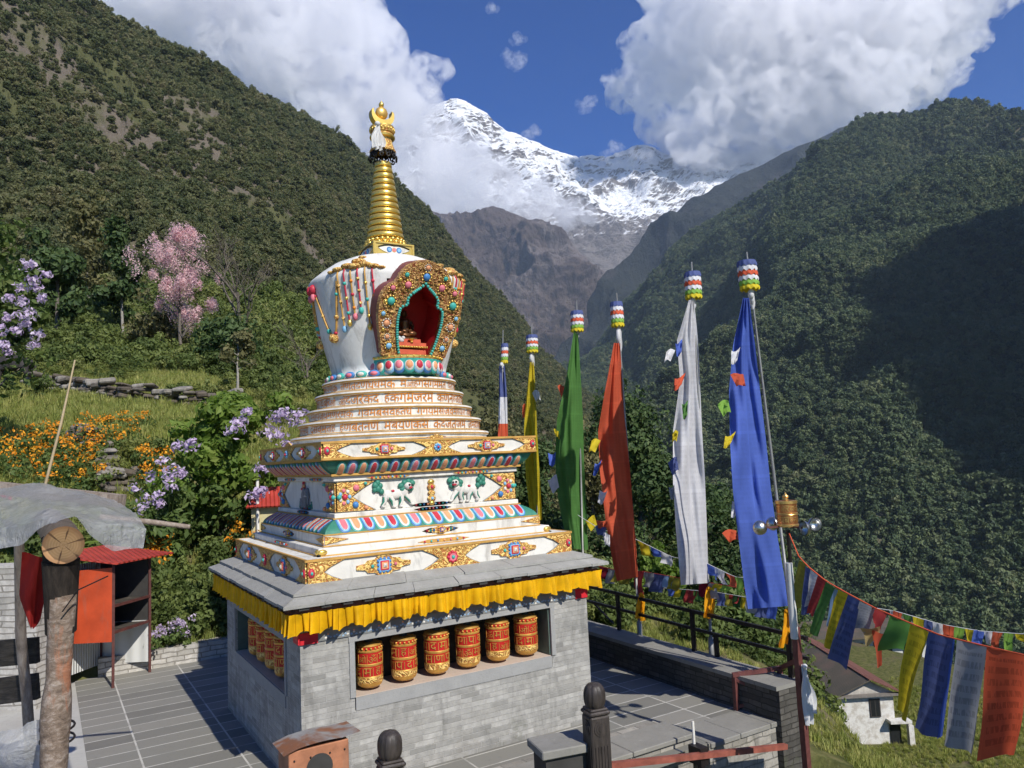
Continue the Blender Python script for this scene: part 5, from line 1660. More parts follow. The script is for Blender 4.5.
# ================================================================== STRINGS OF PRAYER FLAGS
def flag_string(name, cord, flags, label, group=None, cord_r=.006, colr='red'):
    """cord: list of points; flags: (top-left, top-right, bottom-left, bottom-right points, colour, printed)"""
    org = cord[0]
    root = empty(name, org, 0, label, 'prayer flag string', group)
    b = MB(); b.tube([rel(p, org) for p in cord], cord_r, 5); b.build('cord', flagmat(colr, None, .1), root)
    for k, (tl, tr, bl, br, cl, pr) in enumerate(flags):
        n, m = 12, 6; P = np.zeros((n + 1, m + 1, 3)); tl, tr, bl, br = map(np.array, (tl, tr, bl, br))
        nrm_ = np.cross(tr - tl, bl - tl); nrm_ = nrm_ / (np.linalg.norm(nrm_) + 1e-9); w = np.linalg.norm(tr - tl)
        for i in range(n + 1):
            f = i / n
            for j in range(m + 1):
                g = j / m
                p = (tl * (1 - g) + tr * g) * (1 - f) + (bl * (1 - g) + br * g) * f
                P[i, j] = p + nrm_ * (.16 * w * math.sin(5.5 * g + 2.2 * f + k * 1.3) * (.25 + f) + .10 * w * math.sin(6 * f + k * 2.1) * f)
        cloth('flag', P, flagmat(cl, (1, 1, .45) if pr == 2 else ((1, 1, .3) if pr else None), .45), root, org)
    return root
def seq(pts, n):
    pts = np.array(pts, float); d = np.r_[0, np.cumsum(np.linalg.norm(np.diff(pts, axis=0), axis=1))]; s = np.linspace(0, d[-1], n)
    return [tuple(float(np.interp(q, d, pts[:, k])) for k in range(3)) for q in s]

# the long string of big flags from the copper wheel post to the right edge
SC = [(789, 533), (799, 557), (810, 568), (826, 581), (847, 593), (875, 608), (910, 623), (940, 635), (985, 646), (1024, 655), (1120, 668)]
def dC(px): return float(np.interp(px, [789, 860, 930, 1024, 1120], [6.85, 6.35, 5.75, 5.1, 4.6]))
cord = seq([at(x, y, dC(x)) for x, y in SC], 40)
def fc(tl, tr, bl, br, cl, pr=1):
    d0, d1 = dC(tl[0]), dC(tr[0])
    return (at(*tl, d0), at(*tr, d1), at(*bl, d0 + .12), at(*br, d1 + .12), cl, pr)
FL = [fc((799, 560), (806, 564), (789, 604), (800, 609), 'olive'), fc((803, 564), (811, 570), (801, 614), (808, 616), 'navy'), fc((810, 569), (819, 576), (806, 606), (813, 604), 'white'),
      fc((818, 575), (827, 582), (807, 613), (814, 616), 'rose'), fc((826, 582), (835, 588), (808, 632), (817, 637), 'green'), fc((832, 588), (838, 590), (826, 625), (833, 628), 'pale', 0),
      fc((835, 588), (848, 594), (825, 645), (832, 653), 'yellow', 2), fc((848, 594), (860, 601), (828, 658), (847, 670), 'navy', 2), fc((860, 601), (875, 609), (855, 628), (870, 632), 'grey'),
      fc((872, 607), (888, 613), (873, 626), (880, 630), 'rose', 0), fc((871, 630), (884, 634), (878, 667), (879, 668), 'coral', 0), fc((860, 629), (880, 627), (866, 640), (878, 644), 'tan', 0),
      fc((890, 615), (911, 624), (881, 650), (908, 649), 'green', 0), fc((911, 624), (929, 632), (895, 710), (906, 722), 'yellow', 2), fc((929, 632), (954, 638), (913, 728), (940, 738), 'navy', 2),
      fc((951, 637), (955, 639), (937, 739), (942, 736), 'blue', 0), fc((956, 640), (986, 646), (946, 745), (970, 757), 'grey', 2), fc((987, 646), (1026, 655), (983, 759), (1022, 752), 'red', 2)]
flag_string('prayer_flag_string', cord, FL, 'long string of large printed prayer flags sagging from the copper wheel post to the right', colr='red')

# a far thin string of small flags behind it
SD = [(862, 606), (895, 611), (940, 624), (980, 631), (1024, 634), (1090, 632)]
def dD(px): return float(np.interp(px, [862, 1090], [9.5, 8.0]))
cord = seq([at(x, y, dD(x)) for x, y in SD], 30)
fl = []
for (x, w, h, cl) in ((894, 9, 11, 'white'), (898, 9, 14, 'red'), (907, 8, 14, 'green'), (918, 11, 20, 'yellow'), (929, 9, 15, 'navy'), (938, 11, 18, 'white'), (949, 12, 15, 'red'), (960, 11, 18, 'lime'), (969, 9, 14, 'yellow'), (979, 11, 20, 'blue'), (988, 8, 13, 'white'), (998, 10, 16, 'coral'), (1009, 10, 22, 'lime'), (1019, 9, 8, 'yellow')):
    y0 = np.interp(x - w / 2, [p[0] for p in SD], [p[1] for p in SD]); y1 = np.interp(x + w / 2, [p[0] for p in SD], [p[1] for p in SD]); d = dD(x)
    j = 3 * math.sin(x)
    fl.append((at(x - w / 2, y0, d), at(x + w / 2, y1, d), at(x - w / 2 + j, y0 + h, d + .05), at(x + w / 2 + j - 2, y1 + h * .9, d + .05), cl, 0))
flag_string('prayer_flag_string', cord, fl, 'thin string of small bright flags running level behind the large printed ones', cord_r=.004, colr='white')

# small flags slung between the masts
SA = [(7.1, 9.7, on_y(588, 514, 9.7)[2]), on_y(600, 529, 9.2), (7.05, 8.33, on_y(637, 538, 8.33)[2]), on_y(672, 557, 7.7), (7.05, 7.0, on_y(709, 562, 7.0)[2]), on_y(735, 577, 6.5), (6.93, 5.62, on_y(786, 582, 5.62)[2])]
cord = seq(SA, 40); fl = []
def on_cord(x, cord):
    best = None
    pr_ = [( (np.array(p) - [0, 0, CAMZ]) @ RC ) for p in cord]
    xs_ = [512 + FPX * q[0] / q[2] for q in pr_]
    return tuple(float(np.interp(x, xs_, [p[k] for p in cord])) for k in range(3))
for (x, w, h, cl) in ((643, 12, 14, 'yellow'), (655, 11, 10, 'blue'), (666, 11, 12, 'white'), (712, 10, 12, 'blue'), (720, 10, 13, 'white'), (730, 9, 11, 'coral'), (738, 7, 15, 'lime'), (748, 8, 12, 'yellow')):
    a_, c_ = on_cord(x - w / 2, cord), on_cord(x + w / 2, cord); s_ = 9.0 / FPX * h
    dd = .02 * math.sin(x)
    fl.append((a_, c_, (a_[0] + dd, a_[1] - .03, a_[2] - s_), (c_[0] + dd - .02, c_[1] - .03, c_[2] - s_ * .95), cl, 0))
flag_string('prayer_flag_string', cord, fl, 'short string of small flags slung between the tall masts above the railing', cord_r=.004, colr='white')

# dense strings of flags tied along the railing
cord = seq([on_x(598, 566, 7.12), on_x(625, 572, 7.1), on_x(641, 571, 7.08), on_x(680, 578, 7.07), on_x(706, 582, 7.06), on_x(740, 588, 7.05), on_x(786, 598, 7.0)], 40); fl = []
for (x, w, h, cl) in ((604, 9, 13, 'maroon'), (611, 8, 17, 'grey'), (618, 6, 14, 'olive'), (628, 12, 14, 'olive'), (640, 9, 26, 'rose'), (649, 11, 16, 'grey'), (659, 12, 20, 'navy'), (669, 9, 13, 'pale'), (677, 13, 14, 'olive'),
                     (704, 9, 16, 'maroon'), (712, 10, 16, 'grey'), (717, 10, 7, 'yellow'), (727, 9, 6, 'lime'), (752, 8, 5, 'rose'), (763, 12, 14, 'navy')):
    a_, c_ = on_cord(x - w / 2, cord), on_cord(x + w / 2, cord); s_ = float(np.interp(x, [600, 780], [9.6, 8.2])) / FPX * h
    dd = .03 * math.sin(x * 1.7)
    fl.append((a_, c_, (a_[0] - .02, a_[1] + dd + .03, a_[2] - s_), (c_[0] - .02, c_[1] + dd + .03, c_[2] - s_), cl, 1 if w > 9 else 0))
flag_string('prayer_flag_string', cord, fl, 'row of weathered dark and olive flags tied just above the black railing', cord_r=.005, colr='rose')
cord = seq([on_x(664, 588, 7.1), on_x(690, 590, 7.1), on_x(715, 592, 7.1), on_x(745, 597, 7.08), on_x(786, 606, 7.04)], 30); fl = []
for (x, w, h, cl) in ((671, 8, 8, 'blue'), (678, 7, 9, 'yellow'), (686, 9, 11, 'dkgreen'), (692, 11, 14, 'rose'), (698, 8, 10, 'green'), (720, 10, 13, 'navy'), (729, 9, 12, 'olive'), (737, 9, 12, 'dkgreen'), (735, 10, 8, 'rose'), (744, 5, 12, 'yellow'), (750, 14, 15, 'grey'), (762, 13, 17, 'navy'), (772, 9, 16, 'blue')):
    a_, c_ = on_cord(x - w / 2, cord), on_cord(x + w / 2, cord); s_ = float(np.interp(x, [600, 780], [9.6, 8.2])) / FPX * h
    dd = .03 * math.sin(x * 2.3)
    fl.append((a_, c_, (a_[0] - .02, a_[1] + dd, a_[2] - s_), (c_[0] - .02, c_[1] + dd, c_[2] - s_), cl, 0))
flag_string('prayer_flag_string', cord, fl, 'lower row of small mixed flags hanging against the railing below the white banner', cord_r=.004, colr='white')

# silk scarves
M_orange_silk = cloth_mat('orange_silk', (.80, .36, .012), .3, .45)
p = on_x(641, 594, 7.04); scarf('prayer_scarf', p, .42, .18, M_orange_silk, 'orange scarf knotted to the foot of the red banner mast', 'scarf', 'orange scarves tied along the railing', 3, (.0, .06))
p = on_x(709, 588, 7.02); scarf('prayer_scarf', p, .40, .20, M_orange_silk, 'orange scarf knotted to the foot of the white banner mast', 'scarf', 'orange scarves tied along the railing', 5, (-.0, .03))
p = on_x(787, 610, 6.88); scarf('prayer_scarf', p, .42, .15, M_orange_silk, 'thin orange scarf tied beside the blue banner and the steel pole', 'scarf', 'orange scarves tied along the railing', 6, (-.04, .05))

# ================================================================== COPPER WIND WHEEL ON ITS POST
WD = 6.88
wb = Vector(at(808, 800, WD)); wt = Vector(at(788, 530, WD)); org = tuple(wb)
ww = empty('wind_prayer_wheel', org, 0, 'copper prayer wheel with silver wind cups on a tall red post', 'prayer wheel')
def wl(f): return wb.lerp(wt, f)
b = MB(); b.bar(rel((wb.x + .03, wb.y, -.98), org), rel(wl(.64), org), .055, .055); b.build('post', M_redsteel, ww)
b = MB(); b.tube([rel(wl(f) + Vector((-.02, 0, 0)), org) for f in (.60, .72, .88)], [.034, .036, .03], 10); b.build('white_sleeve', paint('grey_white_tube', (.60, .60, .58), .3, .1, 5), ww)
b = MB(); b.tube([rel(wl(f), org) for f in (.62, 1.0)], .018, 8); b.build('pipe', M_iron, ww)
ctr = Vector(at(786.8, 513.5, WD)); cs_ = WD / FPX
M_copper = paint('copper_sheet', (.55, .22, .085), .32, .2, 10, .8)
M_brass = paint('brass_band', (.66, .42, .14), .35, .15, 8, .8)
b = MB(); R_ = 10.2 * cs_; hh = 13 * cs_
prof = [(0, -hh), (R_ * .9, -hh), (R_ * 1.04, -hh * .93), (R_ * 1.04, -hh * .8), (R_ * .98, -hh * .76), (R_ * .98, -hh * .1), (R_ * 1.06, -hh * .06), (R_ * 1.02, 0), (R_ * 1.06, hh * .06), (R_ * .98, hh * .1), (R_ * .98, hh * .74), (R_ * 1.05, hh * .78), (R_ * 1.05, hh * .98), (R_ * .9, hh), (0, hh * 1.04)]
b.lathe(prof, 36, rel(ctr, org), 0, None, True, [1, 1, 1, 1, 0, 1, 1, 1, 1, 0, 1, 1, 1, 0])
rr = random.Random(8)
for zz in (-hh * .43, hh * .42): ring_text(b, R_ * .98 - .004, zz + ctr.z - org[2], hh * .42, 1, 0, 355, [30], rr, (ctr.x - org[0], ctr.y - org[1]))
b.build('drum', [M_copper, M_brass], ww)
b = MB(); q = rel(ctr, org); b.rev([(.0, q[2] + hh * 1.0), (.035, q[2] + hh * 1.02), (.016, q[2] + hh * 1.12), (.03, q[2] + hh * 1.24), (.03, q[2] + hh * 1.34), (.012, q[2] + hh * 1.46), (.006, q[2] + hh * 1.6), (0, q[2] + hh * 1.62)], 16, (q[0], q[1], 0)); b.build('finial', M_brass, ww)
M_chrome = paint('bright_steel_cup', (.55, .55, .53), .32, .1, 5, 1.0)
zc = ctr.z - hh * .95
fr = Vector((RC[0, 0], RC[1, 0], 0)).normalized(); fw_ = Vector((RC[0, 2], RC[1, 2], 0)).normalized()
for ang, in ((12,), (103,), (192,), (283,)):
    d = fr * math.cos(rad(ang)) + fw_ * math.sin(rad(ang)); dn = Vector((-d.y, d.x, 0))
    c0 = Vector((ctr.x, ctr.y, zc)); end = c0 + d * .27
    b = MB(); b.bar(rel(c0, org), rel(end - d * .05, org), .014, .014); b.build('arm', M_redsteel, ww)
    # hemispherical cup opening sideways
    M3 = Matrix.Translation(rel(end, org)) @ dn.to_track_quat('Z', 'Y').to_matrix().to_4x4()
    b = MB(); pr1 = [(.066 * math.cos(a), .066 * math.sin(a) - .02) for a in np.linspace(0, PI / 2, 8)]; pr2 = [(.060 * math.cos(a), .060 * math.sin(a) - .02) for a in np.linspace(PI / 2, 0, 8)]
    b.rev([(max(r, 1e-4), z) for r, z in pr1], 22, (0, 0, 0), 0, M3); b.rev([(max(r, 1e-4), z) for r, z in pr2], 22, (0, 0, 0), 0, M3); b.build('cup', M_chrome, ww)
p = Vector(at(800, 664, WD)) - Vector((0, .05, 0))
scarf('ceremonial_scarf', tuple(p), .60, .15, M_khata, 'long white scarf knotted round the red post of the copper wheel', 'scarf', None, 9, (.03, 0), 3, .022)
# ================================================================== LEFT FOREGROUND: SHELTER, STALL, FENCE
def bark_mat(name, cols, scale=(9, 9, 2.2), bump=.6):
    t = NT(name); co = t.coord('Object', scale)
    n = t.noise(co, 3, 7, .7, .3); n2 = t.noise(t.coord('Object', (2.6, 2.6, .7)), 2.6, 5, .6)
    c = t.ramp(n, [(.28, cols[0]), (.5, cols[1]), (.68, cols[2])])
    if len(cols) > 3: c = t.mix(t.mapr(n2, .55, .62, 0, .75), c, cols[3])
    return t.done(t.bsdf(c, .8, 0, t.bump(n, bump, .02), .2))
M_birch = bark_mat('birch_bark', [(.09, .065, .05), (.22, .165, .125), (.38, .32, .27), (.38, .15, .075)], (6, 6, 9))
M_bark = bark_mat('tree_bark', [(.05, .042, .035), (.13, .11, .09), (.22, .19, .16)])
M_greybark = bark_mat('pale_bark', [(.14, .13, .115), (.28, .26, .23), (.40, .38, .34)])
M_darkbark = bark_mat('black_wet_bark', [(.012, .010, .008), (.028, .022, .018), (.05, .04, .03)])
M_plank = bark_mat('dark_plank', [(.02, .017, .014), (.055, .048, .04), (.10, .085, .07)], (2, 2, 9))
M_log = bark_mat('grey_log', [(.13, .10, .08), (.26, .21, .17), (.36, .31, .26)], (9, 9, 3))

# log shelter
pb = Vector(at(57, 768, 4.5)); pt = Vector(at(60, 556, 4.5)); gb = (pb.x - .01, pb.y, -.05)
sh = empty('log_shelter', gb, 0, 'rough log shelter on a peeling birch post at the left edge', 'shelter')
b = MB(); pts = []; rs_ = []
for i in range(22):
    f = i / 21; p = Vector(gb).lerp(pt, f); pts.append(rel(p + Vector((.012 * math.sin(f * 9), 0, 0)), gb)); rs_.append(.073 + .008 * math.sin(f * 23) + .004 * math.sin(f * 51))
b.tube(pts, rs_, 16)
b.build('birch_post', M_birch, sh)
b = MB(); b.tube([rel(Vector(at(61, 632, 4.5)), gb), rel(Vector(at(61, 600, 4.5)), gb), rel(Vector(at(61, 560, 4.5)), gb)], [.082, .088, .10], 16)
b.tube([rel(Vector(at(61, 562, 4.52)), gb), rel(Vector(at(52, 535, 4.55)), gb)], [.10, .06], 10); b.build('dark_fork', M_darkbark, sh)
b = MB(); lc = Vector(at(63.5, 545, 4.42)); b.tube([rel(lc + Vector((-.03 * f, 1, 0.015)) * f * 2.3, gb) for f in (0, .3, .6, 1)], .108, 20, 0, False)
b.build('roof_log', M_log, sh)
t = NT('sawn_log_end'); g = t.coord('Object')
tc = t.n('ShaderNodeTexCoord'); mp = t.n('ShaderNodeMapping'); mp.inputs['Location'].default_value = tuple(-x for x in rel(lc, gb)); t.l(tc.outputs['Object'], mp.inputs[0])
ln = t.n('ShaderNodeVectorMath', operation='LENGTH'); t.l(mp.outputs[0], ln.inputs[0])
w = t.math('SINE', t.math('ADD', t.math('MULTIPLY', ln.outputs['Value'], 420), t.math('MULTIPLY', t.noise(g, 9, 4), 5)))
s = t.n('ShaderNodeSeparateXYZ'); t.l(mp.outputs[0], s.inputs[0]); an = t.math('ARCTAN2', s.outputs[2], s.outputs[0])
cr = t.mapr(t.math('ADD', t.math('SINE', t.math('MULTIPLY', an, 6.0)), t.math('MULTIPLY', t.noise(g, 14, 3), .6)), 1.22, 1.30)
c = t.mix(t.mapr(w, -1, 1), (.47, .28, .13), (.54, .33, .165)); c = t.mix(t.mapr(ln.outputs['Value'], .07, .108), c, (.34, .18, .09)); c = t.mix(cr, c, (.16, .09, .05))
M_logend = t.done(t.bsdf(c, .8, 0, None, .2))
b = MB(); dsc = [rel(lc + Vector((.108 * math.cos(q), -.002, .108 * math.sin(q))), gb) for q in np.linspace(0, 2 * PI, 28, endpoint=False)]; b.add(dsc, [tuple(range(28))]); b.build('log_end', M_logend, sh)
b = MB(); b.bar(rel(at(-60, 482, 6.1), gb), rel(at(122, 501, 5.9), gb), .10, .095); b.build('back_beam', M_log, sh)
b = MB(); b.tube([rel(at(100, 517, 6.4), gb), rel(at(150, 522, 6.5), gb), rel(at(190, 527, 6.6), gb)], [.025, .024, .02], 8); b.build('thin_pole', M_log, sh)
b = MB()
for dy in (0, .05):
    b.tube([rel((pb.x + .09 * math.cos(q), pb.y + .09 * math.sin(q), at(57, 728 + dy * 240, 4.5)[2] + .012 * math.sin(q)), gb) for q in np.linspace(0, 2 * PI, 18)], .007, 6)
b.tube([rel(at(108, 576, 4.4), gb), rel(at(78, 590, 4.42), gb), rel(at(62, 612, 4.38), gb)], .004, 5)
b.build('wire_binding', M_iron, sh)

# plastic sheet
rows = [[(-70, 478, 6.15), (0, 486, 6.1), (40, 489, 6.05), (80, 494, 6.0), (112, 500, 5.95)],
        [(-70, 492, 5.5), (0, 496, 5.45), (45, 493, 5.3), (85, 500, 5.3), (124, 509, 5.4)],
        [(-70, 515, 4.9), (0, 512, 4.8), (45, 506, 4.6), (85, 512, 4.6), (139, 522, 4.8)],
        [(-70, 540, 4.45), (0, 534, 4.4), (40, 525, 4.32), (70, 520, 4.25), (95, 530, 4.35), (146, 534, 4.6)],
        [(-70, 566, 4.4), (0, 557, 4.36), (22, 551, 4.34), (44, 532, 4.28), (60, 524, 4.2), (76, 523, 4.2), (92, 545, 4.28), (112, 556, 4.4), (143, 551, 4.55)]]
nn, mm = 60, 90; G = []
for r in rows:
    r = np.array(r, float); u = np.linspace(0, 1, len(r)); uu = np.linspace(0, 1, mm + 1)
    xs_ = np.linspace(r[0, 0], r[-1, 0], mm + 1)
    G.append([at(x, np.interp(x, r[:, 0], r[:, 1]), np.interp(x, r[:, 0], r[:, 2])) for x in xs_])
G = np.array(G); tt = np.linspace(0, len(rows) - 1, nn + 1); i0 = np.minimum(tt.astype(int), len(rows) - 2); f = (tt - i0)[:, None, None]
P = G[i0] * (1 - f) + G[i0 + 1] * f
h = fbm(P.reshape(-1, 3) * np.array([2.2, 1.4, 3]) + 3, 4, 8, ridged=True).reshape(nn + 1, mm + 1)
h2 = fbm(P.reshape(-1, 3) * 7, 4, 18, ridged=True).reshape(nn + 1, mm + 1)
P[..., 2] += .05 * h + .010 * h2; P[..., 1] -= .03 * h + .006 * h2
t = NT('plastic_sheet'); n = t.noise(t.coord('Object'), 3.5, 6, .65, .8)
d = t.bsdf(t.ramp(n, [(.3, (.42, .43, .44)), (.7, (.62, .63, .64))]), .22, 0, t.bump(t.math('ADD', n, t.math('MULTIPLY', t.noise(t.coord('Object', (1, 3, 1)), 9, 5, .7, 1.5), .7)), .9, .04), .6)
tl = t.n('ShaderNodeBsdfTranslucent'); tl.inputs[0].default_value = (.55, .55, .53, 1)
tp = t.n('ShaderNodeBsdfTransparent')
m1 = t.n('ShaderNodeMixShader'); m1.inputs[0].default_value = .35; t.l(d.outputs[0], m1.inputs[1]); t.l(tl.outputs[0], m1.inputs[2])
m2 = t.n('ShaderNodeMixShader'); t.l(t.mapr(n, .35, .65, .18, .46), m2.inputs[0]); t.l(m1.outputs[0], m2.inputs[1]); t.l(tp.outputs[0], m2.inputs[2])
M_plastic = t.done(m2)
o = cloth('plastic_sheet', P, M_plastic); tag(o, 'crumpled grey translucent plastic sheet draped over the log shelter roof', 'plastic sheet')
# hanging corner of the sheet
# red rag under the log
P = np.zeros((15, 7, 3))
for i in range(15):
    f = i / 14; l = np.interp(f, [0, .35, .6, 1], [22, 20, 19, 31]); r_x = np.interp(f, [0, .5, .9, 1], [47, 46, 40, 33]); y = 552 + f * 76
    for j in range(7):
        g = j / 6; q = at(l + (r_x - l) * g, y + 6 * g * (1 - f), 4.75); P[i, j] = (q[0], q[1] + .05 * math.sin(7 * g + 4 * f), q[2])
tag(cloth('red_cloth', P, cloth_mat('red_rag', (.30, .022, .02), .3, .7)), 'dark red rag hanging under the log beside the birch post', 'cloth')
P = np.zeros((13, 13, 3))
for i in range(13):
    for j in range(13):
        a, c = i / 12, j / 12; px = -30 + 76 * c; py = 720 + 70 * a + 26 * (1 - c) * (1 - a) - 8 * a * math.sin(3 * c)
        q = at(px, py, 4.9 - .12 * math.sin(PI * a) * math.sin(PI * c)); P[i, j] = q
h = fbm(P.reshape(-1, 3) * 6, 3, 3, ridged=True).reshape(13, 13); P[..., 2] += .03 * h; P[..., 1] += .03 * h
tag(cloth('plastic_bag', P, M_plastic), 'clear crumpled plastic bag lying at the foot of the birch post', 'plastic bag')

# plank fence behind the post
fe = empty('plank_fence', (-.1, 7.35, -.05), 0, 'dark weathered planks lashed to a leaning pole behind the birch post', 'fence'); org = (-.1, 7.35, -.05)
b = MB(); b.tube([rel(at(31, 760, 6.0), org), rel(at(27, 700, 6.0), org), rel(at(21, 640, 6.0), org), rel(at(19, 540, 6.0), org)], [.042, .04, .04, .037], 10); b.build('pole', M_log, fe)
for y0, y1, h_ in ((654, 650, .20), (694, 686, .20)):
    b = MB(); b.bar(rel(at(-60, y0 + 5, 6.12), org), rel(at(38, y1, 6.12), org), .05, h_); b.build('plank', M_plank, fe)
b = MB(); p0, p1 = Vector(at(-160, 640, 10.2)), Vector(at(46, 640, 9.9))
b.bar((p0.x, p0.y, .85), (p1.x, p1.y, .85), .35, 1.9); tag(b.build('stone_shed_wall', M_drystone), 'pale dry laid stone wall behind the plank fence', 'stone wall')

# red stall with shelves
A, B_ = Vector((.84, 12.15, 0)), Vector((1.36, 12.71, 0))
st = empty('red_stall', tuple(A), 0, 'small red sheet metal stall with open dark shelves on thin legs', 'stall'); org = tuple(A)
sd = (B_ - A).normalized(); lf = Vector((-.85, .52, 0)).normalized()
Cc, Dd = A + lf * .72, B_ + lf * .72
M_redsheet = paint('orange_red_sheet', (.50, .07, .022), .5, .2, 3, .0, .3, .45)
M_frame = paint('rusty_angle_iron', (.10, .035, .028), .6, .3, 14)
M_white_cor = None
t = NT('white_corrugated'); s_ = t.n('ShaderNodeSeparateXYZ'); t.l(t.n('ShaderNodeTexCoord').outputs['Object'], s_.inputs[0])
wv = t.math('SINE', t.math('MULTIPLY', t.math('ADD', s_.outputs[0], s_.outputs[1]), 95)); M_white_cor = t.done(t.bsdf((.55, .55, .52), .5, 0, t.bump(wv, .8, .01), .3))
t = NT('red_corrugated'); s_ = t.n('ShaderNodeSeparateXYZ'); t.l(t.n('ShaderNodeTexCoord').outputs['Object'], s_.inputs[0])
wv = t.math('SINE', t.math('MULTIPLY', t.math('ADD', s_.outputs[0], t.math('MULTIPLY', s_.outputs[1], .2)), 80)); n = t.noise(t.coord('Object'), 3, 5)
M_red_cor = t.done(t.bsdf(t.ramp(n, [(.3, (.30, .035, .025)), (.7, (.46, .06, .04))]), .45, 0, t.bump(wv, .8, .012), .3))
for k, (p, h_) in enumerate(((A, 1.70), (B_, 1.70), (Cc, 1.62), (Dd, 1.62))):
    b = MB(); b.bar(rel(p, org), rel((p.x, p.y, h_), org), .035, .035); b.build('leg', M_frame, st)
def quad_slab(b, pts, th, mat=0):
    n = Vector((0, 0, 1)); pts = [Vector(p) for p in pts]; nn_ = (pts[1] - pts[0]).cross(pts[2] - pts[0]).normalized()
    vs = [tuple(p) for p in pts] + [tuple(p - nn_ * th) for p in pts]
    b.add(vs, [(0, 1, 2, 3), (7, 6, 5, 4), (0, 4, 5, 1), (1, 5, 6, 2), (2, 6, 7, 3), (3, 7, 4, 0)], mat)
def R3(p, z): return rel((p.x, p.y, z), org)
b = MB(); off = -sd * .02
b_ = MB(); quad_slab(b, [R3(A + off, .62), R3(A + off, 1.63), R3(Cc + off, 1.60), R3(Cc + off, .62)], .012); b.build('front_panel', M_redsheet, st)
b = MB(); ov = sd * .22 - lf * .12; quad_slab(b, [R3(A - sd * .14 - lf * .14, 1.70), R3(B_ + sd * .25 - lf * .20, 1.70), R3(Dd + sd * .25 + lf * .12, 1.86), R3(Cc - sd * .14 + lf * .12, 1.86)], .02); b.build('roof', M_red_cor, st)
b = MB(); quad_slab(b, [R3(Cc, .15), R3(Dd, .15), R3(Dd, 1.66), R3(Cc, 1.66)], .01); quad_slab(b, [R3(B_ + sd * .01, .15), R3(B_ + sd * .01, .75), R3(Dd + sd * .01, .75), R3(Dd + sd * .01, .15)], .01); b.build('corrugated_back', M_white_cor, st)
b = MB(); quad_slab(b, [R3(B_ + sd * .02, .75), R3(B_ + sd * .02, 1.66), R3(Dd + sd * .02, 1.66), R3(Dd + sd * .02, .75)], .01); b.build('end_panel', M_dark, st)
for z in (.74, 1.10):
    b = MB(); quad_slab(b, [R3(A, z), R3(B_, z), R3(Dd, z), R3(Cc, z)], .02); b.bar(R3(A, z), R3(B_, z), .035, .035, 1); b.build('shelf', [M_plank, M_frame], st)
b = MB(); r_ = random.Random(2)
# ================================================================== PLANTS, GARDEN, HOUSES
L_bright = foliage_mat('bright_leaves', [(0.068, 0.115, 0.016), (0.115, 0.189, 0.030), (0.176, 0.257, 0.047), (0.230, 0.284, 0.068)], 1.2, .42, False)
L_mid = foliage_mat('garden_leaves', [(0.048, 0.080, 0.019), (0.080, 0.128, 0.032), (0.128, 0.176, 0.048), (0.176, 0.200, 0.072)], .9, .35, False)
L_dark = foliage_mat('dark_leaves', [(0.023, 0.046, 0.015), (0.042, 0.076, 0.025), (0.076, 0.118, 0.038), (0.114, 0.152, 0.053)], .8, .25, False)
L_olive = foliage_mat('olive_leaves', [(0.068, 0.076, 0.031), (0.119, 0.119, 0.048), (0.170, 0.162, 0.068), (0.221, 0.187, 0.085)], .8, .3, False)
L_brown = foliage_mat('brown_twigs', [(0.105, 0.075, 0.053), (0.165, 0.128, 0.090), (0.210, 0.165, 0.112), (0.150, 0.135, 0.075)], .9, .2, False)
L_pink = foliage_mat('pink_blossom', [(.62, .38, .41), (.72, .50, .52), (.78, .60, .60), (.66, .45, .45)], .8, .45, False)
L_violet = foliage_mat('violet_blossom', [(.40, .29, .47), (.53, .42, .59), (.66, .56, .70), (.78, .72, .80)], 2, .35, False)
L_marigold = foliage_mat('marigold_heads', [(.58, .17, .01), (.68, .24, .012), (.74, .32, .02), (.76, .46, .03)], 2, .2, False)
L_grass = foliage_mat('grass_blades', [(0.160, 0.194, 0.046), (0.251, 0.284, 0.068), (0.365, 0.365, 0.114), (0.502, 0.433, 0.182)], .25, .35)
L_scrub2 = foliage_mat('undergrowth_leaves', [(0.057, 0.085, 0.023), (0.104, 0.142, 0.038), (0.171, 0.209, 0.057), (0.247, 0.247, 0.095)], .5, .35)

def limbs(b, base, h, tr, r, nlimb, spread, up=.5, lo=.3, bend=.1, n=8, top=.92, taper=.25):
    """trunk with limbs; returns limb ends"""
    base = Vector(base); pts = []; rs_ = []
    bx_, by_ = r.normal() * bend * h, r.normal() * bend * h
    for i in range(9):
        f = i / 8; pts.append(base + Vector((bx_ * f * f, by_ * f * f, h * top * f)) + Vector((r.normal(), r.normal(), 0)) * tr * .25 * (i > 0)); rs_.append(tr * (1.25 if i == 0 else 1) * (1 - (1 - taper) * f))
    b.tube(pts, rs_, n)
    ends = [pts[-1]]
    for k in range(nlimb):
        f = lo + (1 - lo) * (k + r.random()) / nlimb; i = min(int(f * 8), 7); p = pts[i].lerp(pts[i + 1], f * 8 - i)
        q = r.random() * 6.28; d = Vector((math.cos(q), math.sin(q), up * (.6 + .8 * r.random()))).normalized(); L = spread * (1.15 - .75 * (f - lo) / (1 - lo)) * (.7 + .5 * r.random())
        e = p + d * L; m = p.lerp(e, .5) + Vector((0, 0, .08 * L))
        rr_ = tr * (1 - .7 * f)
        b.tube([p, m, e], [rr_ * .55, rr_ * .35, rr_ * .12], 6)
        ends += [e, m]
    return ends
def V3(ps): return np.array([tuple(p) for p in ps])
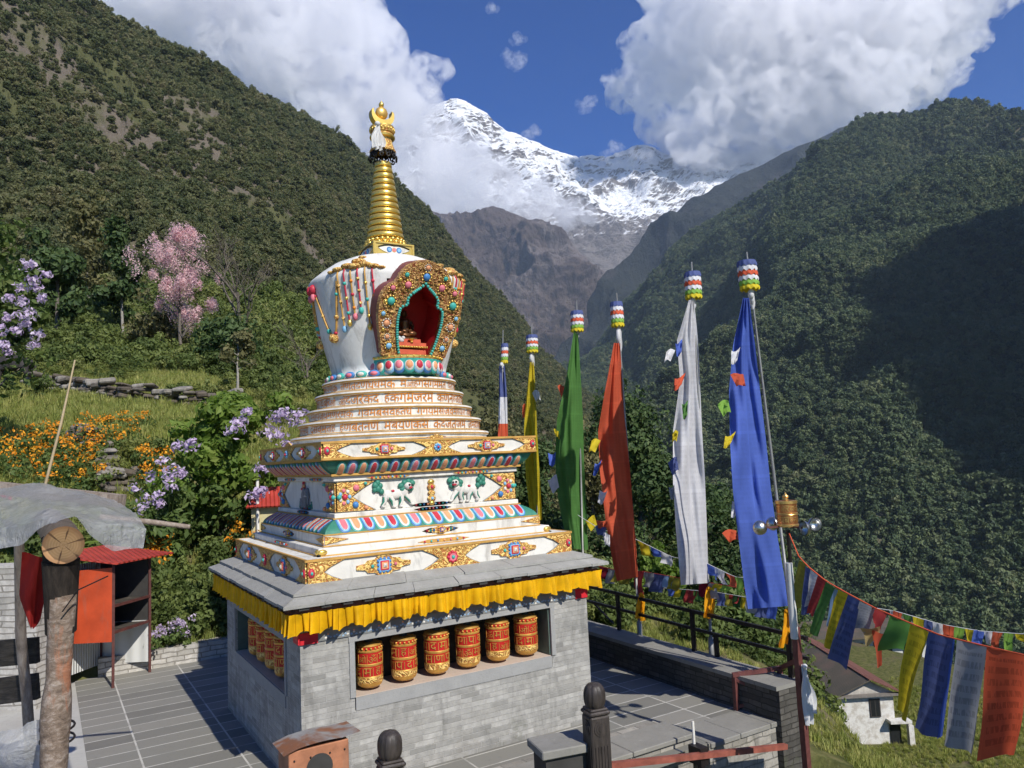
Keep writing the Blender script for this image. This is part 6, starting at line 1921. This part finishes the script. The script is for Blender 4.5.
def tree(name, base, h, tr, spread, leafmat, nleaf, lsize, bark, seed, label, cat='tree', group=None, nlimb=12, lo=.3, up=.5, clr=(.14, .10), extra=0, bend=.06, crown='crown', top=.92, sink=.25, zsq=.85):
    r = np.random.default_rng(seed)
    o = empty(name, base, 0, label, cat, group)
    b = MB(); ends = limbs(b, (0, 0, -sink), h + sink, tr, r, nlimb, spread, up, lo, bend, top=top); b.build('trunk', bark, o)
    c = V3(ends); 
    if extra:
        c = np.concatenate([c, c[r.integers(0, len(c), extra)] + r.normal(size=(extra, 3)) * spread * .28])
    rad_ = h * (clr[0] + clr[1] * r.random(len(c)))
    Vv, Ff = leaf_quads(c, rad_, nleaf, lsize, r, .25, zsq=zsq)
    mesh_np(crown, Vv, Ff, leafmat, o)
    return o, c
def gz(x, y): return float(ground_z(np.array([x]), np.array([y]))[0])
def gp(px, py, d):
    """point on the ground under a picture direction at distance d"""
    p = at(px, py, d); return (p[0], p[1], gz(p[0], p[1]))

# ---- big violet flowering shrub tree beside the stupa
o, c = tree('tree_dahlia', gp(218, 560, 15.2), 2.9, .055, 1.15, L_bright, 9500, .085, M_bark, 3, 'tall leafy shrub with violet flowers behind the left eave of the stupa', 'shrub', None, 16, .15, .7, (.07, .10), 26, .05, 'leaves')
def blossoms(par, org, spots, n, rad_, size, mat, seed, name='blossom'):
    r = np.random.default_rng(seed); Vs = []
    for (px, py, d, s) in spots:
        p = np.array(at(px, py, d)) - org
        Vv, Ff = leaf_quads(np.array([p]), np.array([rad_ * s]), n, size, r, .5); Vs.append(Vv)
    Vv = np.concatenate(Vs); return mesh_np(name, Vv, np.arange(len(Vv)).reshape(-1, 4), mat, par)
oo = np.array(o.location)
blossoms(o, oo, [(236, 430, 14.2, 1), (240, 424, 14.3, .8), (277, 418, 14.4, 1), (284, 414, 14.3, .8), (268, 433, 14.2, 1), (280, 436, 14.2, .9), (291, 423, 14.5, 1), (302, 416, 14.6, .9), (288, 446, 14.3, .5), (262, 470, 14, .8), (254, 497, 14, .8), (262, 492, 14, .6), (180, 447, 13.8, .7), (192, 445, 13.8, .7), (247, 412, 14.3, .5)], 42, .22, .048, L_violet, 5)
# lower left violet flowers on long stems by the stall
o = empty('violet_flowers', gp(165, 560, 13.9), 0, 'violet daisy like flowers on tall stems above the red stall', 'flower plant'); oo = np.array(o.location)
blossoms(o, oo, [(162, 463, 13.2, 1), (172, 470, 13.2, 1), (152, 478, 13.2, 1), (168, 478, 13.1, 1), (178, 474, 13.2, .8), (170, 490, 13.1, 1), (136, 490, 13, 1), (146, 500, 13, 1.1), (158, 498, 13, 1), (142, 508, 13, .9), (182, 472, 13.3, .7), (160, 504, 13, .8)], 24, .15, .042, L_violet, 6)
b = MB(); r_ = random.Random(5)
for (px, py) in ((162, 463), (172, 474), (152, 480), (136, 490), (148, 500), (178, 474)):
    e = np.array(at(px, py, 13.15)) - oo; b.tube([(r_.uniform(-.3, .3), r_.uniform(-.2, .2), -.1), tuple(e * .6 + np.array([0, 0, .15])), tuple(e)], [.015, .012, .006], 5)
b.build('stem', L_mid, o)
r = np.random.default_rng(8); Vv, Ff = leaf_quads(r.normal(size=(26, 3)) * [.55, .3, .35] + [0, 0, .9], .2 + .15 * r.random(26), 1700, .075, r); mesh_np('leaves', Vv, Ff, L_mid, o)
# violet branch at the far left
o, c = tree('tree_dahlia', gp(-14, 400, 17.5), 5.6, .06, 1.3, L_mid, 1500, .10, M_bark, 33, 'tall violet flowering shrub leaning in at the left edge of the picture', 'shrub', None, 10, .3, .8, (.07, .06), 8, .03, 'leaves')
oo = np.array(o.location); r_ = random.Random(4); sp = []
for (px, py) in ((36, 267), (26, 268), (45, 274), (30, 282), (18, 287), (38, 290), (12, 299), (24, 302), (40, 300), (20, 316), (32, 314), (8, 318), (28, 328), (16, 334), (38, 334), (4, 330), (8, 345), (30, 345), (6, 352)):
    for k in range(2): sp.append((px + r_.uniform(-4, 4), py + r_.uniform(-3, 3), 16.6 + r_.uniform(-.3, .3), .7 + .5 * r_.random()))
blossoms(o, oo, sp, 20, .15, .05, L_violet, 7)

# ---- pink cherry, bare tree, slender and broad trees behind the garden
def PT(px, py, d, hpx): return gp(px, py, d), hpx * d / FPX
b0, h0 = PT(180, 348, 46, 134)
tree('cherry_tree', b0, h0 * 1.0, .12, 2.15, L_pink, 13000, .06, M_bark, 12, 'pink blossoming cherry tree on the garden slope', 'tree', None, 26, .18, .95, (.025, .04), 50, .03, 'blossom', .98, .25, 1.6)
def bare_tree(base, h, seed, label, tw=.010, mat=None, group=None):
    r = np.random.default_rng(seed); o = empty('bare_tree', base, 0, label, 'tree', group); b = MB(); tw_b = MB()
    def grow(p, d, L, rr_, lev):
        n = 3; pts = [p]; dd = d.copy()
        for i in range(n):
            dd = (dd + Vector((r.normal(), r.normal(), r.normal() * .5 + .12)) * .16).normalized(); pts.append(pts[-1] + dd * L / n)
        (b if lev < 2 else tw_b).tube(pts, [rr_ * (1 - .5 * i / n) for i in range(n + 1)], 7 if lev < 2 else 3, 0, False)
        if lev >= 4: return
        for k in range(4 if lev < 3 else 3):
            f = .35 + .65 * (k + r.random()) / 4; i = min(int(f * n), n - 1); q = pts[i].lerp(pts[i + 1], f * n - i)
            a = r.random() * 6.28; nd = (dd + Vector((math.cos(a), math.sin(a), .35 * r.random())) * .75).normalized(); grow(q, nd, L * (.55 + .2 * r.random()), rr_ * .5, lev + 1)
    grow(Vector((0, 0, -.2)), Vector((0, 0, 1)), h * .55, h * .018, 0)
    b.build('trunk', M_bark, o); tw_b.build('twigs', mat or M_bark, o); return o
b0, h0 = PT(240, 372, 44, 150); bare_tree(b0, h0, 4, 'leafless brown tree with fine twigs right of the pink cherry')
b0, h0 = PT(312, 420, 34, 70); bare_tree(b0, h0 * 1.1, 9, 'small bare tree with a few leaves just left of the white dome')
b0, h0 = PT(122, 345, 55, 125); tree('slender_tree', b0, h0, .12, 1.1, L_dark, 3000, .2, M_greybark, 22, 'slender dark green tree with a thin pale trunk left of the pink cherry', 'tree', None, 14, .25, .5, (.05, .05), 12, .02)
b0, h0 = PT(56, 330, 50, 95); tree('broadleaf_tree', b0, h0, .2, 2.6, L_dark, 4200, .24, M_bark, 23, 'broad dark green tree rising behind the violet flowers at the left', 'tree', None, 14, .25, .5, (.09, .08), 18, .05)
b0, h0 = PT(8, 330, 40, 70); tree('broadleaf_tree', b0, h0 * 1.25, .16, 2.0, L_mid, 3000, .22, M_bark, 24, 'mid green broadleaf tree cut by the left edge above the violet flowers', 'tree', None, 12, .25, .5, (.10, .08), 10, .05)
b0, h0 = PT(88, 330, 60, 130); tree('slender_tree', b0, h0, .14, 1.7, L_olive, 2600, .2, M_greybark, 26, 'thin olive tree with pale branches above the left garden wall', 'tree', None, 16, .25, .6, (.05, .05), 12, .03)
b0, h0 = PT(238, 405, 30, 75); tree('slender_tree', b0, h0, .07, .7, L_olive, 600, .12, M_greybark, 27, 'sapling with a white trunk standing below the bare tree', 'tree', None, 9, .5, .6, (.06, .05), 4, .01)
b0, h0 = PT(225, 385, 42, 50); tree('garden_bush', b0, h0, .06, 1.4, L_dark, 2200, .16, M_bark, 28, 'round dark bush under the leafless brown tree', 'shrub', None, 12, .1, .4, (.2, .15), 10, .02)
b0, h0 = PT(160, 340, 50, 45); tree('garden_bush', b0, h0, .06, 1.7, L_olive, 2200, .16, M_bark, 29, 'olive bush at the foot of the pink cherry', 'shrub', None, 12, .1, .4, (.2, .15), 10, .02)
# trees beyond the parapet, behind the masts
k = 0
for (px, py, d, hp, sp, mt, nl, ls, lab) in (
    (648, 600, 24, 205, 1.7, L_dark, 14000, .085, 'tall dark leafy tree between the red and white banners'),
    (600, 590, 34, 165, 1.9, L_olive, 11000, .11, 'olive green tree mass behind the red banner'),
    (548, 580, 30, 130, 1.5, L_dark, 8000, .10, 'dark tree showing between the yellow and green banners'),
    (722, 640, 30, 150, 1.6, L_dark, 9000, .10, 'bushy dark tree behind the foot of the white banner'),
    (520, 560, 42, 140, 2.2, L_olive, 8000, .13, 'olive tree behind the right corner of the stupa'),
    (690, 620, 40, 140, 1.9, L_mid, 9000, .12, 'tree behind the white banner, lower slope'),
    (770, 660, 42, 120, 2.0, L_mid, 9000, .12, 'green tree behind the copper wheel post'),
    (740, 660, 18, 62, .9, L_mid, 2600, .10, 'green shrub beyond the railing beneath the blue banner'),
    (665, 640, 16, 70, .8, L_bright, 2400, .09, 'light green shrub beyond the railing right of the red mast foot')):
    k += 1; p = at(px, py, d); base = (p[0], p[1], gz(p[0], p[1])); zt = at(px, py - hp, d)[2]
    tree('broadleaf_tree' if hp > 100 else 'garden_bush', base, max(zt - base[2], 1.0), .02 * sp * 4, sp, mt, nl, ls, M_bark, 70 + k, lab, 'tree' if hp > 100 else 'shrub', None, 16, .2, .55, (.07, .07), 22, .04)

# ---- marigolds, canna, pole, garden walls
def dry_wall(name, pts, h, w, label, seed):
    r = random.Random(seed); org = pts[0]; b = MB()
    for i in range(len(pts) - 1):
        p, q = Vector(pts[i]), Vector(pts[i + 1]); L = (q - p).length; n = max(2, int(L / .38)); rows_ = max(2, int(h / .17))
        for j in range(n):
            for k in range(rows_):
                if k == rows_ - 1 and r.random() < .3: continue
                c = p.lerp(q, (j + .5 + .3 * (k % 2)) / n); s = (.40 * (.7 + .6 * r.random()), w * (.8 + .4 * r.random()), .15 * (.7 + .6 * r.random()))
                ang = math.atan2(q.y - p.y, q.x - p.x)
                b.box((0, 0, 0), s, r.randrange(3), Matrix.Translation((c.x - org[0] + r.uniform(-.1, .1), c.y - org[1] + r.uniform(-.18, .18), c.z - org[2] + .06 + .15 * k + r.uniform(-.04, .04))) @ Euler((r.uniform(-.22, .22), r.uniform(-.22, .22), ang + r.uniform(-.6, .6))).to_matrix().to_4x4(), 0, .045)
    o = b.build(name, [paint('wall_stone_grey', (.15, .13, .105), .85, .35, 5), paint('wall_stone_brown', (.11, .09, .07), .85, .35, 5), paint('wall_stone_pale', (.25, .23, .20), .85, .35, 5)], None, org)
    return tag(o, label, 'stone wall')
def gpts(l): return [gp(*q) for q in l]
dry_wall('dry_stone_wall', gpts([(30, 352, 30), (62, 366, 29), (95, 380, 28), (130, 395, 27), (160, 403, 27), (192, 412, 27), (240, 416, 28)]), .9, .6, 'long tumbledown dry stone wall slanting across the upper garden', 3)
dry_wall('dry_stone_wall', gpts([(72, 430, 19.5), (92, 437, 19), (104, 452, 18), (112, 470, 17)]), .8, .5, 'short stacked stone wall among the orange marigolds', 5)
dry_wall('dry_stone_wall', gpts([(85, 462, 17.5), (115, 458, 17.5), (146, 452, 18)]), .45, .5, 'low stone edging below the marigolds, half overgrown', 8)
P = []
r = np.random.default_rng(3)
def patchpts(n, x0, x1, y0, y1, d0, d1):
    out = []
    for _ in range(n):
        px = r.uniform(x0, x1); py = r.uniform(y0, y1); d = d0 + (d1 - d0) * (y1 - py) / (y1 - y0) + r.uniform(-.4, .4); p = at(px, py, d); out.append((p[0], p[1], max(gz(p[0], p[1]) + .15, min(p[2], gz(p[0], p[1]) + .75))))
    return out
mp_ = patchpts(105, -10, 105, 422, 460, 16, 19) + patchpts(48, 80, 150, 412, 440, 18.5, 22) + patchpts(26, 140, 172, 445, 470, 16.5, 18) + patchpts(30, 140, 170, 505, 522, 13.3, 13.8) + patchpts(20, 225, 262, 500, 560, 14, 15)
mp_ = np.array(mp_)
Vv, Ff = leaf_quads(mp_, np.full(len(mp_), .15), 2600, .036, r, .6); tag(mesh_np('marigold_blooms', Vv, Ff, L_marigold), kind='stuff')
Vv, Ff = leaf_quads(mp_ - [0, 0, .22], np.full(len(mp_), .26), 7000, .05, r, .2); tag(mesh_np('marigold_leaves', Vv, Ff, L_mid), kind='stuff')
def blade_plant(name, base, n, L, w, mat, label, cat, seed, lean=.5, flowers=0):
    r = np.random.default_rng(seed); o = empty(name, base, 0, label, cat); b = MB()
    for k in range(n):
        q = r.random() * 6.28; l = L * (.6 + .5 * r.random()); pts = []
        for i in range(7):
            f = i / 6; pts.append(Vector((math.cos(q), math.sin(q), 0)) * (lean * l * f ** 1.7) + Vector((0, 0, l * (f - .35 * f ** 3 * lean * 1.5))))
        s = Vector((-math.sin(q), math.cos(q), 0)); vs = []
        for i, p in enumerate(pts):
            f = i / 6; ww_ = w * math.sin(PI * min(1, .12 + .88 * f)) ; vs += [p - s * ww_, p + s * ww_ + Vector((0, 0, .02))]
        b.add(vs, [(2 * i, 2 * i + 1, 2 * i + 3, 2 * i + 2) for i in range(6)], 0, True)
    b.build('leaves', mat, o)
    if flowers:
        b = MB()
        for k in range(flowers):
            q = r.random() * 6.28; e = Vector((.25 * math.cos(q), .25 * math.sin(q), L * (1.05 + .25 * r.random()))); b.tube([(0, 0, 0), e * .6, e], .01, 5, 1)
            for j in range(6): b.ball(e + Vector((r.normal() * .03, r.normal() * .03, -.03 * j + .03)), (.03, .02, .04), 0, 6, 4)
        b.build('flower_spike', [paint('canna_red', (.55, .03, .04), .5), L_mid], o)
    return o
blade_plant('canna_plant', gp(22, 500, 13.8), 16, 1.15, .13, L_mid, 'broad leaved canna plant with red flower spikes behind the plastic sheet', 'plant', 5, .6, 3)
blade_plant('canna_plant', gp(48, 505, 13.4), 12, 1.0, .12, L_bright, 'low broad leaved plant beside the bamboo pole', 'plant', 6, .8, 0)
b = MB(); p0, p1 = at(44, 490, 14), at(75, 360, 14.6); b.tube([p0, tuple((np.array(p0) + p1) / 2 + [.02, 0, 0]), p1], [.028, .024, .015], 8)
tag(b.build('bamboo_pole', paint('dry_bamboo', (.42, .33, .20), .6, .2, 6)), 'thin dry bamboo pole leaning over the garden above the plastic sheet', 'pole')

# ---- dark buffalo grazing at the left edge
def skin_mesh(name, joints, links, mat, parent=None, loc=(0, 0, 0), rz=0.0, sub=2):
    me = bpy.data.meshes.new(name); me.from_pydata([j[0] for j in joints], links, []); o = bpy.data.objects.new(name, me); COL.objects.link(o)
    m = o.modifiers.new('s', 'SKIN'); m.use_smooth_shade = True
    for v, j in zip(me.skin_vertices[0].data, joints): v.radius = j[1] if hasattr(j[1], '__len__') else (j[1], j[1])
    me.skin_vertices[0].data[0].use_root = True
    s = o.modifiers.new('u', 'SUBSURF'); s.levels = s.render_levels = sub
    dg = bpy.context.evaluated_depsgraph_get(); m2 = bpy.data.meshes.new_from_object(o.evaluated_get(dg)); bpy.data.objects.remove(o)
    m2.materials.clear(); m2.materials.append(mat); o = bpy.data.objects.new(name, m2); COL.objects.link(o); o.location = loc; o.rotation_euler = (0, 0, rz)
    if parent: o.parent = parent
    return o
J = [((-.45, 0, 1.05), (.30, .34)), ((0, 0, 1.0), (.34, .38)), ((.45, 0, 1.05), (.27, .33)), ((.78, 0, 1.0), (.17, .2)), ((1.05, 0, .78), (.13, .15)), ((1.28, 0, .56), (.08, .09)),
     ((.45, .17, .68), .12), ((.47, .18, .36), .075), ((.45, .18, .05), .07), ((.45, -.17, .68), .12), ((.40, -.18, .36), .075), ((.42, -.18, .05), .07),
     ((-.52, .17, .72), .15), ((-.60, .18, .42), .08), ((-.54, .18, .05), .07), ((-.52, -.17, .72), .15), ((-.58, -.18, .42), .08), ((-.50, -.18, .05), .07),
     ((-.80, 0, 1.0), .05), ((-.86, 0, .5), .025), ((1.0, .2, .95), (.05, .03)), ((1.0, -.2, .95), (.05, .03))]
Lk = [(0, 1), (1, 2), (2, 3), (3, 4), (4, 5), (2, 6), (6, 7), (7, 8), (2, 9), (9, 10), (10, 11), (0, 12), (12, 13), (13, 14), (0, 15), (15, 16), (16, 17), (0, 18), (18, 19), (4, 20), (4, 21)]
bp = gp(14, 378, 30); o = skin_mesh('buffalo', J, Lk, paint('dark_hide', (.035, .030, .028), .7, .2, 6), None, (bp[0], bp[1], bp[2] + .12), rad(150)); tag(o, 'dark buffalo grazing head down on the grassy terrace at the left edge', 'buffalo')

# ---- hut behind the stupa
hp_ = gp(258, 525, 14.4); hut = empty('garden_hut', hp_, rad(-24), 'small hut with red corrugated roof and pale yellow wall behind the stupa', 'hut')
zr_ = at(262, 488, 14.4)[2] - hp_[2]; ze = at(262, 505, 14.4)[2] - hp_[2]
b = MB(); b.box((.4, .6, (ze) / 2), (1.1, .9, ze)); b.build('wall', paint('pale_yellow_wash', (.55, .48, .26), .8, .15, 5), hut)
b = MB(); quad_slab(b, [(-.22, -.0, ze - .03), (1.15, -.0, ze - .03), (1.15, .55, zr_), (-.1, .55, zr_)], .03); quad_slab(b, [(-.1, .55, zr_), (1.15, .55, zr_), (1.15, 1.1, ze), (-.22, 1.1, ze)], .03); b.build('roof', M_red_cor, hut)
b = MB(); b.tube([(-.02, .1, 0), (-.02, .1, zr_ + .2)], .03, 8); b.build('white_pipe', M_white, hut)

# ---- stone house on the lower terrace, balcony house behind it
D_ = 45.0
hL, hR, hT = Vector(at(840, 699, D_)), Vector(at(900, 690, D_)), Vector(at(872, 681, D_))
fwh = Vector((RC[0, 2], RC[1, 2], 0)).normalized(); rgt = Vector((fwh.y, -fwh.x, 0))
wid = (hR - hL).dot(rgt); zE = (hL.z + hR.z) / 2; zG = at(870, 752, D_)[2] - .2
hc = hL.lerp(hR, .5); rzh = math.atan2(rgt.y, rgt.x)
house = empty('stone_house', (hc.x, hc.y, zG), rzh, 'whitewashed stone house with long brown green metal roof on the terrace below', 'house')
He = zE - zG; Hr = hT.z - zG; W = wid
t = NT('whitewashed_stone'); co = t.coord('Object'); n = t.noise(co, 3, 6, .65)
c = t.mix(t.mapr(n, .45, .62), (.62, .61, .57), (.45, .42, .37)); M_wash = t.done(t.bsdf(c, .9, 0, t.bump(n, .6, .05), .1))
b = MB(); b.box((-.2, 5.2, He / 2 - .1), (W * .94, 9.8, He - .2)); b.build('wall', M_wash, house)
b = MB(); b.prism([(-W * .46, He - .1), (W * .46, He - .1), (.12, Hr - .12)], .32, .6, 0); b.build('gable', paint('gable_stone', (.46, .43, .38), .9, .3, 3), house)
t = NT('weathered_tin'); co = t.coord('Object'); s_ = t.n('ShaderNodeSeparateXYZ'); t.l(t.n('ShaderNodeTexCoord').outputs['Object'], s_.inputs[0]); n = t.noise(co, .7, 5, .6)
wv = t.math('SINE', t.math('MULTIPLY', s_.outputs[1], 40)); c = t.ramp(n, [(.3, (.085, .08, .06)), (.55, (.12, .10, .075)), (.7, (.17, .11, .085))]); M_tin = t.done(t.bsdf(c, .6, .1, t.bump(wv, .25, .02), .25))
M_tinred = paint('red_brown_tin', (.17, .075, .055), .6, .25, 2)
b = MB(); zt = Hr + .05
quad_slab(b, [(-W * .58, -.1, He - .12), (.12, -.1, zt), (.12, 12.5, zt), (-W * .58, 12.5, He - .12)][::-1], .05, 0); quad_slab(b, [(.12, -.1, zt), (W * .56, -.1, He - .05), (W * .56, 12.5, He - .05), (.12, 12.5, zt)][::-1], .05, 1)
b.bar((.12, -.12, zt + .04), (.12, 12.5, zt + .04), .3, .05, 1); b.build('roof', [M_tin, M_tinred], house)
b = MB(); b.bar((-W * .55, .1, He - .12), (W * .55, .1, He - .06), .25, .14); b.build('eave_board', paint('grey_board', (.20, .18, .16), .8, .25, 6), house)
M_window = paint('dark_window', (.02, .022, .024), .2)
w1 = MB(); w1.box((.35, .26, He * .76), (.62, .06, 1.05)); wo = w1.build('window', paint('timber_frame', (.06, .05, .045), .7), house)
b = MB(); b.box((.35, .225, He * .76), (.50, .02, .92)); b.box((.35, .215, He * .76), (.04, .02, .92), 1); b.build('pane', [M_window, M_dark], wo)
b = MB(); b.box((W * .44, -.0, He * .56), (1.25, .6, .16)); b.build('balcony_slab', M_wash, house)
b = MB(); b.box((W * .40, .26, He * .25), (.62, .06, He * .5)); b.build('doorway', M_window, house)
b = MB(); b.box((W * .60, -.1, He * .24), (.30, .30, He * .52)); b.build('pillar', M_wash, house)
D2 = 70.0; q = Vector(at(872, 668, D2)); zg2 = gz(q.x, q.y); q.z
bh = empty('balcony_house', (q.x, q.y, q.z - 3.2), rzh, 'far white house with dark windows and turquoise balcony rail behind the brown roof', 'house')
b = MB(); b.box((0, 3, 3.0), (11, 5, 6.0)); b.build('wall', paint('pale_plaster', (.55, .55, .52), .85, .12, 2), bh)
b = MB(); b.box((0, 2.6, 6.15), (12.4, 7.2, .18)); b.build('roof', M_tin, bh)
M_turq = paint('turquoise_rail', (.05, .42, .34), .5)
b = MB(); b.box((0, -.55, 3.95), (11, .06, .10)); b.box((0, -.55, 3.25), (11, .06, .08))
for i in range(45): b.box((-5.5 + .25 * i, -.55, 3.6), (.06, .05, .66))
b.build('balcony_rail', M_turq, bh)
b = MB(); b.box((0, 0, 3.1), (11, 1.3, .14)); b.build('balcony_floor', M_concrete, bh)
for x in (-4, -1.3, 1.4, 4.1):
    b = MB(); b.box((x, .47, 4.5), (1.7, .06, 1.7)); f_ = b.build('window', M_dark, bh); b = MB(); b.box((x, .43, 4.5), (1.5, .02, 1.5)); b.build('pane', M_window, f_)

# ---- grass and undergrowth
def blade_proto(name, seed, mat, n=34, h=1.0, spread=.55):
    r = np.random.default_rng(seed); vs = []; fs = []
    for k in range(n):
        q = r.random() * 6.28; x, y = r.normal() * .18, r.normal() * .18; l = h * (.5 + .6 * r.random()); w = .022 + .02 * r.random(); lean = spread * r.random()
        d = np.array([math.cos(q), math.sin(q), 0]); s = np.array([-d[1], d[0], 0]); b0 = np.array([x, y, 0])
        m = b0 + d * lean * l * .35 + [0, 0, l * .6]; e = b0 + d * lean * l + [0, 0, l * (1 - .3 * lean)]
        i = len(vs); vs += [b0 - s * w, b0 + s * w, m + s * w * .8, m - s * w * .8, e]; fs += [(i, i + 1, i + 2, i + 3), (i + 3, i + 2, i + 4)]
    me = bpy.data.meshes.new(name); me.from_pydata([tuple(v) for v in vs], [], fs); me.materials.append(mat)
    return bpy.data.objects.new(name, me)
gk = [blade_proto('grass_tuft', 80 + i, L_grass) for i in range(4)]
L_shrub = foliage_mat('slope_shrub_leaves', [(.09, .12, .025), (.15, .18, .04), (.20, .22, .06), (.24, .22, .09)], .5, .4)
sk = [crown_proto('slope_shrub', 120 + i, L_shrub, 12, 420, .05) for i in range(4)]
uk = [crown_proto('undergrowth_clump', 90 + i, L_scrub2, 14, 560, .055) for i in range(5)]
def scatter_ground(n, fx, seed):
    r = np.random.default_rng(seed); out = []
    pts = fx(r, n); x, y = pts[:, 0], pts[:, 1]; z = ground_z(x, y)
    P = np.stack([x, y, z], 1); ok = ~((x > -3.2) & (x < 7.3) & (y < 12.95)); P = P[ok]
    return P[in_view(P, 100)]
def polar(d0, d1, a0, a1):
    def f(r, n):
        d = np.sqrt(r.random(n) * (d1 ** 2 - d0 ** 2) + d0 ** 2) * 1.0; d = d0 + (d - d0) * r.random(n) ** .35; a = np.radians(a0 + (a1 - a0) * r.random(n)); return np.stack([d * np.sin(a), d * np.cos(a)], 1)
    return f
P = np.concatenate([scatter_ground(26000, polar(13.2, 60, -14, 34), 1), scatter_ground(16000, polar(8, 40, 34, 72), 2), scatter_ground(9000, polar(38, 66, 50, 70), 3)])
Q = P[fbm(P / 3.0, 3, 12) > -.35]
dd = np.linalg.norm(Q, axis=1); sc = .10 + .0075 * dd + .10 * rng.random(len(Q)); sc = np.where((Q[:, 0] > 7) & (dd < 18), sc * .6, np.where((Q[:, 0] > 7) & (dd > 34), sc * .5, sc)); Q[:, 2] -= .04
tag(instancer('grass', Q, sc, gk, 3), kind='stuff')
P = np.concatenate([scatter_ground(3400, polar(13.4, 66, -14, 34), 5), scatter_ground(2600, polar(8.2, 60, 34, 72), 6), scatter_ground(1500, polar(45, 110, -12, 52), 7)])
m_ = fbm(P / 5.5, 4, 44); Q = P[(m_ > .02) | ((np.linalg.norm(P, axis=1) > 44) & (m_ > -.3))]
dd = np.linalg.norm(Q, axis=1); sc = np.clip(.30 + .024 * dd, .4, 3.2) * (.55 + .8 * rng.random(len(Q))); Q[:, 2] -= sc * .2
keep = ~((Q[:, 0] > 38) & (Q[:, 0] < 62) & (Q[:, 1] > 20) & (Q[:, 1] < 45) & (sc > .5)); Q, sc = Q[keep], sc[keep]
az_ = np.degrees(np.arctan2(Q[:, 0], Q[:, 1])); d_ = np.linalg.norm(Q, axis=1); keep = ~((az_ > 51.5) & (az_ < 61) & (d_ < 46) & ((sc > .45) | (d_ > 10)) & (rng.random(len(Q)) < .93)); Q, sc = Q[keep], sc[keep]
tag(instancer('undergrowth', Q, sc, uk, 4), kind='stuff')
P = scatter_ground(4200, polar(15, 48, -14, 33), 25); P = P[fbm(P / 2.6, 3, 61) > .10]
P = P[~((P[:, 1] > 22) & (P[:, 1] < 30.5) & (P[:, 0] < 6))]
sc_ = .28 + .7 * rng.random(len(P)) ** 2; P[:, 2] -= sc_ * .15
tag(instancer('slope_undergrowth', P, sc_, sk + uk[:2], 14), kind='stuff')
# border planting by the kerb at the back of the court
P = []; r = np.random.default_rng(17)
for k in range(150):
    x = r.uniform(1.2, 6.8); y = r.uniform(13.25, 15.5); P.append((x, y, gz(x, y)))
for k in range(60):
    x = r.uniform(-3, 1.2); y = r.uniform(13.3, 15.5); P.append((x, y, gz(x, y)))
P = np.array(P); tag(instancer('border_plants', P, .35 + .5 * r.random(len(P)), uk, 9), kind='stuff')
o = empty('pink_aster', (1.75, 12.98, .24), 0, 'clump of pale violet asters on the kerb behind the courtyard', 'flower plant')
r = np.random.default_rng(6); c = r.normal(size=(14, 3)) * [.22, .12, .07] + [0, 0, .25]
Vv, Ff = leaf_quads(c, np.full(14, .09), 420, .026, r, .6); mesh_np('blossom', Vv, Ff, L_violet, o); Vv, Ff = leaf_quads(c - [0, 0, .13], np.full(14, .12), 600, .035, r, .3); mesh_np('leaves', Vv, Ff, L_mid, o)
# ================================================================== THE AIR OF THE VALLEY
b = MB()
_f = Vector((RC[0, 2], RC[1, 2], 0)).normalized(); _r = Vector((_f.y, -_f.x, 0))
_M = Matrix(((_r.x, _f.x, 0, 0), (_r.y, _f.y, 0, 0), (0, 0, 1, 0), (0, 0, 0, 1)))
b.box((0, (4930 - 2400) / 2, (1780 - 340) / 2), (8400, 4930 + 2400, 1780 + 340), 0, _M)
t = NT('valley_air')
vp = t.n('ShaderNodeVolumePrincipled')
vp.inputs['Color'].default_value = (.62, .78, 1.0, 1)
vp.inputs['Density'].default_value = .000066
vp.inputs['Anisotropy'].default_value = .2
t.l(vp.outputs[0], t.out.inputs['Volume'])
tag(b.build('haze', t.mat), kind='stuff')
